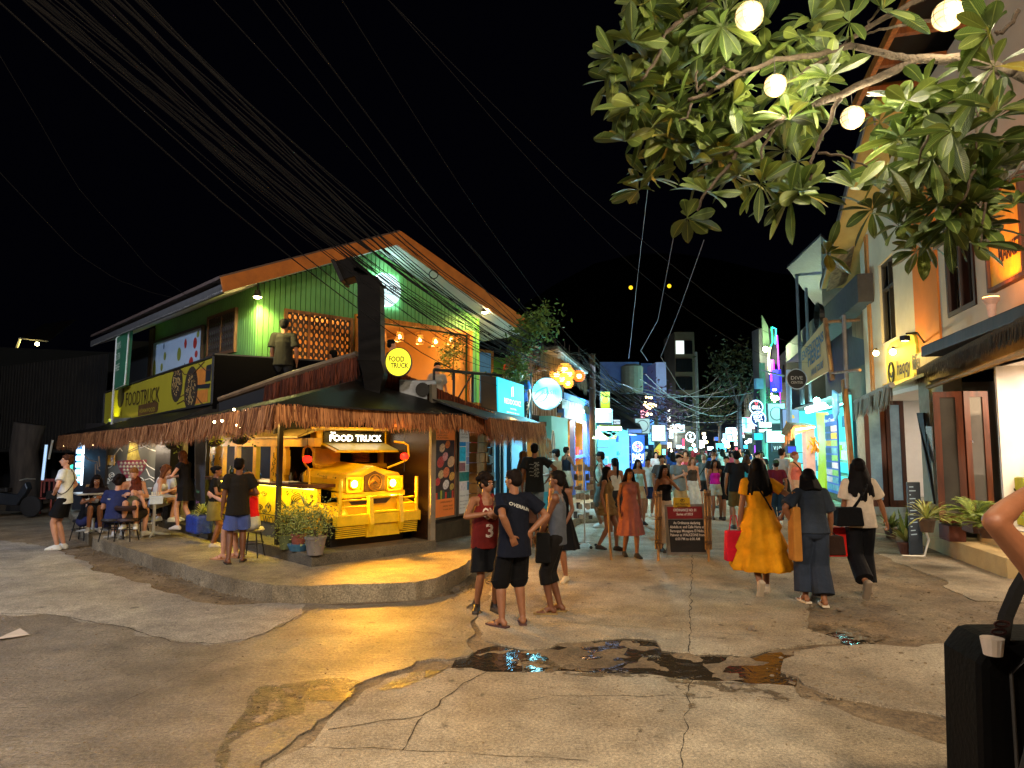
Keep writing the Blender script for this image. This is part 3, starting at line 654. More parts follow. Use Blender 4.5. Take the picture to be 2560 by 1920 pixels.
for(x0,z0),(x1,z1)in(((e0[0],e0[1]),(ap[0],ap[1])),((ap[0],ap[1]),(e1[0],e1[1]))):
 a,b=GF.P(x0,z0-.02,OV-.06),GF.P(x1,z1-.02,OV-.06);mb.prism([a,b,b-GF.n*BK,a-GF.n*BK],Z*.06)
mb.build('roof',M('#5a4a44',.7,.3,key='roof_sheet'),gb)
mb=MB()
for i in(0,1):
 q0,q1,r0,r1=fa[i],fa[i+1],fb[i],fb[i+1];mb.prism([GF.P(*q0,OV-.04),GF.P(*q1,OV-.04),GF.P(r1[0],r1[1],OV-.04),GF.P(r0[0],r0[1],OV-.04)],GF.n*.05)
mb.build('fascia',M('#a8601c',.7,var=.35,scale=3,key='orange_brown_paint'),gb)
mb=MB()
for i in(0,1):
 r0,r1=fb[i],fb[i+1];a,b=GF.P(r0[0],r0[1]+.02,OV-.05),GF.P(r1[0],r1[1]+.02,OV-.05);mb.prism([a,b,b-GF.n*(OV+.0 if i==0 else OV+2.6),a-GF.n*(OV+.0 if i==0 else OV+2.6)],Z*.03)
a=GF.P(fb[0][0],fb[0][1]+.0,-.0);b=GF.P(0,roofz(0),0);mb.prism([a,b,b-GF.n*8.5,a-GF.n*8.5],Z*.03)
mb.build('soffit',M('#d8d4c8',.7,var=.08,key='white_soffit'),gb)
mb=MB();a=GF.P(fb[0][0],fb[0][1],OV-.1);mb.obox(a,-GF.n*9.2,GF.d*.05,Z*.16);mb.build('gutter',M('#585858',.6,.3,key='gutter'),gb)
def lattice(F_,a0,a1,z0,z1,pan,parent,off=.05,fr='#8a5a2c'):
 f=MB();t=.06
 for a,b,c,d in((a0-t,a1+t,z1,z1+t),(a0-t,a1+t,z0-t,z0),(a0-t,a0,z0,z1),(a1,a1+t,z0,z1)):f.fbox(F_,a,b,c,d,0,off+.03)
 for i in range(1,pan):q=a0+(a1-a0)*i/pan;f.fbox(F_,q-.025,q+.025,z0,z1,0,off+.02)
 w_=f.build('window',wood(fr),parent);WLOC[w_.name]=WLOC[parent.name]
 l=MB();st=.112
 n=int((a1-a0)/st);m_=int((z1-z0)/.15)
 for i in range(n):
  for j in range(m_):
   cx,cz=a0+(i+.5)*(a1-a0)/n,z0+(j+.5)*(z1-z0)/m_;ring=[]
   hx,hz=(a1-a0)/n/2,(z1-z0)/m_/2
   k=12;inn=[(cx+.040*cos(2*pi*q/k),cz+.048*sin(2*pi*q/k))for q in range(k)]
   out=[]
   for q in range(k):
    c_,s_=cos(2*pi*q/k),sin(2*pi*q/k);f_=min(hx/max(abs(c_),1e-6),hz/max(abs(s_),1e-6));out.append((cx+c_*f_,cz+s_*f_))
   for q in range(k):
    r_=(q+1)%k;l.quad(F_.P(*inn[q],off),F_.P(*out[q],off),F_.P(*out[r_],off),F_.P(*inn[r_],off));l.quad(F_.P(*inn[q],off),F_.P(*inn[r_],off),F_.P(*inn[r_],off-.03),F_.P(*inn[q],off-.03))
 l.build('lattice',M('#3a3028',.7,key='dark_lattice'),w_,fixn=False)
lattice(GF,w1a+.03,w1b-.03,oz0+.1,w1t-.05,3,gb)
sz0=GL.uv(560,882)[1]
lattice(GL,s1a,s1b,sz0,GL.uv(560,790)[1],2,gb,.06,'#5a3a20')
mb=MB();t=.09;mb.fbox(GF,w2a-t,w2b+t,w2t,w2t+t,0,.09);mb.fbox(GF,w2b,w2b+t,oz0,w2t,0,.09);mb.fbox(GF,w2a-t,w2a,oz0,w2t,0,.09);mb.build('opening_frame',wood('#b8701c',6,.5),gb)
mb=MB();q=w1a-.3;mb.fbox(GF,q,wr-.05,oz0,5.6,-4.0,-3.9);mb.fbox(GF,wr-.12,wr-.05,oz0,5.4,-3.9,-.09);mb.fbox(GF,q,wr-.05,oz0-.05,oz0,-3.9,-.09);mb.fbox(GF,q-.05,q,oz0,5.4,-3.9,-.09)
mb.build('interior_wall',M('#c9a060',.8,var=.1,scale=1.5,key='ochre_plaster'),gb)
mb=MB();mb.fbox(GF,q,wr-.05,5.0,5.06,-3.9,-.09);mb.build('interior_ceiling',M('#b89868',.8,key='ceiling'),gb)
mb=MB();x_=GF.uv(1083,860)[0];mb.fbox(GF,x_+.8,x_+1.5,oz0,4.4,-3.88,-3.82);mb.build('inner_door',wood('#3a1c10'),gb)
for i,(px,py)in enumerate([(956,842),(999,842),(1050,849),(1089,854),(1128,850)]):
 p=GF.px(px,py,-.5);mb=MB()
 for k in range(14):
  a=2*pi*k/14;mb.tube([p+V((cos(a)*.075,sin(a)*.075,.1)),p+V((cos(a)*.1,sin(a)*.1,-.1))],.007,4)
 mb.lathe(p+Z*.09,[(.07,0),(.078,.02)],14);mb.lathe(p-Z*.11,[(.1,0),(.1,.015)],14);mb.lathe(p-Z*.0,[(.088,0),(.088,.012)],14)
 r_=root('pendant_lamp',p,['small rattan pendant lamp half hidden by the black flue','rattan pendant lamp hanging first to the right of the black flue','rattan pendant lamp hanging in the middle of the row inside the open window','rattan pendant lamp hanging fourth in the row, left of the one by the hanging vine','rattan pendant lamp hanging in front of the leafy vine, last of the row'][i],'lamp','pendant lamps in the open upper window')
 mb.build('lamp_shade',wood('#c89850',6),r_);mb=MB();mb.tube([p+Z*.11,p+Z*.55],.006,4);mb.build('cord',BLK,r_);mb=MB();mb.ball(p,(.04,.04,.05),10,6);mb.build('bulb',glow('#ffd27a',26,'bulb_glow'),r_)
 light('POINT',p-Z*.14-GF.n*.15,'#ffb45a',14,.05)
light('POINT',GF.P(2.5,4.3,-2),'#ffb866',90,.15);light('POINT',GF.P(w1b-.4,3.9,-.6),'#ffc070',12,.05)
bn=root('food_banner',GL.px(450,900,.12),'pale blue wide banner printed with vegetables on the green side wall','banner')
pa,pb,pc_,pd=GL.px(506,818,.1),GL.px(383,872,.1),GL.px(383,935,.1),GL.px(506,890,.1)
a0,a1=GL.uv(506,818,.1)[0],GL.uv(383,872,.1)[0];z1_=GL.uv(506,818,.1)[1];z0_=z1_-1.02
mb=MB();mb.fbox(GL,a0,a1,z0_,z1_,.05,.1);mb.build('panel',M('#a8bcd0',.5,var=.08,key='banner_print'),bn)
mb=MB();
for a,b,c,d in((a0-.05,a1+.05,z1_,z1_+.05),(a0-.05,a1+.05,z0_-.05,z0_),(a0-.05,a0,z0_,z1_),(a1,a1+.05,z0_,z1_)):mb.fbox(GL,a,b,c,d,.05,.13)
mb.build('frame',M('#3a2a20',.7,key='dark_frame'),bn)
for col,pts_ in(('#a82a20',[(.12,.7,.09,.16),(.18,.3,.1,.15),(.09,.45,.07,.1),(.3,.75,.06,.14)]),('#7a8430',[(.02+.05,.88,.06,.1),(.42,.55,.1,.2),(.72,.6,.07,.13),(.78,.35,.07,.12),(.95,.3,.1,.35)]),('#2a5070',[(.3,.2,.03,.15),(.34,.2,.02,.1),(.75,.85,.03,.1),(.25,.17,.02,.1)])):
 mb=MB()
 for u_,v_,rx_,rz_ in pts_:mb.poly([GL.P(min(a1-.02,max(a0+.02,a0+(a1-a0)*u_+rx_*1.3*cos(2*pi*k/14))),z0_+(z1_-z0_)*v_+rz_*.8*sin(2*pi*k/14),.104)for k in range(14)])
 mb.build('food_print',M(col,.6,key='print_ink'),bn)
def spotlamp(px,py,F_,off,label,e=60,aim=(0,0,-1),tip=(0,0,-.12)):
 p=F_.px(px,py,off);r_=root('wall_lamp',p,label,'lamp');mb=MB();mb.tube([p+Z*.22,p+Z*.08],.015,6);mb.lathe(p-Z*.02,[(.05,.1),(.06,.02),(.09,-.03)],12);mb.build('lamp_head',c_black,r_)
 mb=MB();mb.ball(p-Z*.05,(.075,.075,.03),12,6);mb.build('bulb',glow('#ffe9a8',40,'bulb_glow'),r_);return p
p=spotlamp(644,736,GF,.28,'bright flood lamp under the eave at the left corner of the green wall');light('SPOT',p-Z*.1,'#ffe890',200,.05,aim=p+V((0,0,-1))-GF.n*.25,spot=150,blend=.6);light('POINT',p-Z*.12+GF.n*.05,'#ffdf80',9,.06)
p=spotlamp(1212,776,GF,.55,'black spot lamp under the right slope of the gable soffit');light('SPOT',p-Z*.1,'#ffd880',110,.05,aim=p+V((0,0,-1))-GF.n*.6,spot=150,blend=.6);light('POINT',p-Z*.0+GF.n*.12,'#ffe2a0',12,.05)
p=GF.px(966,724,.12);rs_=root('round_sign',p,'white back-lit round sign high on the green gable behind the flue','sign')
mb=MB();mb.lathe(p,[(.36,0),(.36,.04)],40,GF.n);mb.build('sign_disc',M('#dff2f5',.5,em=.75,emc='#c8ecf4',var=0,bump=0,key='sign_face'),rs_);mb=MB();mb.lathe(p-GF.n*.05,[(.37,0),(.37,.03)],40,GF.n);mb.build('glow_ring',glow('#c8fbff',7),rs_)
mb=MB();text_mb(mb,'BASIL',p+GF.n*.045+GF.d*.02-Z*.04,GF.d,Z,.13,.52,'C');text_mb(mb,'RESTAURANT',p+GF.n*.045+GF.d*.02-Z*.11,GF.d,Z,.035,.3,'C');mb.build('lettering',M('#2a4a58',.6,key='sign_ink'),rs_)
light('AREA',p-GF.n*.045,'#b8f4ff',7,aim=p-GF.n*2,size=.8)
light('POINT',p+GF.n*.15+Z*.55,'#c0f4ff',3,.1)
GV=Face(GF.P(wr,0,-2.4),46,1);mb=MB();mb.fbox(GV,-.1,3.6,2.0,4.6,-.1,0);mb.fbox(GF,wr-.02,wr+.06,2.5,roofz(wr),-2.4,.04)
mb.build('veranda_wall',M('#6aa83c',.7,var=.08,key='lamplit_green'),gb)  # same green made lighter, lamplight put into the wall colour
mb=MB();mb.fbox(GF,wr,wr+2.0,oz0-.12,oz0,-2.4,.5);mb.build('veranda_floor',wood('#3a2a1c'),gb)
a0,zt_=GV.uv(1196,880);a1=GV.uv(1226,880)[0];mb=MB()
for a,b,c,d in((a0-.08,a1+.08,zt_,zt_+.08),(a0-.08,a0,2.55,zt_),(a1,a1+.08,2.55,zt_)):mb.fbox(GV,a,b,c,d,0,.06)
wn=mb.build('window',wood('#c88a30',5),gb);mb=MB();mb.fbox(GV,a0,a1,2.55,zt_,.005,.02);mb.build('pane',M('#20384a',.08,em=.3,emc='#5a88a0',var=.6,scale=5,bump=0,key='glass_pane'),wn)
light('AREA',GF.P(wr+1.4,4.3,-.8),'#ffe6b0',22,aim=GF.P(wr+1.4,2,-1.6),size=.5)
rl=root('balcony_railing',GF.P(wr,oz0,1),'black steel balcony railing of the green building above the thatched eave','railing');mb=MB()
A_,B_=at(1085,924,14.2),at(1270,940,15.6)
mb.tube([A_,B_],.035,6);mb.tube([A_-Z*.75,B_-Z*.75],.03,6);mb.build('top_rail',c_black,rl)
mb=MB()
for i in range(5):q=A_.lerp(B_,i/4);mb.tube([q,q-Z*.8],.03,6)
mb.tube([A_.lerp(B_,.25)-Z*.75,A_.lerp(B_,.5)],.02,5);build_sep(mb,'baluster',c_black,rl)
def leafy(name,pts_,n,size,mat,label=None,cat=None,spread=.15,group=None,parent=None,droop=.3,seed=1,kind=None,wid=.42):
 rs=random.Random(seed);mb=MB()
 for i in range(n):
  q=rs.random()*(len(pts_)-1);k=int(q);c=V(pts_[k]).lerp(V(pts_[min(k+1,len(pts_)-1)]),q-k)+V((rs.gauss(0,spread),rs.gauss(0,spread),rs.gauss(0,spread)))
  d=V((rs.gauss(0,1),rs.gauss(0,1),rs.gauss(-droop,.7))).normalized();s_=d.orthogonal().normalized();s_=(Quaternion(d,rs.uniform(0,6))@s_);L_=size*rs.uniform(.6,1.3);n_=d.cross(s_)
  mb.add([c,c+d*L_*.5+s_*L_*wid*.5+n_*L_*.05,c+d*L_,c+d*L_*.5-s_*L_*wid*.5+n_*L_*.05],[(0,1,2),(0,2,3)])
 o=mb.build(name,mat,parent,fixn=False)
 return tag(o,label,cat,group,kind)
LEAF=island('#5c7a34','#2f4a1c',.6,'leaf');LEAFY=island('#9aa858','#5a7030',.6,'leaf')
vr=root('hanging_plant',GF.px(1130,900,-.3),'bushy hanging vine with pale leaves in the corner of the open window','plant')
leafy('foliage',[GF.px(1135,835,-.35),GF.px(1145,880,-.35),GF.px(1110,885,-.3),GF.px(1130,930,-.35)],900,.09,island('#8a9048','#4a5a24',.6,'leaf'),spread=.13,parent=vr,seed=3);mb=MB();mb.tube([GF.px(1140,820,-.35),GF.px(1130,950,-.35)],.015,5);mb.build('stem',wood('#4a3a20'),vr)
vr=root('climbing_vine',at(1300,930,15.5),'dark leafy creeper climbing the corner of the veranda beside the cables','plant')
leafy('foliage',[at(1350,810,15.4),at(1310,820,15.3),at(1300,870,15.3),at(1295,930,15.4),at(1275,950,15.2)],1100,.13,LEAF,spread=.16,parent=vr,seed=4)
leafy('foliage',[at(1370,790,15.4),at(1340,830,15.3)],350,.13,LEAF,spread=.2,parent=vr,seed=5);mb=MB();mb.tube([at(1262,960,15.4),at(1290,910,15.4),at(1305,850,15.4),at(1340,810,15.4)],[.04,.035,.03,.02],6);mb.build('stem',wood('#4a3420'),vr)
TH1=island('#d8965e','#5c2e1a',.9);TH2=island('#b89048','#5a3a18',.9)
def fringe(pts_,length,mat,parent,per=230,out=(0,0,0),seed=1,jit=.42,name='thatch_fringe',wv=.011,layers=1.0):
 rs=random.Random(seed);mb=MB();out=V(out);tot=sum((V(b)-V(a)).length for a,b in zip(pts_,pts_[1:]));n=int(tot*per*layers);segs=list(zip(pts_,pts_[1:]));ls=[(V(b)-V(a)).length for a,b in segs]
 for i in range(n):
  q=rs.random()*tot;k=0
  while k<len(ls)-1 and q>ls[k]:q-=ls[k];k+=1
  a,b=V(segs[k][0]),V(segs[k][1]);f=min(1,q/ls[k]);p=a.lerp(b,f);t=(b-a).normalized();L_=length(p)if callable(length)else length
  L_*=rs.uniform(1-jit,1.05)*(1+.15*noise.noise(p*3));lay=rs.uniform(-.05,.06);p=p+out*lay+Z*rs.uniform(-.02,.05)
  sw_=t*rs.gauss(.0,.09)*L_+out*rs.uniform(.02,.22)*L_;w_=t*wv*rs.uniform(.5,1.2);m_=p+sw_*.4-Z*L_*.5;e_=p+sw_*1.0-Z*L_
  mb.add([p-w_,p+w_,m_+w_,m_-w_,e_+w_*.25,e_-w_*.25],[(0,1,2,3),(3,2,4,5)])
 return mb.build(name,mat,parent,fixn=False)
ts=root('thatched_stall_roof',C0+Z*2.2,'black sheet roof edged with reddish thatch over the food stall corner','roof')
K_=at(690,1018,9.05);KL=at(150,1093,18.6);KR=at(1207,1046,11.6)
KLm=at(420,1064,12.4)
eaveL=[K_,KLm,KL];eaveR=[K_,at(900,1026,10.1),KR]
leng=lambda p:.30 if p.x>-6 else.30+.0*p.x
fringe([K_,at(560,1040,10.4),KLm,at(300,1078,14.5),KL],.37,TH1,ts,per=380,out=FL.n,seed=1,wv=.013)
fringe(eaveR,lambda p:.29,TH1,ts,per=420,out=FR.n,seed=2)
Lp,Ap,Rp=at(548,1003,12.6),at(893,893,11.5),at(1236,1038,12.9)
SBL=at(258,1068,17.4)
mb=MB();th=Z*.03
Ll,Al,Rl=Lp-Z*.25,Ap-Z*.45,Rp-Z*.45
for q in([K_,KLm,Lp-Z*.1,Ll],[KLm,KL,SBL,Lp-Z*.1],[K_,Ll,Al],[K_,Al,KR],[KR,Al,Rl]):mb.prism([p+Z*.03 for p in q],th)
mb.build('roof_sheet',M('#151310',.45,.3,var=.4,bump=.3,key='black_sheet'),ts)
mb=MB();bk=(VV+UU).normalized()*1.6
for q in([Lp,Ap,Ap+bk,Lp+bk*.8],[Ap,Rp,Rp+bk*1.5,Ap+bk]):mb.prism(q,th)
mb.build('upper_roof',M('#1c1612',.5,.2,key='black_sheet'),ts)
mb=MB();mb.tube([Lp+Z*.03,Lp.lerp(Ap,.5)+Z*.06,Ap+Z*.05],[.05,.07,.06],8);mb.build('ridge_cap',M('#6a5238',.5,var=.4,key='bamboo_cap'),ts)
mb=MB();mb.prism([Ll,Al,Ap,Lp],bk*.05);mb.prism([Al,Rl,Rp,Ap],bk*.05);mb.build('gable_board',M('#120d0a',.8,key='black_paint'),ts)
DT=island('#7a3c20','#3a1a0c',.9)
fr_n=-(VV+UU).normalized();fr_n=V((.1,-1,0)).normalized()
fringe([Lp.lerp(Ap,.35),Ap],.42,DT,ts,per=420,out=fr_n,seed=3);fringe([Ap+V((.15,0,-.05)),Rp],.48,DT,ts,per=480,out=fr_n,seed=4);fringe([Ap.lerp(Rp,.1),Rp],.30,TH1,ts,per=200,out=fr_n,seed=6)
kr2,kr3=FS.px(1218,1050,1.0),FS.px(1357,1062,1.0)
t2=root('thatched_awning',kr2,'separate red brown thatched awning over the glass shop beside the stall roof','awning');fringe([kr2,kr3],.42,TH1,t2,per=420,out=FS.n,seed=7);mb=MB();mb.prism([kr2,kr3,kr3-FS.n*1.0+Z*.35,kr2-FS.n*1.0+Z*.35],Z*.03);mb.build('awning_sheet',c_black,t2)
for i,(px,py,lb,tp)in enumerate([(693,1361,'black steel post rising from the platform corner to the thatched eave beside the counter',2.5),(512,1310,'black post behind the tall chalk menu board',2.5),(412,1290,'black post between the bowl mural and the plastered wall',2.6)]):
 p=pt(px,py,ZP);r_=MB();r_.box(p.x,p.y,ZP,.07,.07,tp-ZP,R(44));tag(r_.build('roof_post',c_black),lb,'post','posts holding the thatched roof')
A1,A2=FL.uv(535,891,.1),FL.uv(263,982,.1);sb=root('stall_signboard',FL.P(A1[0],2.6,.1),'long yellow signboard printed with noodle bowls above the thatched eave','sign')
zb=FL.uv(530,1009,.1)[1];ztp=A1[1];zbL=FL.uv(259,1062,.1)[1];ztL=A2[1]
mb=MB();pl_=[FL.P(A1[0],zb,.04),FL.P(A1[0],ztp,.04),FL.P(A2[0],ztL,.04),FL.P(A2[0],zbL,.04)];mb.prism(pl_,FL.n*.06);mb.build('panel',M('#a89a28',.45,var=.12,scale=1,bump=.02,key='sign_print'),sb)
LN=A2[0]-A1[0]
def sq(u_,v_,off=.104):
 a=A1[0]+LN*u_;b0=zb+(zbL-zb)*u_;b1=ztp+(ztL-ztp)*u_;return FL.P(a,b0+(b1-b0)*v_,off)
mb=MB()
for seq in([(0,1),(1,1)],[(0,0),(1,0)],[(0,0),(0,1)],[(1,0),(1,1)]):mb.tube([sq(*seq[0]),sq(*seq[1])],.03,4)
mb.build('frame',c_black,sb)
mb=MB();text_mb(mb,'FOODTRUCK',sq(.735,.40,.108),-FL.d,Z,.34,LN*.335);text_mb(mb,'THE',sq(.735,.86,.108),-FL.d,Z,.07,.22);mb.build('lettering',M('#3a2410',.6,key='sign_ink'),sb)
mb=MB();mb.poly([sq(.60,.05),sq(.42,.05),sq(.41,.12),sq(.41,.28),sq(.43,.34),sq(.60,.34)]);mb.build('badge',M('#5a3c18',.6,key='sign_ink'),sb);mb=MB();text_mb(mb,'ASIAN FOOD',sq(.585,.13,.109),-FL.d,Z,.09,LN*.15);mb.build('lettering',M('#b8a030',.6,key='sign_ink'),sb)
mb=MB()
for(u_,v_,ru_,rv_)in((.26,.62,.045,.42),(.15,.42,.05,.52),(.80,.75,.04,.35)):mb.poly([sq(u_+ru_*cos(2*pi*k/20),max(.02,min(.97,v_+rv_*sin(2*pi*k/20))))for k in range(20)])
build_sep(mb,'bowl_print',M('#33281a',.6,key='sign_ink'),sb)
mb=MB();rs=random.Random(2)
for(u_,v_,ru_,rv_)in((.26,.62,.032,.3),(.15,.40,.035,.36)):
 for i in range(70):a,q=rs.uniform(0,6.28),sqrt(rs.random());c=(u_+ru_*q*cos(a),max(.05,min(.93,v_+rv_*q*sin(a))));d=rs.uniform(0,3.14);mb.tube([sq(c[0],c[1],.108),sq(c[0]+.008*cos(d),c[1]+.06*sin(d),.108)],.009,3,False)
mb.build('noodle_print',M('#b89a60',.6,key='sign_ink'),sb)
mb=MB();mb.poly([sq(.13,.06),sq(.03,.06),sq(.03,.33),(sq(.13,.36))]);mb.poly([sq(.13,.45),sq(.05,.42),sq(.05,.82),sq(.13,.82)]);build_sep(mb,'photo_print',M('#c87824',.6,key='sign_ink'),sb)
mb=MB();mb.poly([sq(.05,.5,.107),sq(.015,.5,.107),sq(.012,.85,.107),sq(.045,.85,.107)]);mb.poly([sq(.11,.4,.107),sq(.02,.34,.107),sq(.015,.44,.107),sq(.115,.48,.107)]);mb.build('bowl_print',M('#12141a',.6,key='sign_ink'),sb)
mb=MB()
for c in([(.24,.98),(.2,.8),(.14,.75),(.06,.95)],[(.1,.95),(.05,.75),(.01,.72)],[(.12,.3),(.08,.1),(.06,.03)],[(.25,.15),(.2,.2),(.17,.1)],[(.3,.98),(.27,.92),(.24,.86)],[(.23,.3),(.2,.33),(.18,.28)]):
 mb.tube([sq(u_,v_,.106)for u_,v_ in c],.012,3,False)
mb.build('wave_lines',M('#4a2810',.6,key='sign_ink'),sb)
mb=MB();e2=VV*2.6
bx=root('parapet_box',FL.P(A1[0],2.7,0),'plain black panelled parapet beside the yellow signboard below the man on the terrace','parapet')
BA,BB_=FL.P(A1[0]-.02,0,.1),at(835,905,13.3)
mb.prism([V((BA.x,BA.y,zb-.1)),V((BB_.x,BB_.y,zb-.1)),V((BB_.x,BB_.y,BB_.z)),V((BA.x,BA.y,ztp+.03))],(UU*.05));mb.build('front_panel',M('#070505',.9,var=.3,key='black_panel',spec=.05),bx)
mb=MB();mb.prism([V((BA.x,BA.y,ztp+.03)),V((BB_.x,BB_.y,BB_.z)),V((BB_.x,BB_.y,BB_.z))+UU*.1,V((BA.x,BA.y,ztp+.03))+UU*.1],Z*.03);mb.fbox(FL,A1[0],A2[0],ztL-.3,ztL,-.02,.03);mb.build('coping',c_black,bx)
p0=FL.P(A2[0]-.9,2.4,.35);gfp=root('vertical_sign',p0,'tall narrow green sign reading GLUTEN FREE standing at the left end of the signboard','sign')
a_,b_,c_,d_=at(292,845,16.6),at(323,826,16.2),at(312,962,16.2),at(284,975,16.6);mb=MB();mb.prism([a_,b_,c_,d_],V((.05,.08,0)));mb.build('panel',M('#2c5a44',.5,em=.05,emc='#2c7a5a',key='sign_print'),gfp)
rt=(b_-a_);rt.normalize();upv=(a_-d_).normalized();mb=MB()
for i,t_ in enumerate(('100%','GLUTEN','FREE')):text_mb(mb,t_,a_-upv*(.32+.27*i)+rt*.05-V((.0,.02,0)),rt,upv,.17,.23)
mb.build('lettering',M('#c8d0c0',.6,key='sign_ink'),gfp);mb=MB();mb.tube([a_,b_,c_,d_,a_],.02,4);mb.tube([d_,d_-Z*.9],.025,5);mb.build('frame',M('#c8ccc8',.5,key='white_metal'),gfp)
q_=c_+V((0,-.3,.05));light('SPOT',q_,'#40ffb8',2.5,.03,aim=c_+Z*.8,spot=60)
light('SPOT',sq(.85,-.05,.5),'#f4ff40',26,.05,aim=sq(.84,.5,.0),spot=75,blend=.8)
ch=root('exhaust_flue',at(945,960,11.2),'big black sheet-metal exhaust flue with bent top in front of the green wall','flue');mb=MB()
yc=11.2
fw_=.42;q=at(930,900,yc)
def sec(p,ax_,up_,hw,hd):return[p-ax_*hw-up_*hd,p+ax_*hw-up_*hd,p+ax_*hw+up_*hd,p-ax_*hw+up_*hd]
X_=V((1,0,0));Yd=V((0,1,0));a=at(927,985,yc);rings=[(at(935,985,yc),X_,.12,.14),(at(938,935,yc),X_,.18,.18),(at(930,905,yc),X_,.185,.2),(at(928,720,yc),X_,.185,.2),(at(920,690,yc),V((.97,0,-.25)).normalized(),.2,.2),(at(895,672,yc),V((.3,0,-.95)).normalized(),.17,.2),(at(856,683,yc),V((.42,0,-.9)).normalized(),.17,.2)]
vs_=[]
for p,ax_,hw,hd in rings:vs_+=[p-ax_*hw-Yd*hd,p+ax_*hw-Yd*hd,p+ax_*hw+Yd*hd,p-ax_*hw+Yd*hd]
n_=len(rings);mb.add(vs_,[(i*4+k,i*4+(k+1)%4,(i+1)*4+(k+1)%4,(i+1)*4+k)for i in range(n_-1)for k in range(4)]+[(0,1,2,3)])
fm=M('#0b0807',.55,0,var=.4,scale=4,bump=.25,bscale=9,key='dark_sheet_metal',spec=.12);mb.build('duct',fm,ch,bevel=.01)
mb=MB();p,ax_,hw,hd=rings[-1];nn=(rings[-1][0]-rings[-2][0]).normalized();e_=p+nn*.0
mb.prism([p-ax_*(hw+.03)-Yd*.23,p+ax_*(hw+.03)-Yd*.23,p+ax_*(hw+.03)+Yd*.23,p-ax_*(hw+.03)+Yd*.23],nn*.06);mb.build('hood',M('#0c0b0b',.5,.4,key='black_metal'),ch)
mb=MB();
for py in(905,800,715):mb.box(at(928,py,yc).x,yc,at(928,py,yc).z,.39,.42,.025)
build_sep(mb,'seam_band',fm,ch)
mb=MB();c=at(935,985,yc);mb.box(c.x,yc,c.z-.35,.26,.3,.4);mb.build('duct_base',fm,ch)
p=at(996,905,10.9);rs_=root('round_sign',p,'yellow glowing round sign beside the black flue','sign');NN=V((.05,-1,0)).normalized();mb=MB();mb.lathe(p,[(.215,-.1),(.215,0)],40,NN,1.1);mb.build('casing',c_black,rs_)
mb=MB();mb.lathe(p+NN*.004,[(.2,0),(.2,.006)],40,NN,1.12);mb.build('sign_face',M('#d8d020',.5,em=.85,emc='#e8e22c',var=0,bump=0,key='sign_face'),rs_)
mb=MB();RX_=V((1,.05,0)).normalized();q=p+NN*.014;text_mb(mb,'FOOD',q+V((-.155,0,.005)),RX_,Z,.085,.25,bold=.03);text_mb(mb,'TRUCK',q+V((-.125,0,-.095)),RX_,Z,.08,.29,bold=.03);text_mb(mb,'THE',q+V((-.15,0,.105)),RX_,Z,.022,.05);mb.build('lettering',M('#1c1a04',.6,var=0,bump=0,key='sign_ink'),rs_)
light('POINT',p+NN*.4,'#f0e020',2,.1)
p=at(1045,982,11.7);ac=root('air_conditioner',p,'grey outdoor air conditioner unit on the thatched roof right of the flue','air conditioner');mb=MB();mb.box(p.x,p.y,p.z-.13,.62,.3,.34,.1);mb.build('casing',M('#8a8f94',.4,.3,key='grey_metal'),ac,bevel=.015);mb=MB();mb.lathe(V((p.x+.1,p.y-.16,p.z+.04)),[(.12,0),(.12,.02)],20,V((0,-1,0)));mb.build('fan_grille',c_black,ac)
mb=MB();mb.box(p.x-.25,p.y+.05,p.z-.16,.55,.35,.04);mb.build('bracket',c_black,ac)
JF=Face(C0+UU*.15,46,1)
JG=Face(C0+UU*.40,46,1)
JS=Face(C0,-44,-1)
jt=root('food_truck',C0+VV*1.2+UU*2.4+Z*ZP,'yellow jeepney turned food counter with glowing headlights and serving windows under the thatch','food truck')
so=-.35
def gx_(px,py=1200,off=0):return JG.uv(px,py,off)[0]
gl_,gr_=gx_(862),gx_(1003);gm_=(gl_+gr_)/2
z_gb=JG.uv(911,1230)[1];z_gt=JG.uv(935,1178)[1]
zc=1.28
mb=MB();zh=JG.uv(935,1180)[1];nb=1.15
prof=[(gl_-.02,z_gb),(gl_-.02,zh-.12),(gl_+.04,zh-.02),(gm_-.25,zh+.03),(gm_,zh+.10),(gm_+.25,zh+.03),(gr_-.04,zh-.02),(gr_+.02,zh-.12),(gr_+.02,z_gb)]
f0=[JG.P(a,z,0)for a,z in prof];f1=[JG.P(a+(a-gm_)*.22,z+.06,-nb)for a,z in prof];n=len(prof)
mb.add(f0+f1,[(i,(i+1)%n,n+(i+1)%n,n+i)for i in range(n)]+[tuple(range(n)),tuple(range(2*n-1,n-1,-1))]);mb.build('hood',YEL,jt,bevel=.03)
mb=MB();text_mb(mb,'Excess',JG.P(gl_-.075,zh-.1,-.75),JG.n,Z,.07,.34,shear=.25);mb.build('lettering',M('#5a3a10',.5,key='ink'),jt)
mb=MB()
for i in range(6):mb.obox(JG.P(gl_-.035,z_gb+.1,-.22-i*.07),JG.d*.02,-JG.n*.03,Z*.14)
build_sep(mb,'hood_louvre',M('#4a3406',.6,key='louvre'),jt)
mb=MB();hw=(gr_-gl_)*.29
for a0,a1 in((gl_,gl_+hw),(gr_-hw,gr_)):
 for b in((a0,a1,z_gb,z_gb+.03),(a0,a1,zh-.1,zh-.07),(a0,a0+.025,z_gb,zh-.08),(a1-.025,a1,z_gb,zh-.08)):mb.fbox(JG,*b,0,.05)
mb.build('headlight_surround',YEL,jt)
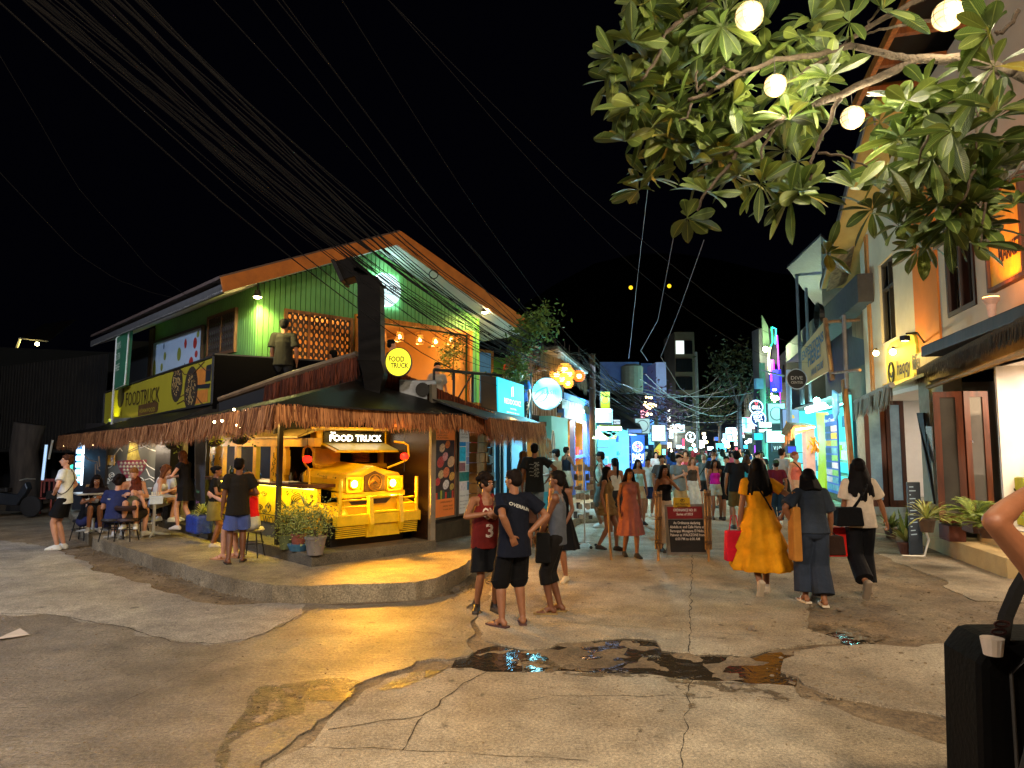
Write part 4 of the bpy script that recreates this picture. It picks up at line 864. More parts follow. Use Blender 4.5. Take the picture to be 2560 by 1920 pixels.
mb=MB();mb.prism([JG.P(gm_-.19,z_gb+.02,.0),JG.P(gm_+.19,z_gb+.02,.0),JG.P(gm_+.19,zh-.06,.0),JG.P(gm_,zh+.02,.0),JG.P(gm_-.19,zh-.06,.0)],JG.n*.03);mb.build('grille',M('#5a4010',.6,key='grille_shade'),jt)
mb=MB()
for k in range(28):a,b=2*pi*k/28,2*pi*(k+1)/28;mb.tube([JG.P(gm_+.12*cos(a),(z_gb+zh)/2-.01+.13*sin(a),.04),JG.P(gm_+.12*cos(b),(z_gb+zh)/2-.01+.13*sin(b),.04)],.008,4)
cz_=(z_gb+zh)/2-.01
for i in range(7):
 z_=cz_-.1+i*.022;wv_=sqrt(max(0,.12**2-(z_-cz_)**2))*.9
 if i<4:mb.tube([JG.P(gm_-wv_,z_,.04),JG.P(gm_-wv_*.3,z_-.008,.04),JG.P(gm_+wv_*.3,z_+.008,.04),JG.P(gm_+wv_,z_,.04)],.004,4)
for sg in(-1,1):
 for i in range(5):mb.tube([JG.P(gm_+sg*(.008+i*.018),cz_+.115-i*.016,.04),JG.P(gm_+sg*(.008+i*.018),cz_+.03-i*.01,.04),JG.P(gm_+sg*(.06+i*.012),cz_-.015-i*.004,.04)],.004,4)
mb.build('emblem',M('#c89020',.35,.5,key='brass'),jt)
hl=[]
for px,py in((884,1210),(980,1207)):
 p=JG.px(px,py,.03);hl.append(p);mb=MB();mb.lathe(p-JG.n*.02,[(.078,0),(.085,.02),(.078,.05)],20,JG.n);h_=mb.build('headlight',YEL,jt);mb=MB();mb.lathe(p+JG.n*.012,[(.066,0),(.05,.025),(.01,.035)],18,JG.n);mb.build('lens',glow('#ffc860',60,'headlamp_lens'),h_)
 light('SPOT',p+JG.n*.09,'#ffae28',300,.04,aim=p+JG.n*5+JG.d*.8-Z*1.6,spot=125,blend=.5);light('POINT',p+JG.n*.16,'#ffb838',6,.04)
for a0,a1 in((gl_-.34,gl_+.02),(gr_-.02,gr_+.3)):
 mb=MB();n=22;th_=[.6+(pi-.6)*k/n for k in range(n+1)];O=lambda a,q,f:JG.P(a,.58+sin(q)*.46*f**1.2,-.28+cos(q)*.52*f)
 vs_=[]
 for q in th_:vs_+=[O(a0+.02,q,.76),O(a0,q,.79),O(a0,q,.97),O(a0+.03,q,1),O(a1-.03,q,1),O(a1,q,.97),O(a1,q,.79),O(a1-.02,q,.76)]
 mb.add(vs_,[(k*8+c,k*8+(c+1)%8,(k+1)*8+(c+1)%8,(k+1)*8+c)for k in range(n)for c in range(8)]);mb.build('fender',YEL,jt,smooth=False)
mb=MB();mb.fbox(JG,gl_-.3,gr_+.26,.45,.96,-1.2,-.5);mb.build('engine_bay',BLK,jt)
mb=MB();mb.fbox(JG,gl_-.06,gr_+.06,z_gb-.08,z_gb,-.3,.02);mb.fbox(JG,gl_+.04,gr_-.04,.62,z_gb-.08,-.3,-.08);mb.build('front_apron',YEL,jt)
mb=MB();mb.prism([JG.P(gm_-.45,z_gb-.1,-.07),JG.P(gm_+.4,z_gb-.1,-.07),JG.P(gm_+.28,z_gb-.2,-.07),JG.P(gm_-.36,z_gb-.2,-.07)],JG.n*.01);mb.build('air_slot',c_black,jt)
for a,sd_ in((gl_-.2,0),(gr_+.18,1)):
 p=JG.P(a,ZP+.34,-.30);w_=MB();w_.lathe(p-JG.d*.09,[(.2,0),(.31,.01),(.34,.06),(.34,.12),(.31,.17),(.2,.18)],28,JG.d);wh=w_.build('wheel',M('#120f0d',.8,key='tyre'),jt);w_=MB();w_.lathe(p-JG.d*.095,[(.19,0),(.17,.03),(.06,.02)],20,JG.d);w_.build('rim',M('#c8a020',.5,.3,key='rim'),wh)
b0,b1=JF.uv(838,1290)[0],JF.uv(1047,1270)[0];zb1=JF.uv(848,1290)[1];zb0=zb1-.16
mb=MB();mb.fbox(JF,b0,b1,zb0,zb1,-.08,.06);mb.build('bumper',YEL,jt,bevel=.01)
mb=MB()
for a in(b0+.08,b1-.05):mb.tube([JF.P(a,zb1,0),JF.P(a,JF.uv(845,1198)[1],0)],.028,10)
build_sep(mb,'bumper_post',YEL,jt)
mb=MB();m0,m1=JF.uv(918,1250)[0],JF.uv(1000,1250)[0];za,zc_=JF.uv(850,1253)[1],JF.uv(850,1270)[1]
for z_ in(za,zc_):
 mb.tube([JF.P(b0+.08,z_,0),JF.P(m0,z_,0)],.013,8);mb.tube([JF.P(m1,z_,0),JF.P(b1-.05,z_,0)],.013,8)
mb.tube([JF.P(m0,za+.03,.02),JF.P(m1,za+.03,.02)],.02,8);mb.tube([JF.P(m0+.05,zb1+.02,.05),JF.P(m1-.02,zb1+.02,.05)],.02,8)
for a in(m0,m1-.06):mb.prism([JF.P(a,zb0-.12,.07),JF.P(a,zb0,.11),JF.P(a,za+.05,.06),JF.P(a,za+.05,-.01),JF.P(a,zb0,-.0)],JF.d*.07)
mb.build('bull_bar',YEL,jt)
mb=MB()
for i in range(6):
 z_=zb0-.03-i*.03
 for a0,a1 in((b0+.03,m0-.01),(m1+.02,b1-.04)):mb.fbox(JF,a0,a1,z_,z_+.016,-.04,.02-i*.004)
mb.fbox(JF,m0-.0,m1,zb0-.2,zb0,-.05,-.0);mb.build('valance',YEL,jt)
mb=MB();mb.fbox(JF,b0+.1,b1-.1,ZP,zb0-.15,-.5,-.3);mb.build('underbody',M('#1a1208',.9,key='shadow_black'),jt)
CW0,CW1=.42,2.02
def XP(t,w,z):return C0+UU*t+VV*w+Z*(z-ZS)
cabt=1.45;Ln=4.85
def xbox(mb,t0,t1,w0,w1,z0,z1):return mb.obox(XP(t0,w0,z0),UU*(t1-t0),VV*(w1-w0),Z*(z1-z0))
WF=Face(C0+UU*1.45,46,1);ws=WF.uv(795,1140)[0];we=WF.uv(958,1140)[0]
mb=MB();xbox(mb,1.35,1.55,ws-.05,we+.05,zh+.02,1.62);mb.build('cowl',YEL,jt,bevel=.03)
zr0,zr1=1.60,1.9
mb=MB()
for a,b in((ws-.05,ws+.06),(we-.06,we+.05)):xbox(mb,1.45,1.55,a,b,zr0,zr1)
xbox(mb,1.45,1.55,ws+.06,ws+.42,zr0,zr1-.02)
build_sep(mb,'windscreen_frame',YEL,jt)
v0,v1=ws-.02,we+.22;a,b,c,d=XP(1.4,ws-.02,1.96),XP(1.4,we+.04,1.96),XP(.98,we+.12,1.82),XP(.98,ws+.06,1.82)
mb=MB();mb.prism([a,b,c,d],Z*.02);mb.build('visor',YEL,jt);mb=MB();i_=lambda p,q,k:p.lerp(q,k)
m4=(a+b+c+d)/4;mb.prism([p.lerp(m4,.14)+Z*.024 for p in(a,b,c,d)],Z*.01);mb.build('visor_panel',M('#b8b4a0',.3,key='grey_acrylic'),jt)
mb=MB();xbox(mb,1.38,1.6,ws-.08,we+.1,1.96,2.26);mb.build('header_box',YEL,jt,bevel=.02)
hd=Face(C0+UU*1.38,46,1);mb=MB();mb.fbox(hd,ws+.05,we-.04,1.985,2.19,0,.03);sgn=mb.build('header_sign',M('#15140f',.5,key='sign_black'),jt)
mb=MB();text_mb(mb,'FOOD TRUCK',hd.P((ws+we)/2+.02,2.015,.036),hd.d,Z,.105,(we-ws)*.8,'C',bold=.03);text_mb(mb,'THE',hd.P(ws+.16,2.14,.036),hd.d,Z,.03,.1,bold=.02);mb.build('lettering',glow('#fff6e0',3.2,'lit_letters'),sgn)
mb=MB()
for i in range(7):mb.lathe(XP(1.62,(ws+we)/2+.28,1.64+i*.033),[(.14,0),(.17,.012),(.17,.022),(.14,.03)],20)
tag(mb.build('basket',wood('#b07830',10)),'stack of round rattan trays on the dashboard behind the windscreen','baskets')
SD=Face(C0+VV*.42,-44,-1)
mb=MB();t0,t1=.66,4.85
mb.fbox(SD,t0,t1,.62,zc-.02,-.06,0);mb.build('side_panel',YEL,jt)
mb=MB();mb.fbox(SD,t0,t1,ZP,.62,-.06,-.012);mb.build('plinth',M('#4a463c',.9,key='grey_block'),jt)
mb=MB();mb.fbox(SD,t0-.05,t1+.1,zc,zc+.05,-.3,.28);mb.build('counter_top',wood('#4a2814',6,.35),jt)
mb=MB();mb.fbox(SD,t0+.05,t1,zc-.035,zc-.02,.03,.06);mb.build('light_strip',glow('#fff04a',18,'led_strip'),jt)
light('AREA',SD.P(2.4,zc-.06,.14),'#ffe040',17,aim=SD.P(2.4,.6,-.02),size=4.0,sy=.12)
zw1=1.92
mb=MB();mb.fbox(SD,t0+.1,t1,zw1,2.06,-.1,.02)
pil=[(693,.16),(560,.2)]
def st(px):return SD.uv(px,1150)[0]
for pxa,pxb in((524,557),(586,592),(632,640),(676,690)):
 a,b=st(pxb),st(pxa);mb.fbox(SD,a,b,zc+.05,zw1,-.08,0)
mb.build('window_frame',YEL,jt)
mb=MB();f0,f1=st(712),st(698);
for k in range(6):z0_,z1_=zc+.05+(zw1-zc)*k/6,zc+.05+(zw1-zc)*(k+1)/6;o_=.05*sin(pi*k/5);mb.fbox(SD,f0-o_,f1-o_*.6,z0_,z1_,-.08,0)
mb.build('curved_pillar',YEL,jt)
mb=MB();w_=2.0
mb.prism([SD.P(t0+.6,2.06,.06),SD.P(t1,2.06,.06),SD.P(t1,2.2,-.35),SD.P(t0+.6,2.2,-.35)],Z*.03);mb.prism([SD.P(t0+.6,2.2,-.35),SD.P(t1,2.2,-.35),SD.P(t1,2.2,-1.7),SD.P(t0+.6,2.2,-1.7)],Z*.03);mb.build('truck_roof',M('#c8b070',.5,key='cream_paint'),jt)
mb=MB();mb.fbox(SD,1.6,t1,ZP,2.2,-1.75,-1.68);mb.fbox(SD,t1-.05,t1,ZP,2.2,-1.7,-.1);build_sep(mb,'kitchen_wall',M('#2a2c30',.6,key='kitchen_dark'),jt)
mb=MB();a,b=st(632),st(594);mb.fbox(SD,a-.5,b+.3,1.35,2.0,-1.66,-1.62);mb.build('lit_panel',glow('#3a8ad8',1.6),jt)
mb=MB();rs=random.Random(3)
for i in range(4):mb.fbox(SD,a-.2+i*.2,a-.08+i*.2,1.52,1.72,-1.61,-1.6)
mb.build('menu_card',glow('#d8e8f0',.9),jt)
mb=MB();mb.fbox(SD,1.62,2.1,zc+.06,2.0,-.75,-.7);mb.build('cab_partition',M('#c89010',.5,key='yellow_board'),jt)
light('POINT',SD.P(2.6,1.95,-.9),'#a8c8ff',26,.1);light('POINT',SD.P(3.9,1.95,-.6),'#ffd890',16,.1)
dr=MB();rs=random.Random(8)
def pp(px,py):return SD.px(px,py,.006)
def line(pts_,w_=.007):dr.tube([pp(*p)for p in pts_],w_,4,False)
def spiral(cx,cy,r,turns=1.6,ph=0):line([(cx+r*(1-k/26)*cos(ph+turns*2*pi*k/24),cy+r*(1-k/26)*sin(ph+turns*2*pi*k/24))for k in range(25)])
for i in range(4):line([(728+0*i,1262),(730+i*5,1240-i*-3),(748+i*2,1232+i*4),(760,1248+i*4),(772,1262+i*2),(784-i,1250)])
line([(712,1263),(716,1275),(724,1281),(733,1279),(738,1268)]);line([(700,1252),(712,1268)]);line([(703,1250),(715,1266)]);line([(755,1232),(760,1245),(768,1250),(764,1235),(759,1228),(755,1232)]);line([(728,1228),(734,1224),(742,1228),(734,1234),(728,1228)]);line([(718,1227),(721,1232),(718,1238),(715,1232),(718,1227)])
for c in((645,1232,9),(660,1232,8),(643,1258,6),(650,1268,7),(640,1270,5),(662,1278,6),(770,1280,5),(780,1240,5)):spiral(*c,ph=rs.uniform(0,6))
line([(664,1266),(666,1278),(671,1282),(676,1276),(677,1264),(671,1256),(664,1266)]);line([(668,1262),(671,1270),(674,1262)],.012)
for i in range(16):
 x,y=rs.uniform(528,552),rs.uniform(1138,1205);line([(x,y),(x+rs.uniform(-4,4),y+rs.uniform(2,7)),(x+rs.uniform(-5,5),y+rs.uniform(5,10))],.006)
for i in range(10):
 x,y=rs.uniform(679,688),rs.uniform(1130,1200);line([(x,y),(x+rs.uniform(-3,3),y+4),(x+rs.uniform(-3,3),y+8)],.006)
dr.fbox(SD,st(536),st(532),SD.uv(534,1168)[1],SD.uv(534,1137)[1],.0,.008)
dr.build('line_drawing',BLK,jt,fixn=False)
mb=MB();zt_=SD.uv(700,1297)[1];text_mb(mb,'WANNA WOK WITH ME',SD.P(st(607),zt_-.13,.008),-SD.d,Z,.15,(st(607)-st(770)));mb.build('lettering',BLK,jt)
mb=MB();mb.fbox(SD,t0,t1,zt_+.035,zt_+.045,0,.01);mb.build('trim_line',BLK,jt)
mb=MB();P_=lambda px,py,Y=10.9:at(px,py,Y)
mb.tube([P_(772,1172),P_(762,1160),P_(757,1140),P_(760,1122),P_(768,1115),P_(778,1118),P_(784,1130),P_(782,1155),P_(790,1163),P_(800,1163)],.018,8);mb.tube([P_(772,1172),P_(774,1232)],.018,8)
mb.tube([P_(968,1170,11.6),P_(1016,1150,11.6),P_(1022,1140,11.6),P_(1020,1113,11.6),P_(1010,1107,11.6),P_(985,1104,11.6)],.018,8);build_sep(mb,'mirror_arm',YEL,jt)
rs=random.Random(4)
for i in range(16):
 q=SD.P(rs.uniform(1.0,4.4),zc+.05,rs.uniform(-.22,.02));mb=MB();h_=rs.uniform(.12,.24);mb.lathe(q,[(.03,0),(.032,h_*.6),(.014,h_*.75),(.012,h_)],10)
 tag(mb.build('bottle',M(['#3a2010','#c8c8b8','#204a20','#a8c0c8'][i%4],.1,trans=.5,var=0,bump=0,key='bottle_glass'),smooth=True),'small bottle standing among others on the truck counter','bottle','bottles along the truck counter')
for i,(t_,c_)in enumerate(((.95,'#181410'),(1.35,'#c8c0b0'),(3.0,'#b8a080'))):
 mb=MB();mb.fbox(SD,t_,t_+.3,zc+.052,zc+.07,-.05,.2);tag(mb.build('tray',M(c_,.5,key='tray'),bevel=.005),['black serving tray near the cab end of the counter','pale menu tray left of the black tray on the counter','tan board in front of the barefoot couple on the counter'][i],'tray')
for i,(px,py,Y)in enumerate(((768,1148,10.6),(1011,1141,11.3))):
 p=at(px,py,Y);r_=root('red_lantern',p,['round red paper lantern hanging at the left mirror of the yellow truck','round red paper lantern hanging at the right mirror against the dark wall'][i],'lantern');mb=MB()
 mb.lathe(p-Z*.055,[(.03,0),(.062,.02),(.07,.055),(.062,.09),(.03,.11)],16);mb.build('shade',glow('#ff1a10',3.0,'red_paper'),r_,True);mb=MB();mb.tube([p+Z*.055,p+Z*.45],.004,4);mb.tube([p-Z*.055,p-Z*.25],.006,4);mb.build('cord',BLK,r_);light('POINT',p+V((0,-.1,0)),'#ff2010',1.6,.05)
dw=root('dark_side_wall',C0+VV*2.2+Z*ZP,'dark brown wall closing the right side of the truck bay','wall');mb=MB();mb.obox(C0+VV*2.15+UU*.05+Z*(ZP-ZS),UU*2.4,VV*.06,Z*2.6);mb.build('wall_panel',M('#2c1c10',.25,var=.3,key='brown_gloss'),dw);mb=MB();mb.obox(C0+VV*2.13+UU*.0+Z*(ZP-ZS),UU*.07,VV*.1,Z*2.6);mb.build('corner_post',M('#7a7468',.5,key='grey_paint'),dw)
mb=MB();mb.obox(C0+VV*.5+UU*2.4+Z*(ZP-ZS),UU*.06,VV*1.7,Z*2.4);mb.build('back_panel',M('#1c1410',.6,key='brown_dark'),dw)
mb=MB();mb.obox(C0+VV*2.2+UU*4.9+Z*.1,UU*.06,VV*3,Z*2.3);mb.build('rear_panel',M('#1c1410',.6,key='brown_dark'),dw)
sl=root('string_lights',at(600,1040,10),'string of tiny warm bulbs tucked under the left thatched eave','string lights');rs=random.Random(6);pts_=[]
for i in range(60):
 q=i/59;pts_.append(at(690-540*q,1052+62*q+7*sin(i*1.3),0+(9.2+9.2*q**1.35)))
mb=MB();mb.tube(pts_,.004,4);mb.build('cord',BLK,sl,fixn=False);mb=MB()
for p in pts_[::2]:mb.ball(p-Z*.02,.011,6,4)
for px,py in((585,1024),(617,1024),(661,1029),(592,1063),(625,1065),(555,1052),(536,1055)):mb.ball(at(px,py,9.9),.018,7,5)
mb.build('bulb',glow('#ffe0a0',25,'bulb_glow'),sl)
light('POINT',SD.P(1.6,2.35,.55),'#ffc868',26,.06);light('POINT',SD.P(3.3,2.35,.5),'#ffc868',24,.06);light('POINT',hd.P((ws+we)/2,2.5,.75),'#ffd060',32,.08);light('POINT',JF.P(1.2,2.25,.5),'#ffc850',26,.08)
def frame_face(A,B,out):
 A,B=V(A),V(B);d=B-A;az=math.degrees(atan2(d.x,d.y));return Face((A.x,A.y),az,out),V((d.x,d.y,0)).length
FM,LM=frame_face(at(262,1200,17.2),at(392,1200,15.2),1)
mw=root('mural_wall',FM.P(LM/2,ZP),'grey wall painted with a red scaled noodle bowl and white curls behind the bar tables','wall')
mb=MB();mb.fbox(FM,0,LM,ZP,2.6,-.1,0);mb.build('wall_panel',M('#5e6058',.8,var=.15,scale=2,key='grey_paint'),mw)
def mp_(px,py,o=.006):return FM.px(px,py,o)
WH=M('#d8d8cc',.7,var=0,bump=0,key='white_paint')
mb=MB();bowl=[(293,1152),(367,1149),(366,1160),(360,1176),(348,1190),(341,1195),(316,1195),(306,1186),(297,1170),(293,1158)];mb.poly([mp_(*p)for p in bowl]);mb.build('bowl_paint',M('#7c1c30',.7,var=.1,key='crimson_paint'),mw)
mb=MB();mb.poly([mp_(316,1196),mp_(341,1195),mp_(345,1203),mp_(313,1203)]);mb.build('bowl_foot',WH,mw)
mb=MB();mb2=MB()
for r_ in range(5):
 y=1157+r_*8.5;hw=[34,31,26,20,12][r_];n=[7,7,6,4,3][r_]
 for i in range(n):
  x=330-hw+2*hw*(i+.5*(r_%2==0)+.25)/n;mb.poly([mp_(x+4.2*cos(a),y+(4.4*sin(a)if sin(a)>0 else-4*(1-abs(cos(a)))*1),.01)for a in[2*pi*k/12 for k in range(12)]]);mb2.poly([mp_(x+1.8*cos(a),y+1.4*sin(a),.013)for a in[2*pi*k/8 for k in range(8)]])
mb.build('scale_pattern',M('#8a8a7c',.7,key='grey_paint'),mw);mb2.build('scale_pattern',M('#d8d098',.7,key='cream_paint'),mw)
mb=MB()
for i in range(11):mb.tube([mp_(318+i*3.2,1150),mp_(322+i*2.3,1128),mp_(326+i*1.8,1105)],.012,4,False)
mb.build('noodle_paint',M('#b8a848',.7,key='noodle_paint'),mw)
mb=MB();mb.tube([mp_(316,1134),mp_(372,1112)],.014,4);mb.tube([mp_(318,1130),mp_(362,1108)],.012,4);mb.build('chopstick_paint',BLK,mw)
mb=MB()
def curl(cx,cy,r,ph,turns=1.6):mb.tube([mp_(cx+r*(1-k/24)*cos(ph+turns*2*pi*k/20),cy+r*(1-k/24)*sin(ph+turns*2*pi*k/20))for k in range(21)],.012,4,False)
for c in((280,1188,8,2),(352,1202,9,3),(340,1212,7,1),(362,1235,8,3),(357,1222,7,0),(270,1202,7,1),(345,1232,6,4)):curl(*c)
for l in([(264,1150),(280,1145),(300,1120),(306,1128)],[(355,1112),(372,1122),(390,1128)],[(358,1150),(370,1165),(388,1175)],[(264,1172),(276,1168),(290,1155)],[(366,1172),(374,1190),(386,1196)],[(264,1210),(282,1198),(300,1215),(300,1240)],[(362,1200),(375,1196),(390,1208)]):mb.tube([mp_(*p)for p in l],.011,4,False)
mb.build('curl_paint',WH,mw)
p=mp_(280,1150,.02);sg_=root('notice_sign',p,'small yellow notice with a crossed circle fixed on the mural wall','sign');mb=MB();mb.fbox(FM,FM.uv(271,1150)[0],FM.uv(289,1150)[0],FM.uv(280,1163)[1],FM.uv(280,1138)[1],.012,.03);mb.build('panel',M('#c89a30',.6,key='sign_face'),sg_);mb=MB();mb.lathe(mp_(280,1149,.032),[(.05,0),(.05,.003)],16,FM.n);mb.build('symbol',M('#d8d0c0',.6,key='sign_face'),sg_);mb=MB();mb.tube([mp_(277,1152,.037),mp_(283,1146,.037)],.008,4);mb.build('symbol_bar',M('#a02018',.6,key='sign_ink'),sg_)
F2,L2=frame_face(at(392,1200,15.1),at(418,1200,14.8),1);mb=MB();mb.fbox(F2,0,L2+.2,ZP,2.6,-.2,.05);tag(mb.build('black_column',c_black),'broad black column right of the bowl mural','column')
F3,L3=frame_face(at(418,1200,15.2),at(530,1200,14.0),1);mb=MB();mb.fbox(F3,0,L3*.35,ZP,2.5,-.1,0);tag(mb.build('plaster_wall',M('#b8a888',.8,var=.15,scale=2,key='plaster')),'cream plaster wall piece behind the waitress','wall');mb=MB();mb.fbox(F3,L3*.35,L3,ZP,2.5,-.6,-.5);tag(mb.build('back_wall',c_black),'black wall behind the menu board','wall')
light('POINT',mp_(345,1118,.4),'#ffe8c8',16,.06);light('POINT',mp_(288,1118,.4),'#ffe8c8',14,.06);light('POINT',F3.P(L3*.2,2.3,.8),'#ffd8a0',22,.1)  # unseen point lights added near the wall top to wash the mural
F4,L4=frame_face(at(208,1200,17.6),at(262,1200,17.0),1);mb=MB();mb.fbox(F4,0,L4,ZS,2.5,-.2,0);tag(mb.build('dark_wall',M('#1c1714',.7,var=.3,key='dark_wall')),'dark brown wall with wires left of the mural','wall')
mb=MB();P4=lambda x,y,Y=16.7:at(x,y,Y);mb.tube([P4(208,1135),P4(222,1150),P4(243,1155),P4(244,1175)],.012,5);mb.tube([P4(247,1140),P4(249,1165),P4(243,1170),P4(250,1178)],.015,5);mb.tube([P4(238,1160),P4(238,1205)],.01,5);tag(mb.build('loose_wire',M('#6a5a48',.6,key='wire')),'looped loose wire hanging on the dark wall','wire')
fx=root('drinks_fridge',at(198,1240,18),'tall blue-lit glass drinks fridge behind the man in the white T-shirt','fridge');a=at(190,1128,18);b=at(208,1128,18);W_=(b-a).length;mb=MB();mb.box(a.x+W_/2,18.35,.25,W_+.1,.6,2.0);mb.build('casing',M('#20242a',.4,key='fridge_case'),fx);mb=MB();mb.box(a.x+W_/2,18.03,.95,W_-.05,.03,1.15);mb.build('glass_door',glow('#5aa8e8',1.1),fx);mb=MB();rs=random.Random(2)
for r_ in range(6):
 for i in range(3):mb.box(a.x+.03+i*.055,18.0,1.0+r_*.18,.04,.02,.12)
build_sep(mb,'bottle_row',glow('#d8f0ff',1.2),fx);mb=MB();mb.box(b.x,18.0,.9,.03,.04,1.25);mb.build('light_tube',glow('#e8f6ff',5),fx);light('POINT',V((a.x,17.7,1.5)),'#80c8ff',9,.1)
f2=root('counter_fridge',at(174,1185,19),'small green-lit display fridge behind the left standing man','fridge');p=at(172,1172,19);mb=MB();mb.box(p.x,19.2,p.z-.2,.34,.4,.42);mb.build('casing',M('#2a2c2c',.5,key='fridge_case'),f2);mb=MB();mb.box(p.x,18.98,p.z-.12,.24,.02,.24);mb.build('glass_door',glow('#48d8b8',1.2),f2)
for i,(px,y0,y1,pw,tl,lb)in enumerate([(106,1200,1112,.05,.25,'leaning white fluorescent tube beside the dark tree trunk'),(122,1148,1100,.04,.08,'shorter pale plank leaning behind the fluorescent tube')]):
 a,b=at(px,y0,18.5),at(px+10,y1,18.5);mb=MB();mb.tube([a,b],pw*.7,6);tag(mb.build('light_tube' if i==0 else 'plank',glow('#a8c8e8',.7)if i==0 else M('#a09480',.7)),lb,'tube light' if i==0 else 'plank')
mb=MB();mb.tube([at(60,1300,21),at(66,1200,21),at(60,1130,21),at(75,1060,21)],[.5,.4,.38,.42],10);tag(mb.build('tree',wood('#3a332c',3,.9),smooth=True),'thick dark tree trunk at the far left of the street','tree')
def chair(loc,rz,label,col='#7a2a1c',h=.46,back=.98,W_=.42,group=None):
 r_=root('chair',loc,label,'chair',group,rz);WLOC[r_.name]=V((0,0,0));w_=wood(col,8)
 def lp(name,f):
  m_=MB();f(m_);return m_.build(name,w_,r_,local=True,bevel=.005)
 lp('seat',lambda m_:m_.box(0,0,h-.03,W_,W_,.035))
 for x in(-1,1):
  for y in(-1,1):lp('leg',lambda m_:m_.box(x*W_*.44,y*W_*.44,0,.04,.04,h if y<0 else back))
 lp('backrest',lambda m_:[m_.box(q,W_*.44,h+.12,.05,.015,back-h-.14)for q in(-.12,0,.12)]and m_.box(0,W_*.44,back-.08,W_,.03,.08));return r_
chair(pt(113,1285,0),.3,'red-brown slatted wooden chair standing empty at the far left')
def stool(px,py,zg,label,h=.40,col='#1a1412',r=.16,back=False,group='bar stools on the terrace'):
 p=pt(px,py,zg);r_=root('bar_stool',p,label,'stool',group);mb=MB();mb.lathe(p+Z*(h-.05),[(r,0),(r+.02,.02),(r,.06)],18);mb.build('seat',M(col,.6,key='seat_pad'),r_)
 for k in range(4):a=pi/4+k*pi/2;mb=MB();mb.tube([p+V((cos(a)*r*.8,sin(a)*r*.8,h-.04)),p+V((cos(a)*(r+.05),sin(a)*(r+.05),0))],.011,6);mb.build('leg',c_black,r_)
 mb=MB();mb.tube([p+V((cos(a)*(r+.02),sin(a)*(r+.02),.22))for a in[2*pi*k/12 for k in range(13)]],.008,5);mb.build('foot_ring',c_black,r_)
 if back:mb=MB();mb.tube([p+V((r*cos(a)*1.1,r*sin(a)*1.1,h+.2))for a in[R(200+14*k)for k in range(11)]],.05,6);mb.build('backrest',M(col,.6,key='seat_pad'),r_)
 return r_
stool(278,1352,ZS,'black bar stool under the man in the navy shirt');stool(316,1352,ZS,'dark padded bar stool under the woman in the green top',back=True,col='#2c1410');stool(343,1330,ZS,'empty black bar stool between the steel table and the platform');stool(203,1350,ZS*0,'low stool under the woman in the patterned skirt',h=.42)
stool(377,1308,ZP,'black stool under the long-haired woman in the white top');stool(416,1300,ZP,'stool under the black-haired diner in white',h=.42);stool(629,1392,ZS,'white-topped low stool under the woman in red',h=.45,col='#c8c0b0')
def steel_table(px,py,label,h=.74,w_=.62):
 p=pt(px,py,ZS);r_=root('bar_table',p,label,'table','square steel pedestal tables');mb=MB();mb.box(p.x,p.y,ZS+h,w_,w_,.03,R(40));mb.build('tabletop',c_steel,r_,bevel=.01);mb=MB();mb.tube([p,p+Z*h],.03,10);mb.build('column',c_steel,r_)
 for k in range(4):a=k*pi/2+.3;mb=MB();mb.tube([p+Z*.06,p+V((cos(a)*.3,sin(a)*.3,.02))],[.03,.018],6);mb.build('foot',c_steel,r_)
steel_table(304,1345,'square steel table nearer the left with a bare top');steel_table(383,1340,'square steel table carrying the white caddy',w_=.6);steel_table(232,1330,'steel table of the seated group holding a napkin holder',.76,.7);steel_table(402,1312,'small table of the two women in white on the platform',.95-.17+.0,.5)
p=pt(390,1260,ZS+.77);cdy=root('table_caddy',p,'white and blue caddy of cutlery on the right steel table','caddy');mb=MB();mb.box(p.x,p.y,p.z,.2,.14,.13,.5);mb.build('box',M('#b8c8d8',.5,key='plastic'),cdy,bevel=.01);mb=MB()
for i in range(5):mb.tube([p+V((-.07+i*.035,0,.1)),p+V((-.08+i*.038,0,.2))],.008,4)
build_sep(mb,'cutlery',c_steel,cdy)
p=at(225,1250,13.7);nh=root('napkin_holder',p,'fan of white napkins on the table of the seated group','napkins');mb=MB()
for i in range(9):a=-.9+i*.22;mb.obox(p+V((i*.012-.05,0,-.06)),V((.02,.03,0)),V((sin(a)*.05,.0,0))+V((0,.06,0)),V((sin(a)*.12,0,.17)))
build_sep(mb,'napkin',M('#d8dce4',.8,key='paper'),nh)
a_,b_=at(489,1088,13.2),at(512,1084,12.9);c_,d_=at(513,1282,12.9),at(490,1285,13.2);mn=root('menu_board',d_,'tall chalkboard drinks menu in pastel chalk colours beside the truck','menu board');mb=MB();mb.prism([d_,c_,b_,a_],V((-.05,.06,0)));mb.build('board',M('#33363e',.8,var=.2,key='chalkboard'),mn)
rt=(c_-d_);rt.z=0;rt.normalize();nrm=V((rt.y,-rt.x,0));hh=a_.z-d_.z
for i,(t_,col,v_,w_)in enumerate([('THE','#d8a8b8',.90,.12),('VIBE','#d8a8b8',.82,.13),('Happy','#d89aa8',.70,.15),('Hour','#d89aa8',.63,.12),('Mojito','#d8a888',.54,.15),('Margarita','#78c8b8',.475,.17),('Mai','#6aa0d8',.38,.12),('Tai','#6aa0d8',.34,.1),('Fresh','#78c8a8',.27,.13),('Spritz','#b888d8',.14,.14)]):
 mb=MB();text_mb(mb,t_,d_+rt*.02+Z*hh*v_+nrm*.012,rt,Z,.055,w_);mb.build('chalk_lettering',M(col,.8,em=.12,var=0,bump=0,key='chalk'),mn)
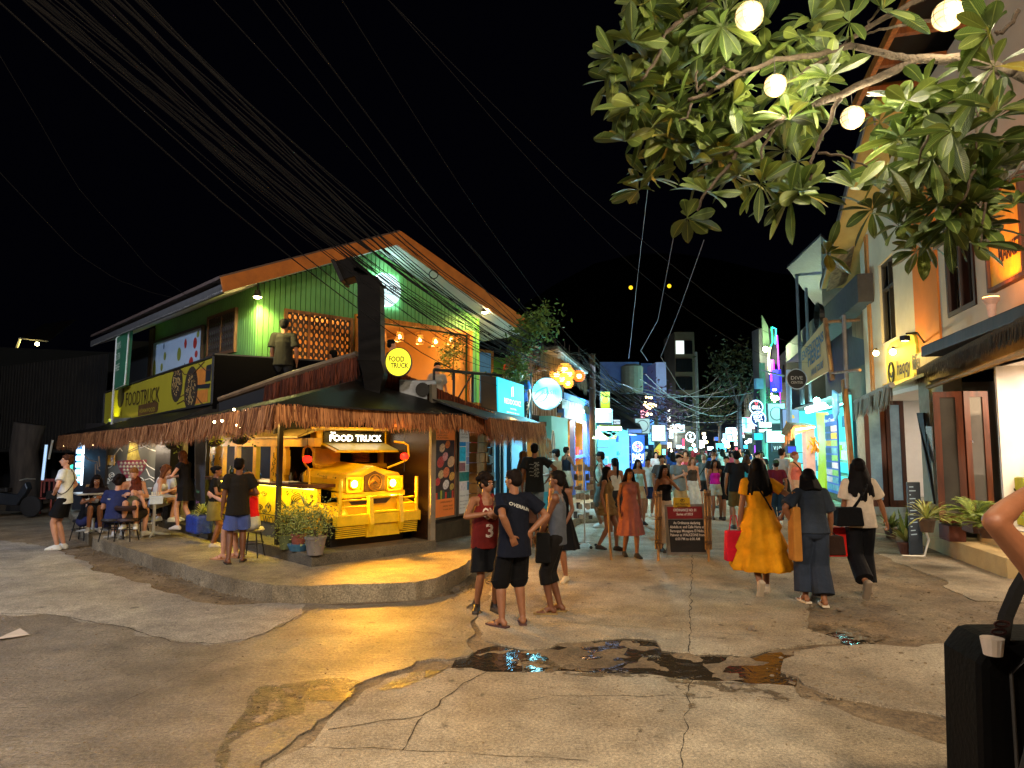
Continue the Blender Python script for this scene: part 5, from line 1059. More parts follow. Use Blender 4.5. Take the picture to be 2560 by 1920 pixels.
bp_=root('blue_planter',pt(497,1332,ZP),'blue bag planter with a pale spider plant on the platform edge','potted plant');p=pt(497,1332,ZP);mb=MB();mb.box(p.x,p.y,ZP,.55,.3,.32,R(-46));mb.build('pot',M('#1c3c9a',.5,var=.5,scale=12,bump=.8,key='blue_bag'),bp_,bevel=.04)
def spiky(parent,c,n,L_,mat,seed=1,arch=.8,w_=.012,name='leaves'):
 rs=random.Random(seed);mb=MB();c=V(c)
 for i in range(n):
  a=rs.uniform(0,6.28);e=rs.uniform(.3,1.4);d=V((cos(a)*cos(e),sin(a)*cos(e),sin(e)));l_=L_*rs.uniform(.6,1.1);s_=V((-sin(a),cos(a),0))*w_;pts_=[c+d*l_*q-Z*(l_*arch*q*q*.6)for q in(0,.3,.6,.85,1)]
  vs_=[]
  for k,p_ in enumerate(pts_):f_=[.6,1,.9,.5,.05][k];vs_+=[p_-s_*f_,p_+s_*f_]
  mb.add(vs_,[(2*k,2*k+1,2*k+3,2*k+2)for k in range(4)])
 return mb.build(name,mat,parent,fixn=False)
SPK=island('#c8c878','#8a9a48',.6,'leaf')
spiky(bp_,p+Z*.34+V((.05,0,0)),90,.38,SPK,1)
for i,(px,py,Y)in enumerate([(600,1092,10.5),(430,1108,13.5),(535,1100,11.6)]):
 p=at(px,py,Y);hb=root('hanging_basket',p,['black hanging bowl with trailing plant in front of the truck roof','hanging pot of green leaves above the waitress','hanging basket with bright lime leaves above the menu board'][i],'hanging plant','plant baskets hanging from the eave');mb=MB();mb.lathe(p-Z*.12,[(.03,0),(.1,.03),(.13,.09),(.135,.12)],14);mb.build('bowl',c_black,hb);mb=MB()
 for k in(-1,1):mb.tube([p+V((.12*k,0,0)),p+Z*.4],.003,3)
 build_sep(mb,'cord',BLK,hb);spiky(hb,p,40,[.28,.2,.2][i],[LEAF,LEAFY,island('#b8c840','#7a9a28',.6,'leaf')][i],i,1.4,.012);leafy('foliage',[p+Z*.03,p+V((.12,0,-.02))],50,.08,[LEAF,LEAFY,island('#b8c840','#7a9a28',.6,'leaf')][i],spread=.07,parent=hb,seed=i)
for i,(px,py,pc,hh_,lb)in enumerate([(714,1372,'#5c6640',.2,'olive painted pot with a bush, leftmost of the three at the truck corner'),(746,1376,'#8a4a38',.24,'terracotta pot in a blue dish with a bush, middle one at the truck corner'),(788,1386,'#77706a',.26,'grey wrapped pot with the largest bush, nearest the truck wheel')]):
 p=pt(px,py,ZP);r_=root('potted_bush',p,lb,'potted plant','potted bushes at the truck corner');mb=MB();w_=[.11,.11,.15][i];mb.lathe(p,[(w_*.75,0),(w_,hh_*.85),(w_*1.08,hh_*.87),(w_*1.08,hh_)],18);mb.build('pot',M(pc,.8,var=.35,bump=.4,key='clay'),r_)
 if i==1:mb=MB();mb.lathe(p,[(.12,0),(.16,.08),(.165,.1)],18);mb.build('dish',M('#3a6a8a',.6,key='plastic'),r_)
 q=p+Z*hh_;leafy('foliage',[q+Z*.05,q+Z*.22,q+Z*.34+V((.02,0,0))],1500,.038,island('#a0a860','#4a5c28',.6,'leaf'),spread=.085 if i<2 else.115,parent=r_,seed=20+i,droop=-.2);mb=MB()
 for k in range(5):mb.tube([q,q+V((rnd()-.5,rnd()-.5,1.2))*.25],.006,4)
 mb.build('stem',wood('#4a3a20'),r_)
h1=root('lit_house',at(80,1060,36),'far dark house with one lamplit yellow wall panel under its eave','house');mb=MB();a=at(65,880,36);b=at(101,880,36);mb.box((a.x+b.x)/2,36.4,1,b.x-a.x,.6,5.6);mb.build('wall',M('#c8b050',.8,key='yellow_wall'),h1);mb=MB();mb.box(a.x-.6,36.8,1,1.2,.6,4.6);mb.box(b.x+2.4,36.8,1,4.8,.6,5.3);build_sep(mb,'side_wall',M('#4a4028',.9,key='dark_boards'),h1)
mb=MB();e_=[at(20,930,35),at(50,846,35),at(120,852,35.2)];mb.tube(e_,.07,5);mb.build('eave',M('#c8c8b8',.7,key='white_board'),h1);mb=MB();mb.prism([at(50,846,35),at(125,852,35),at(190,800,38),at(110,812,38)],Z*.05);mb.build('roof',c_black,h1);p=at(93,860,35.6);mb=MB();mb.ball(p,.1,10,6);mb.build('lamp',glow('#fff0a0',30),h1);light('POINT',p+V((0,-.4,-.1)),'#ffe080',60,.1)
dark=M('#1e1c18',.8,var=.4,scale=2,key='dark_sheet')
h2=root('dark_shed',at(150,1100,26),'unlit corrugated shed wall left of the food stall','shed');F5,L5=frame_face(at(-80,1000,27),at(262,1000,22),1);mb=MB();s=0
while s<L5:mb.fbox(F5,s,s+.12,1.8,4.9,0,.05);mb.fbox(F5,s+.12,s+.22,1.8,4.9,0,.015);s+=.22
mb.build('corrugated_wall',dark,h2);mb=MB();mb.fbox(F5,-.3,L5+.3,1.7,1.8,-.5,.9);mb.build('canopy',dark,h2);mb=MB();rs=random.Random(2)
for i in range(14):q=rs.uniform(0,L5);mb.fbox(F5,q,q+rs.uniform(.1,.3),.0,1.7,-.8,-.75)
build_sep(mb,'board',M('#2c2824',.9,key='dark_boards'),h2)
mb=MB();mb.fbox(F5,-2,L5+1,-.05,4.6,-1.6,-1.5);mb.build('rear_wall',M('#141210',.9,key='dark_wall'),h2)
mb=MB();mb.box(-24,34,0,10,3,6.6,.4);mb.box(-17,42,0,12,3,8,.2);
for o_,l_ in zip(build_sep(mb,'dark_house',M('#12110f',.9,var=.3,key='night_wall')),('tall unlit house block behind the lit yellow wall','wide unlit house block behind the corrugated shed')):tag(o_,l_,'house')
mk=root('motorbike',pt(25,1292,0),'parked motorbike in the dark at the left edge','motorbike');p=pt(25,1292,0)
for dx in(-.6,.55):mb=MB();mb.lathe(p+V((dx,-.04,.28)),[(.2,0),(.28,.01),(.28,.08),(.2,.09)],20,V((0,1,0)));mb.build('wheel',M('#181614',.8,key='tyre'),mk)
mb=MB();mb.prism([p+V(q)for q in((-.5,-.1,.35),(.2,-.1,.3),(.5,-.1,.75),(.42,-.1,.95),(.2,-.1,.6),(-.2,-.1,.65),(-.65,-.1,.75),(-.7,-.1,.6))],V((0,.22,0)));mb.build('body',M('#30343a',.3,.3,key='bike_paint'),mk,bevel=.03);mb=MB();mb.tube([p+V((.42,-.3,1.0)),p+V((.4,0,1.03)),p+V((.42,.3,1.0))],.015,6);mb.build('handlebar',c_steel,mk);mb=MB();mb.box(p.x-.35,p.y,.66,.6,.25,.12);mb.build('saddle',c_black,mk,bevel=.03)
def pw(px,py,o=0):return FPW.px(px,py,o)
a0,a1=0,FPW.uv(1215,1200)[0];pwl=root('poster_wall',FPW.P(0,ZS),'dark framed wall with two tall glow-painted posters under the thatch','wall');mb=MB();mb.fbox(FPW,a0,a1,ZS,2.6,-.15,-.02);mb.build('wall_panel',M('#2c2620',.8,key='dark_wall'),pwl);mb=MB();mb.fbox(FPW,a0,a1,ZS,.52,-.02,.1);mb.build('base',M('#4c4636',.9,var=.3,bump=.4,key='rough_cement'),pwl)
posters=[]
for i,(x0,x1,lb)in enumerate([(1083,1133,'tall orange food poster with dishes, left one of the two on the wall'),(1143,1190,'tall white tour poster with grid of sea photographs, right of the orange one')]):
 s0,s1=FPW.uv(x0,1200)[0],FPW.uv(x1,1200)[0];z0_,z1_=.62,2.25;r_=root('poster',FPW.P((s0+s1)/2,z0_,.02),lb,'poster')
 mb=MB();mb.fbox(FPW,s0,s1,z0_,z1_,0,.03);mb.build('sheet',M('#c86a2a' if i==0 else '#b8b4a4',.5,em=.22,var=.05,bump=0,key='print'),r_);mb=MB();t=.035  # faint glow in the print stands in for light falling on the posters
 for b in((s0-t,s1+t,z1_,z1_+t),(s0-t,s1+t,z0_-t,z0_),(s0-t,s0,z0_,z1_),(s1,s1+t,z0_,z1_)):mb.fbox(FPW,*b,0,.05)
 mb.build('frame',M('#8a8070',.4,.4,key='aluminium'),r_);w_=s1-s0;rs=random.Random(i+3)
 def R_(u0,u1,v0,v1,col,o=.034,e=.22):m_=MB();m_.fbox(FPW,s0+w_*u0,s0+w_*u1,z0_+(z1_-z0_)*v0,z0_+(z1_-z0_)*v1,.03,o);m_.build('picture',M(col,.6,em=e,var=.5,scale=14,bump=0,key='print'),r_)
 def T_(s_,u,v,h,w2,col='#1c1008',al='L'):m_=MB();text_mb(m_,s_,FPW.P(s0+w_*u,z0_+(z1_-z0_)*v,.04),FPW.d,Z,h,w2*w_,al);m_.build('lettering',M(col,.6,var=0,bump=0,key='ink'),r_)
 if i==0:
  R_(.02,.98,.2,.87,'#2c2022');T_('SIZZLING',.08,.945,.035,.5);T_('GRILLED',.08,.915,.03,.5);T_('PLATTERS',.08,.885,.03,.55)
  for(u,v,r2,c)in((.35,.78,.1,'#d8b080'),(.62,.82,.09,'#c86828'),(.5,.68,.1,'#d89088'),(.28,.62,.13,'#b83a30'),(.8,.62,.13,'#d8a878'),(.55,.5,.12,'#c87048'),(.3,.48,.1,'#b8a070'),(.85,.45,.1,'#c89848'),(.14,.4,.09,'#b84038'),(.55,.36,.11,'#c8c0b8'),(.85,.33,.08,'#a89048')):
   m_=MB();m_.lathe(FPW.P(s0+w_*u,z0_+(z1_-z0_)*v,.034),[(r2*w_*1.1,0),(r2*w_*1.1,.003)],18,FPW.n,1.5 if 0 else 1.3);m_.build('dish_picture',M(c,.6,em=.12,var=.7,scale=30,bump=0,key='print'),r_)
  for k in range(8):R_(.05+k*.115,.13+k*.115,.20,.20+rs.uniform(.06,.12),rs.choice(['#8a8a30','#a83828','#c8c0b0','#284838']),.036)
  T_('OPEN DAILY',.25,.155,.03,.6);T_('FREE WIFI',.4,.11,.022,.5);T_('TAKE OUT',.4,.07,.022,.5)
 else:
  T_('DIFFERENT',.06,.93,.035,.6);T_('DESTINATION',.06,.895,.035,.66);R_(.78,.98,.88,.95,'#b84820');
  for(u0,u1,v0,v1,c)in((.03,.36,.80,.85,'#2878a8'),(.03,.36,.62,.79,'#28a0b8'),(.39,.62,.68,.85,'#8898a8'),(.65,.97,.68,.85,'#a83030'),(.39,.97,.58,.67,'#7888a0'),(.03,.34,.5,.6,'#805858'),(.37,.97,.5,.57,'#98a098'),(.03,.6,.38,.49,'#2a6a60'),(.63,.97,.38,.49,'#486878'),(.03,.42,.27,.37,'#b8b0a8'),(.45,.97,.27,.37,'#2a6878')):R_(u0,u1,v0,v1,c)
  T_('TOUR A  TOUR B  TOUR C',.05,.2,.03,.85);T_('Island hopping daily',.05,.14,.022,.7);T_('Van transfer - Ferry ticket',.05,.1,.022,.75);T_('Scooter rental',.05,.06,.022,.5)
 posters.append(r_)
q=FPW.P(a1*.5,2.6,.7)
light('SPOT',FPW.P(a1*.45,2.75,.75),'#ffd070',60,.05,aim=FPW.P(a1*.5,1.4,0),spot=110,blend=.6);light('POINT',FPW.P(a1*.7,2.55,1.0),'#ffc060',8,.05)
BR,LB=frame_face(pw(1190,1200),pw(1190,1200)+V((.35,.75,0)),1)
def blocks(F_,a0,a1,z0,z1,bw,bh,mats,name,label,cat,jit=.03,dep=.05):
 r_=root(name,F_.P((a0+a1)/2,z0),label,cat);rs=random.Random(5);mb=MB();z=z0;k=0
 while z<z1:
  s=a0-(bw/2 if k%2 else 0)
  while s<a1:x0=max(a0,s);x1=min(a1,s+bw-.012);o_=dep+rs.uniform(0,jit);(mb.fbox(F_,x0,x1,z,z+bh-.012,-.1,o_)if x1>x0+.02 else 0);s+=bw
  z+=bh;k+=1
 mb.build('blocks',mats,r_);return r_
s1_=FS.uv(1193,1150)[0];s2_=FS.uv(1212,1150)[0];s3_=FS.uv(1232,1150)[0]
blocks(FS,s1_-.2,s2_,ZS,2.7,.34,.2,M('#a8793c',.85,var=.35,bump=.5,key='yellow_brick'),'brick_pillar','yellow-brown brick pillar right of the white tour poster','pillar');blocks(FS,s2_,s2_+.28,ZS,3.0,.3,.17,M('#6a6c70',.85,var=.3,bump=.5,key='grey_stone'),'stone_pillar','rough grey block pillar between the brick pillar and the glass shop','pillar',.12)
def shop(F_,pxa,pxb,ztop,depth,wallc,ec,e,label,lights=20,zfl=.3,name='shop',lcol=None,items=12,seed=1,colors=('#d8e8f0','#58a8c8','#c8a060','#e8e0c8','#3a6a8a'),em=.35):
 s0,s1=sorted((F_.uv(pxa,1150)[0],F_.uv(pxb,1150)[0]));r_=root(name,F_.P((s0+s1)/2,0),label,'shop');mb=MB()
 mb.fbox(F_,s0,s1,0,zfl,-depth,.02);mb.build('floor',M('#6a6860',.8,key='floor'),r_)
 mb=MB();mb.fbox(F_,s0,s1,zfl,ztop,-depth-.1,-depth);mb.fbox(F_,s0-.06,s0,zfl,ztop,-depth,0);mb.fbox(F_,s1,s1+.06,zfl,ztop,-depth,0);mb.build('shop_wall',M(wallc,.7,em=em,emc=ec,var=.35,scale=1.3,bump=0,key='shop_wall'),r_)  # emissive walls, and weakly glowing goods, stand in for light inside the shop
 mb=MB();mb.fbox(F_,s0,s1,ztop,ztop+.1,-depth,.05);mb.build('ceiling',M('#88909a',.8,key='ceiling'),r_);rs=random.Random(seed)
 for i in range(items):
  a=s0+(s1-s0)*rs.uniform(.03,.9);w2=(s1-s0)*rs.uniform(.04,.12);z_=rs.uniform(zfl,ztop-.7);o_=-rs.uniform(.1,depth*.8);mb=MB();mb.fbox(F_,a,a+w2,z_,z_+rs.uniform(.2,.55),o_-.12,o_);c=rs.choice(colors);mb.build('goods',M(c,.6,em=em*.35,emc=c,var=.5,scale=12,bump=0,key='goods'),r_)
 for k in range(3):z_=zfl+.4+k*.55;mb=MB();mb.fbox(F_,s0+.1,s1-.1,z_,z_+.03,-depth*.95,-depth*.55);mb.build('shelf',M('#b8b0a0',.6,key='shelf'),r_)
 n=max(1,int(abs(s1-s0)/3));
 mb=MB();mb.fbox(F_,s0+(s1-s0)*.2,s0+(s1-s0)*.8,ztop-.05,ztop-.0,-depth*.6,-depth*.6+.06);mb.build('tube_lamp',glow(lcol or ec,14),r_)
 light('AREA',F_.P((s0+s1)/2,ztop-.12,-.05),lcol or ec,lights*5,aim=F_.P((s0+s1)/2,.3,2.4),size=max(.6,(s1-s0)*.8),sy=.3)
 return r_
s_g=shop(FS,1226,1312,2.75,1.6,'#88a0b0','#78c8e8',1,'glass fronted clothes shop with cyan light beneath the second thatched awning',26,em=.45,seed=4,items=16)
mb=MB()
for px in(1228,1244,1252,1272,1311):a=FS.uv(px,1150)[0];mb.fbox(FS,a-.04,a+.04,.25,2.7,-.04,.06)
build_sep(mb,'door_frame',M('#1c242a',.4,.4,key='dark_alu'),s_g)
mb=MB();a,b=FS.uv(1275,1150)[0],FS.uv(1310,1150)[0];mb.fbox(FS,a,b,2.05,2.55,-.5,-.47);mb.build('green_panel',M('#2a9a70',.6,em=.5,emc='#2a9a70',key='teal'),s_g)
mb=MB();a,b=FS.uv(1247,1150)[0],FS.uv(1270,1150)[0];text_mb(mb,'OPEN',FS.P(a,2.15,.03),FS.d,Z,.22,b-a);mb.build('neon_lettering',glow('#40d8ff',4),s_g)
cr=root('clothes_rack',FS.P(FS.uv(1300,1200)[0],ZS,.6),'rack of hanging white and cream shirts in front of the glass shop','clothes rack');c=FS.P(FS.uv(1292,1200)[0],ZS,.55);mb=MB();mb.tube([c,c+Z*1.4,c+Z*1.4+FS.d*1.3,c+FS.d*1.3],.015,6);mb.build('rail',c_steel,cr);rs=random.Random(4)
for i in range(9):q=c+Z*1.38+FS.d*(.1+i*.13);mb=MB();mb.obox(q+V((-.16,-.1,-.75)),V((.36,.2,0)),FS.d*.05,Z*rs.uniform(.6,.75));mb.build('shirt',cloth(['#d8d4c8','#b8a888','#3a3a3a','#c8c0a0','#a8b8c8'][i%5]),cr)
tl=root('teal_sign',at(1275,1000,13.9),'backlit teal square sign with a white figure above the thatch','sign');a_,b_,c_,d_=at(1244,942,13.7),at(1309,963,14.9),at(1311,1054,14.9),at(1247,1042,13.7);back=V((-.2,.06,0))
mb=MB();mb.prism([d_,c_,b_,a_],V((-.10,.05,0)));mb.build('light_box',M('#12a8c0',.4,em=1.0,emc='#10b0cc',var=.15,scale=2,bump=0,key='teal_face'),tl);mb=MB();mb.prism([d_+V((-.34,-.1,-.02)),d_+V((-.03,0,-.02)),a_+V((-.03,0,.0)),a_+V((-.34,-.1,.02))],V((0,.1,0)));mb.build('side_casing',c_black,tl)
rt=(c_-d_);wd_=rt.length;rt.normalize();uu=(a_-d_);hh_=uu.length;uu.normalize();nn_=rt.cross(uu);mb=MB();bq=lambda u,v:d_+rt*wd_*u+uu*hh_*v+nn_*.01
text_mb(mb,'REDDOORZ',bq(.2,.38),rt,uu,hh_*.13,wd_*.66,bold=.03);text_mb(mb,'HOTEL',bq(.42,.25),rt,uu,hh_*.035,wd_*.25,bold=.04);text_mb(mb,'BOOK YOUR STAY HERE TODAY',bq(.28,.15),rt,uu,hh_*.03,wd_*.5,bold=.05);text_mb(mb,'OPEN 24 HOURS DAILY',bq(.33,.08),rt,uu,hh_*.03,wd_*.44,bold=.05);mb.tube([bq(.5,.58),bq(.5,.82),bq(.56,.86),bq(.56,.6)],.012,4);mb.build('lettering',glow('#c8fff8',1.3),tl)
light('POINT',(a_+c_)/2+nn_*.6,'#30d8f0',8,.2)
p=at(1367,984,16.6);bs=root('round_sign',p,'large glowing turquoise round sign with a green leaf over the street','sign');nn_=V((-.12,-1,0)).normalized();RX_=V((1,-.12,0)).normalized();mb=MB();mb.lathe(p,[(.375,0),(.375,-.16)],48,nn_,1.08);mb.build('casing',M('#3a4850',.4,.4,key='sign_case'),bs)
def lotus_mat():
 m=bpy.data.materials.new('lit_acrylic');m.use_nodes=True;N=m.node_tree.nodes;L=m.node_tree.links;b=N['Principled BSDF'];tc=N.new('ShaderNodeTexCoord');n=N.new('ShaderNodeTexNoise');n.inputs['Scale'].default_value=2.2;n.inputs['Detail'].default_value=0;L.new(tc.outputs['Object'],n.inputs['Vector']);r=N.new('ShaderNodeValToRGB');r.color_ramp.elements[0].position=.40;r.color_ramp.elements[1].position=.58;r.color_ramp.elements[0].color=(.02,.62,.78,1);r.color_ramp.elements[1].color=(.75,.95,.95,1);L.new(n.outputs['Fac'],r.inputs['Fac']);L.new(r.outputs['Color'],b.inputs['Emission Color']);b.inputs['Emission Strength'].default_value=1.15;b.inputs['Base Color'].default_value=(.1,.5,.6,1);return m
mb=MB();mb.lathe(p+nn_*.004,[(.355,0),(.355,.006)],48,nn_,1.08);mb.build('sign_face',lotus_mat(),bs);mb=MB();q=p+nn_*.02;lp_=lambda x,z:q+RX_*x+Z*z
mb.tube([lp_(-.3,-.06),lp_(-.28,.0),lp_(-.22,.06),lp_(-.1,.12),lp_(0,.15),lp_(.03,.02),lp_(-.01,-.1),lp_(-.07,-.17),lp_(-.17,-.2)],[.004,.01,.014,.018,.02,.016,.012,.01,.004],6);mb.tube([lp_(-.28,-.16),lp_(-.1,.02)],[.012,.006],5);mb.build('leaf_mark',M('#0a7a50',.5,em=.15,var=0,bump=0,key='green_ink'),bs)
mb=MB();text_mb(mb,'BASIL',lp_(-.12,-.02),RX_,Z,.1,.38);mb.build('lettering',M('#1c4a50',.5,var=0,bump=0,key='ink'),bs);light('POINT',p+nn_*.7,'#90ecff',90,.3)
mb=MB();mb.tube([at(1327,930,16.4),at(1327,1065,16.4)],.03,6);mb.build('sign_post',c_black,bs)
sc=root('slat_screen',FS.P(FS.uv(1340,1000)[0],2.6),'screen of vertical bamboo and pipe slats behind the round turquoise sign','screen');rs=random.Random(8);px=1312;mb=MB()
while px<1398:a=FS.uv(px,1000)[0];w_=rs.uniform(.03,.09);mb.fbox(FS,a,a+w_,2.75,4.3,-.1,-.02);px+=rs.uniform(4,8)
build_sep(mb,'slat',wood('#8a7a68',5),sc);mb=MB();mb.fbox(FS,FS.uv(1312,1000)[0],FS.uv(1400,1000)[0],2.6,4.2,-.5,-.4);mb.build('back_board',M('#241a16',.8,key='dark_wall'),sc)
ht=root('bamboo_hut',at(1420,950,20),'rough thatched bamboo balcony hut with woven lamps above the timber fronted shop','hut');mb=MB();a,b=FS.uv(1400,950)[0],FS.uv(1462,950)[0];mb.fbox(FS,a,b,3.55,5.1,-.9,-.8);mb.build('slat_wall',wood('#8a5434',7),ht)
mb=MB()
for q in(at(1327,880,16.8),at(1330,905,17)):pass
mb.tube([at(1270+60,866,17),at(1325,940,17)],.06,6);mb.tube([at(1335,930,17),at(1372,895,18)],.035,6);mb.tube([at(1330,925,17.4),at(1400,920,20)],.05,6);build_sep(mb,'beam',wood('#6a4028',6),ht)
mb=MB();mb.prism([at(1330,880,16.8),at(1395,872,17.4),at(1470,935,22),at(1400,935,20)],Z*.08);mb.build('roof',wood('#3c342c',6),ht)
fringe([at(1350,882,17),at(1400,900,18.5),at(1440,925,20),at(1465,950,21.5)],.5,island('#8a7858','#4a3c28',.9),ht,per=150,out=(.3,-1,0),seed=12,wv=.02)
mb=MB();mb.prism([at(1385,905,21),at(1330,905,18),at(1330,935,18),at(1385,935,21)],V((0,.05,0)));mb.build('gable_panel',M('#b8b0b0',.7,key='white_board'),ht)
for i,(px,py,r_)in enumerate(((1392,935,.2),(1412,925,.2),(1405,948,.17),(1424,935,.16),(1420,958,.15),(1388,922,.13),(1448,940,.16))):
 p=at(px,py,18.4);wl_=root('woven_lamp',p,['large woven lamp at the left of the lamp cluster','woven lamp at the top centre of the lamp cluster','woven lamp low in the middle of the lamp cluster','woven lamp at the right side of the lamp cluster','lowest small basket lamp of the cluster','small upper left lamp of the cluster','orange woven lamp hanging alone right of the cluster'][i],'lamp','woven basket lamps over the timber fronted shop');mb=MB()
 for k in range(7):z_=(-.8+k*.27)*r_;rr=r_*sqrt(max(.1,1-(z_/r_)**2));mb.tube([p+V((rr*cos(a),rr*sin(a),z_))for a in[2*pi*j/12 for j in range(13)]],.012,4)
 mb.build('lamp_shade',glow('#e8a848' if i<6 else '#e86818',.8),wl_,fixn=False);mb=MB();mb.ball(p,r_*.45,10,6);mb.build('bulb',glow('#ffdf90',9),wl_);mb=MB();mb.tube([p,p+Z*.8],.006,4);mb.build('cord',BLK,wl_)
light('POINT',at(1408,950,17.8),'#ffc870',28,.2)
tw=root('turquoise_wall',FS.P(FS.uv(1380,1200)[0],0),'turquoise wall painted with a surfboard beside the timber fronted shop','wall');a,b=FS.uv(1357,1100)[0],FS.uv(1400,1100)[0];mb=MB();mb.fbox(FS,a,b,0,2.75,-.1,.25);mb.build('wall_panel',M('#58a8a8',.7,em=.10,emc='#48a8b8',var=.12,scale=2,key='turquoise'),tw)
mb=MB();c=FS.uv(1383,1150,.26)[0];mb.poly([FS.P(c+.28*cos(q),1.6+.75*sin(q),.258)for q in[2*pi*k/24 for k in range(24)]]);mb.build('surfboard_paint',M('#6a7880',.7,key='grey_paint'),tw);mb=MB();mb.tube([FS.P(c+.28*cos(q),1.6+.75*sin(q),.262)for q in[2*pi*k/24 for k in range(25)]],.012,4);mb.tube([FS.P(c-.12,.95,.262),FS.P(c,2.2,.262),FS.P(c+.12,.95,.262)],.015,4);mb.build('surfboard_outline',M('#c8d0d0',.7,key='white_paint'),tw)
fringe([FS.px(1338,1096,.3),FS.px(1374,1100,.4)],.75,island('#b8905a','#6a4c2c',.9),tw,per=70,out=FS.n,seed=15,wv=.02,name='straw_skirt')
bsl=shop(FS,1403,1470,2.85,1.3,'#a87c38','#c88a30',1,'timber fronted shop with blue frames and orange lit shelves',26,em=.3,seed=9,colors=('#d8a040','#c86a28','#e8c878','#b83a20','#8a6ad8'),lcol='#ffb860',items=22)
a,b=FS.uv(1403,1100)[0],FS.uv(1478,1100)[0];zt_=FS.uv(1412,984)[1]
mb=MB();s=a
while s<b:mb.fbox(FS,s,s+.16,3.05,zt_-.2,-.08,.02+.02*rnd());s+=.17
mb.build('board_front',wood('#6a645c',5),bsl);mb=MB();mb.fbox(FS,a,b,zt_-.2,zt_,-.1,.1);mb.fbox(FS,a,b,2.8,3.08,-.1,.1);build_sep(mb,'blue_beam',M('#3a78c8',.6,em=.06,key='blue_paint'),bsl)
mb=MB()
for px in(1430,1462,1470,1480):s=FS.uv(px,1100)[0];mb.fbox(FS,s-.07,s+.07,.3,2.8,-.06,.1)
mb.fbox(FS,FS.uv(1430,1100)[0],FS.uv(1468,1100)[0],1.5,1.6,-.06,.08);mb.build('blue_frame',M('#4a70d0',.6,em=.08,key='blue_paint'),bsl)
mb=MB();text_mb(mb,'BASIL',FS.P(FS.uv(1436,1037)[0],FS.uv(1436,1052)[1]-.02,.08),FS.d,Z,.42,FS.uv(1458,1037)[0]-FS.uv(1436,1037)[0],bold=.05);mb.build('lettering',glow('#e8fbff',4),bsl)
mb=MB();s=FS.uv(1484,1100)[0];mb.fbox(FS,s-.4,s+.25,0,3.1,-.1,.12);tag(mb.build('teal_pillar',M('#4aa0a0',.7,em=.08,key='turquoise')),'teal painted pillar at the right end of the timber fronted shop','pillar')
light('AREA',FS.P(FS.uv(1440,1100)[0],4.4,1.0),'#c8d8ff',14,aim=FS.P(FS.uv(1440,1100)[0],3,0),size=1)
s5=shop(FS,1486,1572,2.9,2,'#a8d8f0','#70d8ff',1,'bright cyan lit shop beneath the patterned awning, right of the timber fronted one',70,em=.8,seed=5,items=24,colors=('#d8f4ff','#58c0e8','#a8d8e8','#c83a50','#3a60c8'))
def boxsign(px0,py0,px1,py1,Y,col,em,label,txt=None,tcol='#203040',name='sign',rows=1,circ=None,az=0,case='#50585e',tem=0):
 a,b,c=at(px0,py1,Y),at(px1,py1,Y),at(px0,py0,Y);r_=root('sign_board',(a+b)/2,label,'sign');w_=(b-a).length;h_=c.z-a.z;mb=MB();ax=V((cos(R(az)),sin(R(az)),0));nn=V((ax.y,-ax.x,0));o=a
 mb.obox(o,ax*w_,-nn*.15,Z*h_);mb.build('casing',M(case,.5,.3,key='sign_case'),r_);mb=MB();mb.obox(o+nn*.005+ax*.03+Z*.03,ax*(w_-.06),nn*.012,Z*(h_-.06));mb.build('sign_face',M(col,.5,em=em,var=.1,scale=2,bump=0,key='sign_face'),r_)
 if txt:
  tt=txt.split('|');n=len(tt);mb=MB()
  for i,t_ in enumerate(tt):hh_=h_*.7/n;text_mb(mb,t_,o+nn*.022+ax*w_/2+Z*(h_*.15+hh_*(n-1-i)+hh_*.15),ax,Z,hh_*.62,min(w_*.85,hh_*.62*len(t_)*.85),'C',bold=.02)
  mb.build('lettering',glow(tcol,tem)if tem else M(tcol,.5,var=0,bump=0,key='ink'),r_)
 if circ:
  mb=MB();cc=o+nn*.022+ax*w_/2+Z*h_/2;rr=min(w_,h_)*.36;mb.tube([cc+ax*rr*cos(q)+Z*rr*sin(q)for q in[2*pi*k/20 for k in range(21)]],rr*.08,4);mb.build('ring_mark',M(circ,.5,var=0,bump=0,key='ink'),r_)
 return r_
boxsign(1500,978,1526,1022,25,'#a8c828',1.0,'lime and yellow lit box sign standing above the blue light box',None,circ='#2a60a0');boxsign(1478,1022,1532,1056,24.5,'#2858a8',.55,'long blue light box with a white tube lamp over the patterned awning',None);p=at(1502,1026,24.3);mb=MB();mb.tube([p+V((-.3,0,0)),p+V((.35,0,0))],.05,6);tag(mb.build('tube_lamp',glow('#c8ffff',14)),'white tube lamp shining over the blue light box','lamp');light('POINT',p+V((0,-.4,-.2)),'#b0e8ff',500,.15)
boxsign(1532,1048,1552,1062,28,'#c8e0f0',.8,'small white sign beside the blue light box','PATTY','#183040')
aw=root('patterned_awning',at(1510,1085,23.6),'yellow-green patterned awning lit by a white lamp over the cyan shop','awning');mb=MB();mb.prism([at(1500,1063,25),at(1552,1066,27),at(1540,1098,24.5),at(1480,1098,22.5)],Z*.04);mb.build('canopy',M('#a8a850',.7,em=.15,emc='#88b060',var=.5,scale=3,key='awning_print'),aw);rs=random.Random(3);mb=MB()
for i in range(10):q=at(1500+rs.uniform(0,38),1075+rs.uniform(0,18),23.9);mb.poly([q+V((.14*cos(k),0,.07*sin(k)))for k in range(6)])
mb.build('awning_print',M('#2c6a70',.7,key='print'),aw);p=at(1528,1071,23.5);mb=MB();mb.tube([p-V((.35,0,0)),p+V((.35,0,0))],.06,6);mb.build('tube_lamp',glow('#c8fff0',14),aw);light('POINT',p+V((0,-.3,-.3)),'#b0ffee',220,.1)
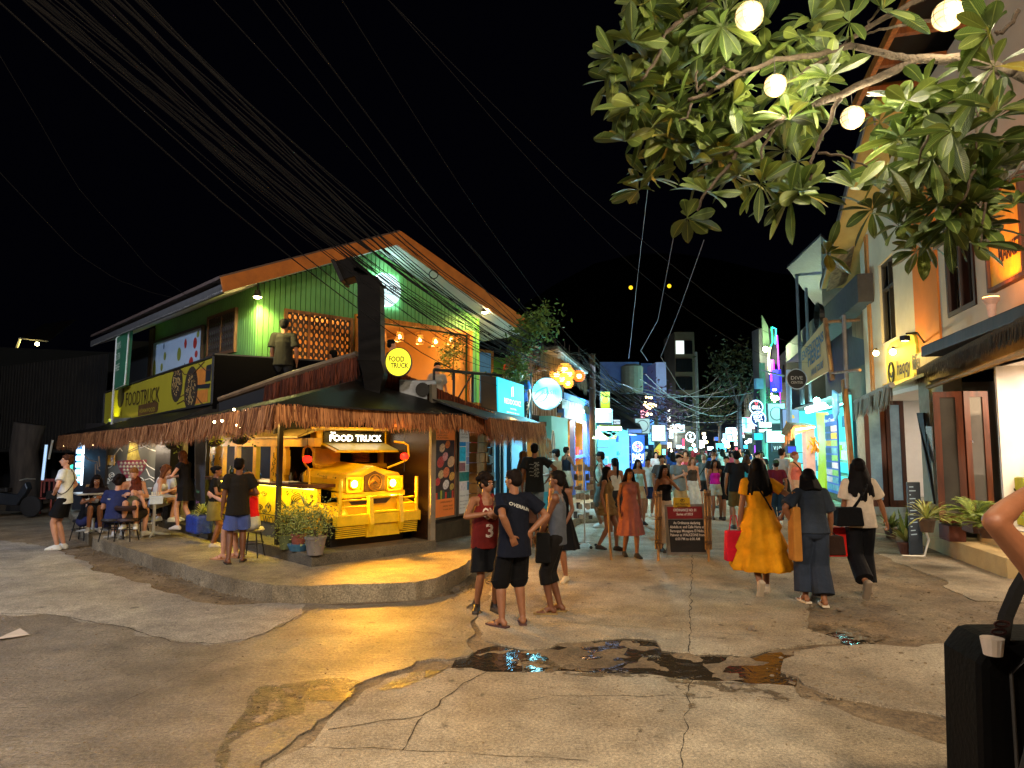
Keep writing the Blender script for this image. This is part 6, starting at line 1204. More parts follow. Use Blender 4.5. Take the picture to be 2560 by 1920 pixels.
mb=MB();mb.prism([at(1530,1022,30),at(1605,1072,27),at(1600,1085,27),at(1533,1068,28)],V((.1,1.2,.3)));tag(mb.build('dark_canopy',M('#181c28',.8,key='navy_canvas')),'dark navy canvas canopy sloping over the blue shop front','canopy')
boxsign(1570,1072,1606,1084,26.5,'#5878c8',.4,'narrow blue and white fascia sign under the navy canopy',None)
s6=shop(FS,1574,1640,2.7,2,'#88a8d8','#6898f8',1,'blue lit dive shop behind the tall blue banner',60,em=.5,seed=6,items=14)
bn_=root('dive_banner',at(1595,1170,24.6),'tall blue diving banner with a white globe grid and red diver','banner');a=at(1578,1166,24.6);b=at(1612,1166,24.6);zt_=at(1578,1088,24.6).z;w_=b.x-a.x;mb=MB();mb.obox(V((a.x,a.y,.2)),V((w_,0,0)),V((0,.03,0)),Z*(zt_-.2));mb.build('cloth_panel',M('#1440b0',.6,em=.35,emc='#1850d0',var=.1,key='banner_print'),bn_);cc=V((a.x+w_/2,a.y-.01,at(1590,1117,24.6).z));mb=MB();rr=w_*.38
mb.tube([cc+V((rr*cos(q),0,rr*sin(q)))for q in[2*pi*k/24 for k in range(25)]],.012,4)
for f_ in(.35,.75):mb.tube([cc+V((rr*f_*cos(q),0,rr*sin(q)))for q in[2*pi*k/24 for k in range(25)]],.008,4)
for f_ in(-.6,-.2,.2,.6):w2=rr*sqrt(1-f_*f_);mb.tube([cc+V((-w2,0,rr*f_)),cc+V((w2,0,rr*f_))],.008,4)
mb.build('globe_mark',glow('#d8e8f8',.8),bn_,fixn=False);mb=MB();mb.prism([cc+V((-.14,-.02,.1)),cc+V((-.02,-.02,-.03)),cc+V((.15,-.02,-.08)),cc+V((.1,-.02,.0)),cc+V((-.05,-.02,.08))],V((0,.005,0)));mb.build('diver_mark',glow('#e86070',.7),bn_);mb=MB();text_mb(mb,'PADI',V((a.x+w_/2,a.y-.015,at(1590,1150,24.6).z)),V((1,0,0)),Z,.22,w_*.85,'C',bold=.04);text_mb(mb,'DIVE RESORT',V((a.x+w_/2,a.y-.015,at(1590,1158,24.6).z)),V((1,0,0)),Z,.07,w_*.8,'C',bold=.02);mb.build('lettering',glow('#e8f4ff',.9),bn_)
boxsign(1587,1045,1626,1085,28,'#a8c8d0',.6,'square pale sign with a circular clock-like emblem over the street',None,circ='#3a6a80');boxsign(1629,1062,1665,1104,27,'#d8f8ec',1.3,'bright white square light box with an oval crest',None,circ='#b08868');
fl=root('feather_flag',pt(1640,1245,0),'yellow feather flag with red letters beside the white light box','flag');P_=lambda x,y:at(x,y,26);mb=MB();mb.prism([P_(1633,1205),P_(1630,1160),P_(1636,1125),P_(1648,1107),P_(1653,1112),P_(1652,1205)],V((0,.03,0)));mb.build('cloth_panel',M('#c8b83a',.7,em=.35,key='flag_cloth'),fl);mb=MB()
for i,t_ in enumerate('SURF'):text_mb(mb,t_,P_(1638,1133+i*13)-V((0,.02,0)),V((1,0,0)),Z,.14,.16)
mb.build('lettering',M('#b81828',.6,em=.3,var=0,bump=0,key='ink'),fl);mb=MB();mb.tube([P_(1632,1240),P_(1629,1160),P_(1635,1122),P_(1650,1105)],.02,5);mb.build('pole',c_black,fl)
p=pt(1462,1369,0);sr=root('spinner_rack',p,'wheeled wire spinner rack hung with sunglasses, cards and bracelets','display rack');mb=MB();mb.tube([p+Z*.08,p+Z*1.62],.014,6);mb.build('pole',c_steel,sr)
for k in range(4):a=k*pi/2+.4;mb=MB();mb.tube([p+Z*.1,p+V((cos(a)*.24,sin(a)*.24,.07))],.01,5);mb.build('foot',c_steel,sr);mb=MB();mb.lathe(p+V((cos(a)*.24,sin(a)*.24-.01,.035)),[(.03,0),(.03,.02)],10,V((0,1,0)));mb.build('castor',c_black,sr)
rs=random.Random(9)
for k in range(6):
 z_=.55+k*.18;c_=[('#c8c8c4'),('#a89878'),('#8a6a48')][k%3]
 for j in range(6):a=j*pi/3+rs.uniform(-.2,.2);rr=rs.uniform(.10,.17);mb=MB();q=p+V((cos(a)*rr,sin(a)*rr,z_));mb.obox(q+V((-.04,0,0)),V((.07,0,0)),V((0,.015,0)),Z*rs.uniform(.06,.13));mb.build('goods_card',M(rs.choice(['#b8b4ac','#8a8474','#a8a090','#4a4a4a','#d8d4c8']),.6,var=.5,scale=20,key='goods'),sr)
mb=MB();mb.ball(pt(1440,1290,0),(.9,1.8,.28),20,9);tag(mb.build('sand_heap',M_WALK,smooth=True),'pale sand heap piled by the kerb left of the spinner rack','sand heap')
bm_=M('#4a78b8',.6,em=.05,emc='#3a70c8',var=.3,scale=2,key='blue_sheet')
h=root('corrugated_house',at(1560,1000,32),'blue lit corrugated sheet upper storey above the cyan shop','house');mb=MB();
for(x0,x1,y0,y1,Y)in((1502,1598,905,975,31),(1605,1632,908,985,33)):
 x=x0
 while x<x1:a,b=at(x,y1 if x0>1600 else 940+(x-x0)*.35,Y),at(x+2,y0,Y);mb.box(a.x,Y,a.z,.03,.06,b.z-a.z);x+=3
 a,b=at(x0,y1,Y),at(x1,y0,Y);mb.box((a.x+b.x)/2,Y+.1,a.z,b.x-a.x,.1,b.z-a.z)
build_sep(mb,'corrugated_wall',bm_,h)if 0 else mb.build('corrugated_wall',bm_,h);p=at(1580,950,30.5);mb=MB();mb.lathe(p-Z*.6,[(.5,0),(.5,1.2),(.3,1.3)],16);tag(mb.build('water_tank',M('#6a7878',.6,em=.02,key='tank')),'grey water tank in front of the blue corrugated wall','tank')
mb=MB();a,b=at(1630,1005,32),at(1653,912,32);mb.box((a.x+b.x)/2,32,a.z-2,b.x-a.x,2,b.z-a.z+2);o=mb.build('pale_tower_house',M('#a8a8e8',.6,em=.04,emc='#8890f0',var=.1,key='lilac_wall'));tag(o,'narrow lilac white house end standing above the cables','house')  # weak emission in the wall colour stands in for light on the house
t_=root('tall_building',at(1716,1120,56),'tall dark concrete building with one lit upper window in the middle distance','building');a,b=at(1692,1112,56),at(1742,1112,56);zt_=at(1700,830,56).z;mb=MB();mb.box((a.x+b.x)/2,58,0,b.x-a.x,4,zt_);mb.build('wall',M('#564a3c',.9,em=.004,emc='#6a5a48',var=.35,scale=.5,key='concrete_wall'),t_)  # slight glow put into the concrete colour in place of light on it
rs=random.Random(5)
for i in range(5):
 for j in range(2):
  q=at(1700+j*20,870+i*45,56);mb=MB();mb.box(q.x,55.97,q.z-.5,.7,.1,1.1);mb.build('window',M('#101216',.2,em=1.2 if(i==0 and j==0)else 0,emc='#d8e8e0',key='dark_glass'),t_)
mb=MB();q=at(1740,880,54);mb.tube([V((q.x,54,0)),q],.12,6);tag(mb.build('utility_pole',M('#6a6a68',.8,em=.02,key='pole')),'tall grey pole standing before the tall dark building','pole')
def fs(px,off=0,py=1100):return FT.uv(px,py,off)[0]
ZF=.5
hb=root('light_shop_building',FT.P(5,0),'pale plastered two-storey shop building with tall dark window and a gable overhang','building')
sA,sB,sC=fs(2180),fs(2308),fs(2345)
TOP=9.3;PL=M('#c4bea8',.8,var=.15,scale=1.2,bump=.2,key='pale_plaster')
w0,w1=fs(2218,py=800),fs(2196,py=800);zw0,zw1=FT.uv(2225,850)[1],FT.uv(2222,640)[1]
wn0,wn1=sorted((fs(2236,py=750),fs(2200,py=750)))
mb=MB();mb.fbox(FT,sB,wn0,3.3,TOP,-.3,0);mb.fbox(FT,wn1,sA+.4,3.3,TOP,-.3,0);mb.fbox(FT,wn0,wn1,3.3,zw0,-.3,0);mb.fbox(FT,wn0,wn1,zw1,TOP,-.3,0)
mb.build('upper_wall',PL,hb)
mb=MB();t=.07
for b in((wn0,wn1,zw1-t,zw1),(wn0,wn0+t,zw0,zw1),(wn1-t,wn1,zw0,zw1),((wn0+wn1)/2-.03,(wn0+wn1)/2+.03,zw0,zw1),(wn0,wn1,zw1-.75,zw1-.68)):mb.fbox(FT,*b,-.15,-.06)
wd=mb.build('window',M('#3a3a3a',.5,key='window_frame'),hb);mb=MB();mb.fbox(FT,wn0,wn1,zw0,zw1,-.2,-.17);mb.build('pane',M('#0a0c10',.08,var=0,bump=0,key='dark_glass'),wd)
r0=FT.px(2053,722,.8);r1=FT.px(2133,425,.8);apx=FT.P(FT.uv(2200,352,.8)[0],9.9,.8);near=FT.P(sB-.6,9.2,.8)
mb=MB()
for a,b in((r0,r1),(r1,apx),(apx,near)):mb.prism([a,b,b-FT.n*2.4,a-FT.n*2.4],Z*.08)
mb.build('roof_soffit',M('#b89a58',.8,var=.2,scale=2,key='yellow_soffit'),hb);mb=MB()
for a,b in((r0,r1),(r1,apx),(apx,near)):mb.obox(a-Z*.05+FT.n*.0,b-a,FT.n*.04,Z*.22)
mb.build('barge_board',M('#6a6a70',.5,.4,key='metal_edge'),hb)
mb=MB();s_e=FT.uv(2053,722,.8)[0];mb.prism([FT.P(sA+.4,TOP-2.5,-.1),FT.P(s_e+.2,7.0,-.1),FT.P(s_e+.2,5.4,-.1),FT.P(sA+.4,5.0,-.1)],-FT.n*.1);mb.prism([FT.P(sA+.1,7.9,.0),FT.P(s_e-.2,7.1,.0),FT.P(s_e-.2,6.8,.7),FT.P(sA+.1,7.4,.75)],Z*.04);mb.build('side_boards',wood('#8a7c64',3),hb)
for px in(2181,2176):mb=MB();a=fs(px,py=850);mb.fbox(FT,a-.03,a+.03,3.4,7.9,.0,.05);mb.build('pipe',M('#a87840',.6,key='pipe'),hb)
h0,h1=sorted((fs(2211,.15,930),fs(2286,.15,930)));zz0,zz1=3.32,FT.uv(2250,845,.1)[1]
hs=root('arched_sign',FT.P((h0+h1)/2,zz0,.1),'yellow arched-top sign with black lettering and a smile mark, floodlit from above','sign');zb_=FT.uv(2250,950,.15)[1]
arc=[FT.P(h0,zb_,.04),FT.P(h1,zb_,.04),FT.P(h1,zz1-.35,.04),FT.P(h1-.15,zz1-.12,.04),FT.P(h1-.5,zz1,.04),FT.P(h0+.4,zz1,.04),FT.P(h0+.1,zz1-.1,.04),FT.P(h0,zz1-.3,.04)];mb=MB();mb.prism(arc,FT.n*.06);mb.build('panel',M('#c8c040',.6,var=.1,key='yellow_panel'),hs)
mb=MB();zl=FT.uv(2250,935,.12)[1];text_mb(mb,'haqqy life',FT.P(h1-.95,zl,.11),-FT.d,Z,.34,(h1-h0)*.7,bold=.02);mb.build('lettering',M('#20240c',.6,var=0,bump=0,key='ink'),hs);mb=MB();cc=FT.P(h1-.45,zl+.1,.11)
mb.tube([cc+FT.d*.22*cos(q)+Z*.26*sin(q)for q in[2*pi*k/16 for k in range(17)]],.03,4);mb.tube([cc+FT.d*.12*cos(q)+Z*(.02+.12*sin(q))for q in[pi+pi*k/8 for k in range(9)]],.022,4);build_sep(mb,'smile_mark',M('#20240c',.6,var=0,bump=0,key='ink'),hs)
def bulb(p,label,e,col='#ffd070',r=.07,arm=None,em=60):
 r_=root('bulb_lamp',p,label,'lamp');mb=MB();mb.ball(p,r,10,7);mb.build('bulb',glow(col,em,'bulb_glow'),r_);mb=MB();mb.lathe(p+Z*r*.7,[(.03,0),(.03,.08)],8);mb.build('socket',c_black,r_)
 if arm:mb=MB();mb.tube([p+Z*.12,arm],.014,5);mb.build('bracket',c_black,r_)
 light('POINT',p+FT.n*.12,col,e,.06)
p=FT.px(2190,883,.35);bulb(p,'bare bright bulb on the wall left of the arched yellow sign',55,arm=FT.px(2178,880,.0));p=FT.px(2232,880,.5);bulb(p,'bright bulb shining on the top of the arched yellow sign',60,arm=FT.px(2240,870,.0))
p=FT.px(2283,838,.75);r_=root('flood_lamp',p,'small black flood lamp on a bent arm above the arched yellow sign','lamp');mb=MB();mb.tube([FT.px(2312,858,0),FT.px(2292,832,.5),FT.px(2266,834,.8)],.02,6);mb.build('arm',c_black,r_);mb=MB();q=FT.px(2262,842,.8);mb.box(q.x,q.y,q.z-.08,.16,.12,.1,.4);mb.build('lamp_head',c_black,r_,bevel=.01);mb=MB();mb.box(q.x,q.y,q.z-.09,.1,.08,.01,.4);mb.build('lens',glow('#fff0a0',10),r_);light('SPOT',q-Z*.1,'#ffe070',80,.04,aim=FT.px(2255,920,0),spot=110,blend=.6)
rb0,rb1=FT.px(2140,1005,1.5),FT.px(2230,962,1.2);ra=root('roller_awning',rb1,'retracted cream roller awning with a ragged valance over the wooden doors','awning');mb=MB();mb.tube([rb0,rb1],.06,8);mb.build('roller',M('#a8a89c',.6,key='grey_metal'),ra);fringe([rb0,rb1],.45,island('#a8a490','#8a867a',.8),ra,per=60,out=FT.n,seed=3,wv=.035,jit=.15,name='valance')
mb=MB();mb.prism([FT.px(2225,975,.9),FT.px(2310,940,.9),FT.P(sB,3.5,0),FT.P(fs(2212),3.5,0)],Z*.05);mb.build('slatted_canopy',M('#c8ac50',.7,var=.4,scale=8,key='yellow_slats'),ra)
IW=M('#e4ddd4',.7,var=.05,bump=0,key='white_interior');mb=MB()
d0,d1,d2=fs(2175),fs(2272),fs(2332)
mb.fbox(FT,sB-.3,sA+.3,0,ZF,-4,-.0);mb.build('plinth',M('#8a8a7c',.8,key='cement'),hb)
mb=MB();mb.fbox(FT,d0,d0+1.6,ZF,3.3,-.3,0);mb.fbox(FT,d2-.25,d2,ZF,3.3,-.5,.06);build_sep(mb,'jamb_wall',M('#8a9080',.8,key='grey_green_plaster'),hb)
mb=MB();mb.fbox(FT,sB-.3,d0+.1,ZF,3.3,-3.1,-3.0);mb.fbox(FT,d0,d0+.1,ZF,3.3,-3,-.1);mb.fbox(FT,sB-.4,sB-.3,ZF,3.3,-3,-.1);mb.fbox(FT,sB-.4,d0+.1,3.2,3.3,-3,0);mb.build('interior_wall',IW,hb);mb=MB();mb.fbox(FT,sB-.25,d0,ZF,1.5,-2.99,-2.95);mb.build('wall_dado',M('#4a4a4c',.8,key='dark_dado'),hb)
light('AREA',FT.P((d0+d2)/2,3.15,-1.5),'#ffe6d0',70,aim=FT.P((d0+d2)/2,0,-1.4),size=1.6)
def door(px0,px1,pyt,label,off0,glass,tag_txt=None,pytb=None,zb=.48,tw=.1,parent=None):
 s1=s0=fs(px1,0,1150);zt=FT.uv(px1,pyt)[1];r_=root('glazed_door',FT.P((s0+s1)/2,zb,.1),label,'door');m=2
 Wd=abs(px1-px0)/F*FT.P(s1,0,0).y/.968/2
 for i in range(m):
  A,B=FT.P(s1+(.12 if i else 0),0,off0+Wd*(m-1-i)),FT.P(s1+(0 if i else.12),0,off0+Wd*(m-i));A,B=(B,A);t=(B-A).normalized();n_=V((t.y,-t.x,0));L_=(B-A).length;mb=MB()
  for(x0,x1,z0,z1)in((0,tw,zb,zt),(L_-tw,L_,zb,zt),(tw,L_-tw,zb,zb+.16),(tw,L_-tw,zt-tw,zt)):mb.obox(A+t*x0+Z*z0,t*(x1-x0),n_*.05,Z*(z1-z0))
  d_=mb.build('door_leaf',wood('#562810',5,.45),r_);mb=MB();mb.obox(A+t*tw+Z*(zb+.16)+n_*.02,t*(L_-2*tw),n_*.008,Z*(zt-tw-zb-.16));mb.build('glass',glass,d_)
  if tag_txt and i==1:mb=MB();c=(A+B)/2;sg=1 if n_.dot(FT.n)>0 else-1;mb.obox(c-t*.17+Z*1.95+n_*(.06 if sg>0 else-.02),t*.34,n_*.01,Z*.13);pl_=mb.build('name_plate',c_black,d_);mb=MB();text_mb(mb,tag_txt,c+Z*1.985+FT.n*.085,-FT.d,Z,.055,.24,'C',bold=.03);mb.build('lettering',M('#e8e8e8',.5,em=.3,var=0,bump=0,key='white_ink'),pl_)
 return r_
G1=M('#8aa8b0',.12,em=.10,emc='#a8c8d8',var=.5,scale=1.6,bump=0,key='reflecting_glass',spec=.8);G2=M('#4a4844',.1,var=.3,scale=1,bump=0,key='dark_reflecting_glass',spec=.8)
door(2186,2272,1000,'folded wooden double door with bluish glass under the cream awning',.05,G1);door(2374,2490,975,'folded wooden double door with dark glass and a small black plate',.05,G2,'maya',zb=.62)
ob=root('orange_building',FT.P(0,0),'orange and cream corner building with dark beam, thatch awning and white lit interior','building');EN=-5.5
OR=M('#c8721c',.75,var=.15,scale=1.2,key='orange_plaster');CR_=M('#ccb498',.8,var=.12,scale=1.2,key='cream_plaster');sp=fs(2352,py=800);sq_=fs(2353,0,700)
wz0,wz1=FT.uv(2400,770)[1],7.2;ow0,ow1=fs(2440,0,700),fs(2368,0,700);LO,HI=3.45,TOP+.3
mb=MB();mb.fbox(FT,fs(2353,0,800),sB,LO,HI,-.3,.04);mb.build('orange_pier',OR,ob);mb=MB();mb.fbox(FT,ow1,fs(2353,0,800),LO,HI,-.3,0);mb.fbox(FT,ow0,ow1,LO,wz0,-.3,0);mb.fbox(FT,ow0,ow1,wz1,HI,-.3,0);mb.fbox(FT,EN,ow0,LO,HI,-.3,0);mb.build('upper_wall',CR_,ob)
mb=MB();t=.09
for b in((ow0,ow1,wz0-t,wz0),(ow0,ow0+t,wz0,wz1),(ow1-t,ow1,wz0,wz1),((ow0+ow1)/2-.04,(ow0+ow1)/2+.04,wz0,wz1)):mb.fbox(FT,*b,-.12,.03)
wd=mb.build('window',wood('#3a2418',5),ob);mb=MB();mb.fbox(FT,ow0,ow1,wz0,wz1,-.2,-.17);mb.build('pane',M('#2c1c12',.15,var=.3,bump=0,key='dark_glass'),wd)
mb=MB();mb.fbox(FT,EN,fs(2302,.75,880),FT.uv(2302,893,.75)[1],FT.uv(2302,866,.75)[1],0,.75);mb.build('beam',wood('#2c2018',4,.6),ob,bevel=.02);mb=MB();mb.fbox(FT,EN,sB,3.3,3.96,-.2,.1);mb.build('lintel_wall',M('#a89c84',.8,var=.2,key='grey_plaster'),ob)
mb=MB();mb.prism([FT.P(sB-.3,HI,1.3),FT.P(EN,HI-.2,1.3),FT.P(EN,HI+1.2,-1),FT.P(sB-.3,HI+1.4,-1)],Z*.08);mb.build('roof',M('#1c1a1c',.7,key='dark_sheet'),ob);mb=MB()
for i in range(7):a=sB-.4-i*1.1;mb.obox(FT.P(a,HI-.12,-.0),FT.n*1.3,FT.d*.12,Z*.14)
build_sep(mb,'rafter',wood('#8a4e1c',5),ob);mb=MB();mb.fbox(FT,EN,sB-.2,HI-.15,HI+.05,1.2,1.3);mb.build('fascia',wood('#a8641c',5),ob)
p=FT.px(2478,762,.45);fl_=root('uplight',p,'small up-pointing orange flood lamp on the dark beam','lamp');mb=MB();mb.lathe(p,[(.05,-.2),(.07,0),(.12,.08),(.12,.11)],16);mb.build('lamp_head',M('#d8b0a0',.6,key='lamp_white'),fl_);mb=MB();mb.lathe(p+Z*.1,[(.11,0),(.11,.02)],16);mb.build('lens',glow('#ffb050',16),fl_);light('SPOT',p+Z*.14,'#ff8a10',190,.05,aim=FT.P(fs(2510,0,600),6.6,0),spot=100,blend=.8);light('POINT',p+Z*.2+FT.n*.1,'#ff8a10',8,.05)
m0,m1=fs(2555,.1,640),fs(2470,.1,660);mz0,mz1=FT.uv(2475,722,.1)[1],FT.uv(2475,722,.1)[1]+1.5;ms=root('framed_sign',FT.P((m0+m1)/2,mz0,.1),'framed orange-lit wall sign half hidden behind the leaves','sign');mb=MB();mb.fbox(FT,m0,m1,mz0,mz1,.02,.07);mb.build('panel',M('#d8a830',.6,key='sign_face'),ms);mb=MB();t=.06
for b in((m0-t,m1+t,mz0-t,mz0),(m0-t,m1+t,mz1,mz1+t),(m0-t,m0,mz0,mz1),(m1,m1+t,mz0,mz1)):mb.fbox(FT,*b,0,.12)
mb.build('frame',wood('#5a3418',5),ms);mb=MB();text_mb(mb,'MARKET',FT.P(m1-.35,mz0+.35,.075),-FT.d,Z,.25,(m1-m0)*.65,bold=.03);mb.build('lettering',M('#2c1c0a',.6,var=0,bump=0,key='ink'),ms)
ta=root('thatched_awning',FT.P(0,3.3,.8),'dark thatched awning under the black beam of the orange building','awning');A_=FT.px(2292,938,.5);B_=FT.P(EN,A_.z+.2,.85);fringe([A_,B_],.22,island('#5a4a34','#2a2018',.9),ta,per=260,out=FT.n,seed=5,wv=.012);mb=MB();mb.prism([A_,B_,B_-FT.n*.8+Z*.3,A_-FT.n*.5+Z*.3],Z*.12);mb.build('thatch_pad',M('#4a3c28',.95,var=.5,scale=20,bump=1,key='thatch_pad'),ta);mb=MB();mb.tube([A_-Z*.25-FT.n*.2,B_-Z*.25-FT.n*.3],.05,8);mb.build('bamboo_beam',M('#a87c30',.6,var=.3,key='bamboo'),ta)
n0=fs(2486,0,1150);mb=MB();mb.fbox(FT,fs(2374,0,1150),fs(2345,0,1150),.3,3.4,-.3,.05);mb.fbox(FT,fs(2345,0,1150),fs(2318,0,1150),.3,3.4,-.3,.1)
build_sep(mb,'pier',M('#a49a84',.8,var=.2,key='beige_plaster'),ob);mb=MB();mb.fbox(FT,fs(2494,0,1150),fs(2374,0,1150),ZF,3.4,-.9,-.85);mb.build('door_recess',M('#6a6458',.8,key='recess'),ob)
mb=MB();mb.fbox(FT,EN,n0,ZF,3.4,-3.2,-3.1);mb.fbox(FT,n0-.02,n0+.06,ZF,3.4,-3.1,-.1);mb.fbox(FT,EN,n0,3.3,3.4,-3.1,0);mb.fbox(FT,EN,n0,0,ZF+.1,-3.1,-.0);mb.build('interior_wall',IW,ob);light('AREA',FT.P(n0-1.3,3.2,-1.4),'#ffe6cc',130,aim=FT.P(n0-1.3,0,-1.3),size=1.8);light('AREA',FT.P(n0-1.2,3.1,-.1),'#ffd8a8',45,aim=FT.P(n0-1,0,2.5),size=1.8)
ps_=root('wall_poster',FT.P(n0-.3,1.7,-1),'tall sunset poster with a dark top on the white wall beside the near door','poster');
for z0,z1,c in((2.35,2.9,'#20242c'),(2.1,2.35,'#d89020'),(1.85,2.1,'#60a8a0'),(1.6,1.85,'#c84848'),(1.35,1.6,'#20222a')):mb=MB();mb.fbox(FT,n0-.035,n0-.02,z0,z1,-1.3,-.75);mb.build('print',M(c,.6,key='print'),ps_)
ct=root('brochure_counter',FT.P(n0-.9,ZF,-.3),'counter with a yellow green smiling-leaf cloth and brochures standing on top','counter');cx0,cx1=fs(2545,-.3,1200),fs(2512,-.3,1200);mb=MB();mb.fbox(FT,EN,cx1,ZF+.1,1.42,-1.0,-.3);mb.build('body',M('#d8d4c8',.6,key='white_counter'),ct);mb=MB();mb.fbox(FT,cx1-.75,cx1+.02,ZF+.12,1.40,-.3,-.27);mb.build('cloth',M('#b8c020',.7,var=.35,scale=6,key='lime_cloth'),ct);mb=MB();c=FT.P(cx1-.4,1.0,-.26)
mb.tube([c+FT.d*.15*cos(q)+Z*(.22*sin(q))for q in[2*pi*k/14 for k in range(15)]],.014,4);mb.tube([c+FT.d*.07*cos(q)+Z*(.09*sin(q))for q in[pi+pi*k/6 for k in range(7)]],.01,4);mb.tube([c+Z*.22,c+Z*.38+FT.d*.05],.012,4);build_sep(mb,'smile_mark',M('#1c280c',.6,var=0,bump=0,key='ink'),ct)
for i,cc_ in enumerate(('#d8c840','#c8a0a0','#a87848','#d8b860')):mb=MB();q=FT.P(cx1-.1-i*.16,1.43,-.45);mb.obox(q,-FT.d*.12,FT.n*.04,Z*.24+FT.n*-.08);tag(mb.build('brochure',M(cc_,.6,var=.4,scale=12,key='print')),['yellow brochure leftmost on the counter top','pink brochure second on the counter top','brown brochure third on the counter top','gold brochure rightmost on the counter top'][i],'brochure')
stp=root('entrance_steps',FT.P(-1,0,1),'cream rendered entrance steps in front of the near shop','steps');stm=M('#b8a070',.8,var=.25,scale=2,bump=.35,key='cream_render');e0=pt(2358,1384);e1=pt(2519,1446);dd=(e1-e0).normalized();nn_=V((-dd.y,dd.x,0));nn_=nn_ if nn_.x>0 else-nn_
for i,(h_,b_)in enumerate(((.29,0),(.58,.42))):
 mb=MB();mb.obox(e0+nn_*b_-Z*.02+dd*(-.05 if i==0 else.35),dd*((e1-e0).length+(.05 if i==0 else-.35)),nn_*1.2,Z*(h_+.02));mb.build('step',stm,stp,bevel=.012)
lw=root('low_wall',pt(2330,1372),'low sloped cream planter wall left of the entrance steps','wall');a=pt(2303,1362);mb=MB();hh_=.8;L_=e0-a
mb.prism([a,e0,e0+Z*.62,a+Z*.85],nn_*.2);mb.build('render',stm,lw);mb=MB();p=a.lerp(e0,.2)+Z*.82;mb.prism([a+Z*.74-nn_*.012,a.lerp(e0,.85)+Z*.58-nn_*.012,a.lerp(e0,.85)+Z*.68-nn_*.012,a+Z*.84-nn_*.012],-nn_*.004);mb.build('black_print',M('#1a1a18',.7,var=.9,scale=30,key='graffiti'),lw)
mb=MB();mb.obox(a+dd*-1.6+nn_*.2,dd*1.6,nn_*.5,Z*.32);tag(mb.build('cement_kerb',M('#b0a890',.8,key='cement')),'pale cement block beside the dracaena pot','kerb')
PALM=island('#8a9a3c','#3c5a20',.6,'leaf')
def frond(parent,c,n,L_,seed,mat=PALM):
 rs=random.Random(seed);mb=MB();c=V(c)
 for i in range(n):
  a=rs.uniform(0,6.28);e=rs.uniform(.5,1.35);d=V((cos(a)*cos(e),sin(a)*cos(e),sin(e)));l_=L_*rs.uniform(.7,1.1);s_=V((-sin(a),cos(a),0));P_=lambda q:c+d*l_*q-Z*(l_*.55*q*q)
  for k in range(4,20):
   q=k/20;p=P_(q);t=(P_(q+.03)-p).normalized();ll=L_*.26*(1-abs(q-.5))
   for sg in(-1,1):dir_=(s_*sg+t*.7-Z*.2).normalized();mb.add([p,p+dir_*ll*.5+t*.008,p+dir_*ll,p+dir_*ll*.5-t*.008],[(0,1,2,3)])
  mb.tube([P_(q)for q in(0,.35,.7,1)],.005,4,False)
 mb.build('fronds',mat,parent,fixn=False)
def potplant(px,py,zg,kind,label,pc,w_,h_,L_,seed,rect=False):
 p=pt(px,py,zg);r_=root('potted_plant',p,label,'potted plant');mb=MB()
 if rect:mb.prism([p+dd*-w_-nn_*.12,p+dd*w_-nn_*.12,p+dd*w_+nn_*.14,p+dd*-w_+nn_*.14],Z*h_)
 else:mb.lathe(p,[(w_*.7,0),(w_,h_*.85),(w_*1.1,h_*.87),(w_*1.1,h_)],18)
 mb.build('pot',M(pc,.7,var=.2,key='clay'),r_)
 if kind=='palm':frond(r_,p+Z*h_,26,L_,seed)
 else:spiky(r_,p+Z*h_,60 if kind=='spider' else 34,L_,SPK if kind=='spider' else island('#a8b068','#3c5c24',.6,'leaf'),seed,.8 if kind=='spider' else.35,.012 if kind=='spider' else.032)
 return r_
potplant(2380,1350,.29,'palm','palm in a brown rectangular pot on the lowest step','#6a3a2c',.22,.26,.75,1,True);q=potplant(2440,1330,.58,'palm','bushy palm in a low brown pot before the dark glass door','#4a2c20',.2,.16,.8,2,True);potplant(2470,1345,.58,'palm','small fern with white flowers by the right of the palms','#4a3020',.12,.14,.5,3);potplant(2267,1385,0,'drac','dracaena in a brown round pot beside the blue signboard','#4a2c24',.15,.22,.75,4);potplant(2228,1345,0,'drac','small broad-leaved plant behind the woman in white','#5a4030',.13,.2,.5,6);potplant(2318,1330,.62,'spider','pale spider plant arching over the low wall','#4a3828',.12,.2,.6,5)
bb=root('blue_signboard',pt(2290,1392),'tall dark blue standing signboard with small lines of text beside the dracaena','signboard');Yb=pt(2290,1392).y;c4=[at(2275,1388,Yb),at(2308,1384,Yb),at(2300,1206,Yb+.1),at(2268,1206,Yb+.1)];mb=MB();mb.prism(c4,V((.06,.14,0)));mb.build('board',M('#1c2a38',.6,var=.2,key='blue_board'),bb);mb=MB()
for i in range(13):v_=.93-i*.055;l_,r2=c4[0].lerp(c4[3],v_),c4[1].lerp(c4[2],v_);mb.quad(l_.lerp(r2,.12)-V((0,.006,0)),l_.lerp(r2,.12+.55*(.6+.4*sin(i*2.3)))-V((0,.006,0)),l_.lerp(r2,.12+.55*(.6+.4*sin(i*2.3)))+Z*.018-V((0,.006,0)),l_.lerp(r2,.12)+Z*.018-V((0,.006,0)))
build_sep(mb,'text_line',M('#8aa0b0',.7,em=.1,var=0,bump=0,key='ink'),bb,fixn=False);mb=MB();mb.tube([c4[0]+V((-.25,-.2,.02)),c4[0]+V((.1,-.25,.02)),c4[1]+V((.05,-.1,.25)),c4[1]+Z*.6],.02,6);mb.build('stand',c_steel,bb)
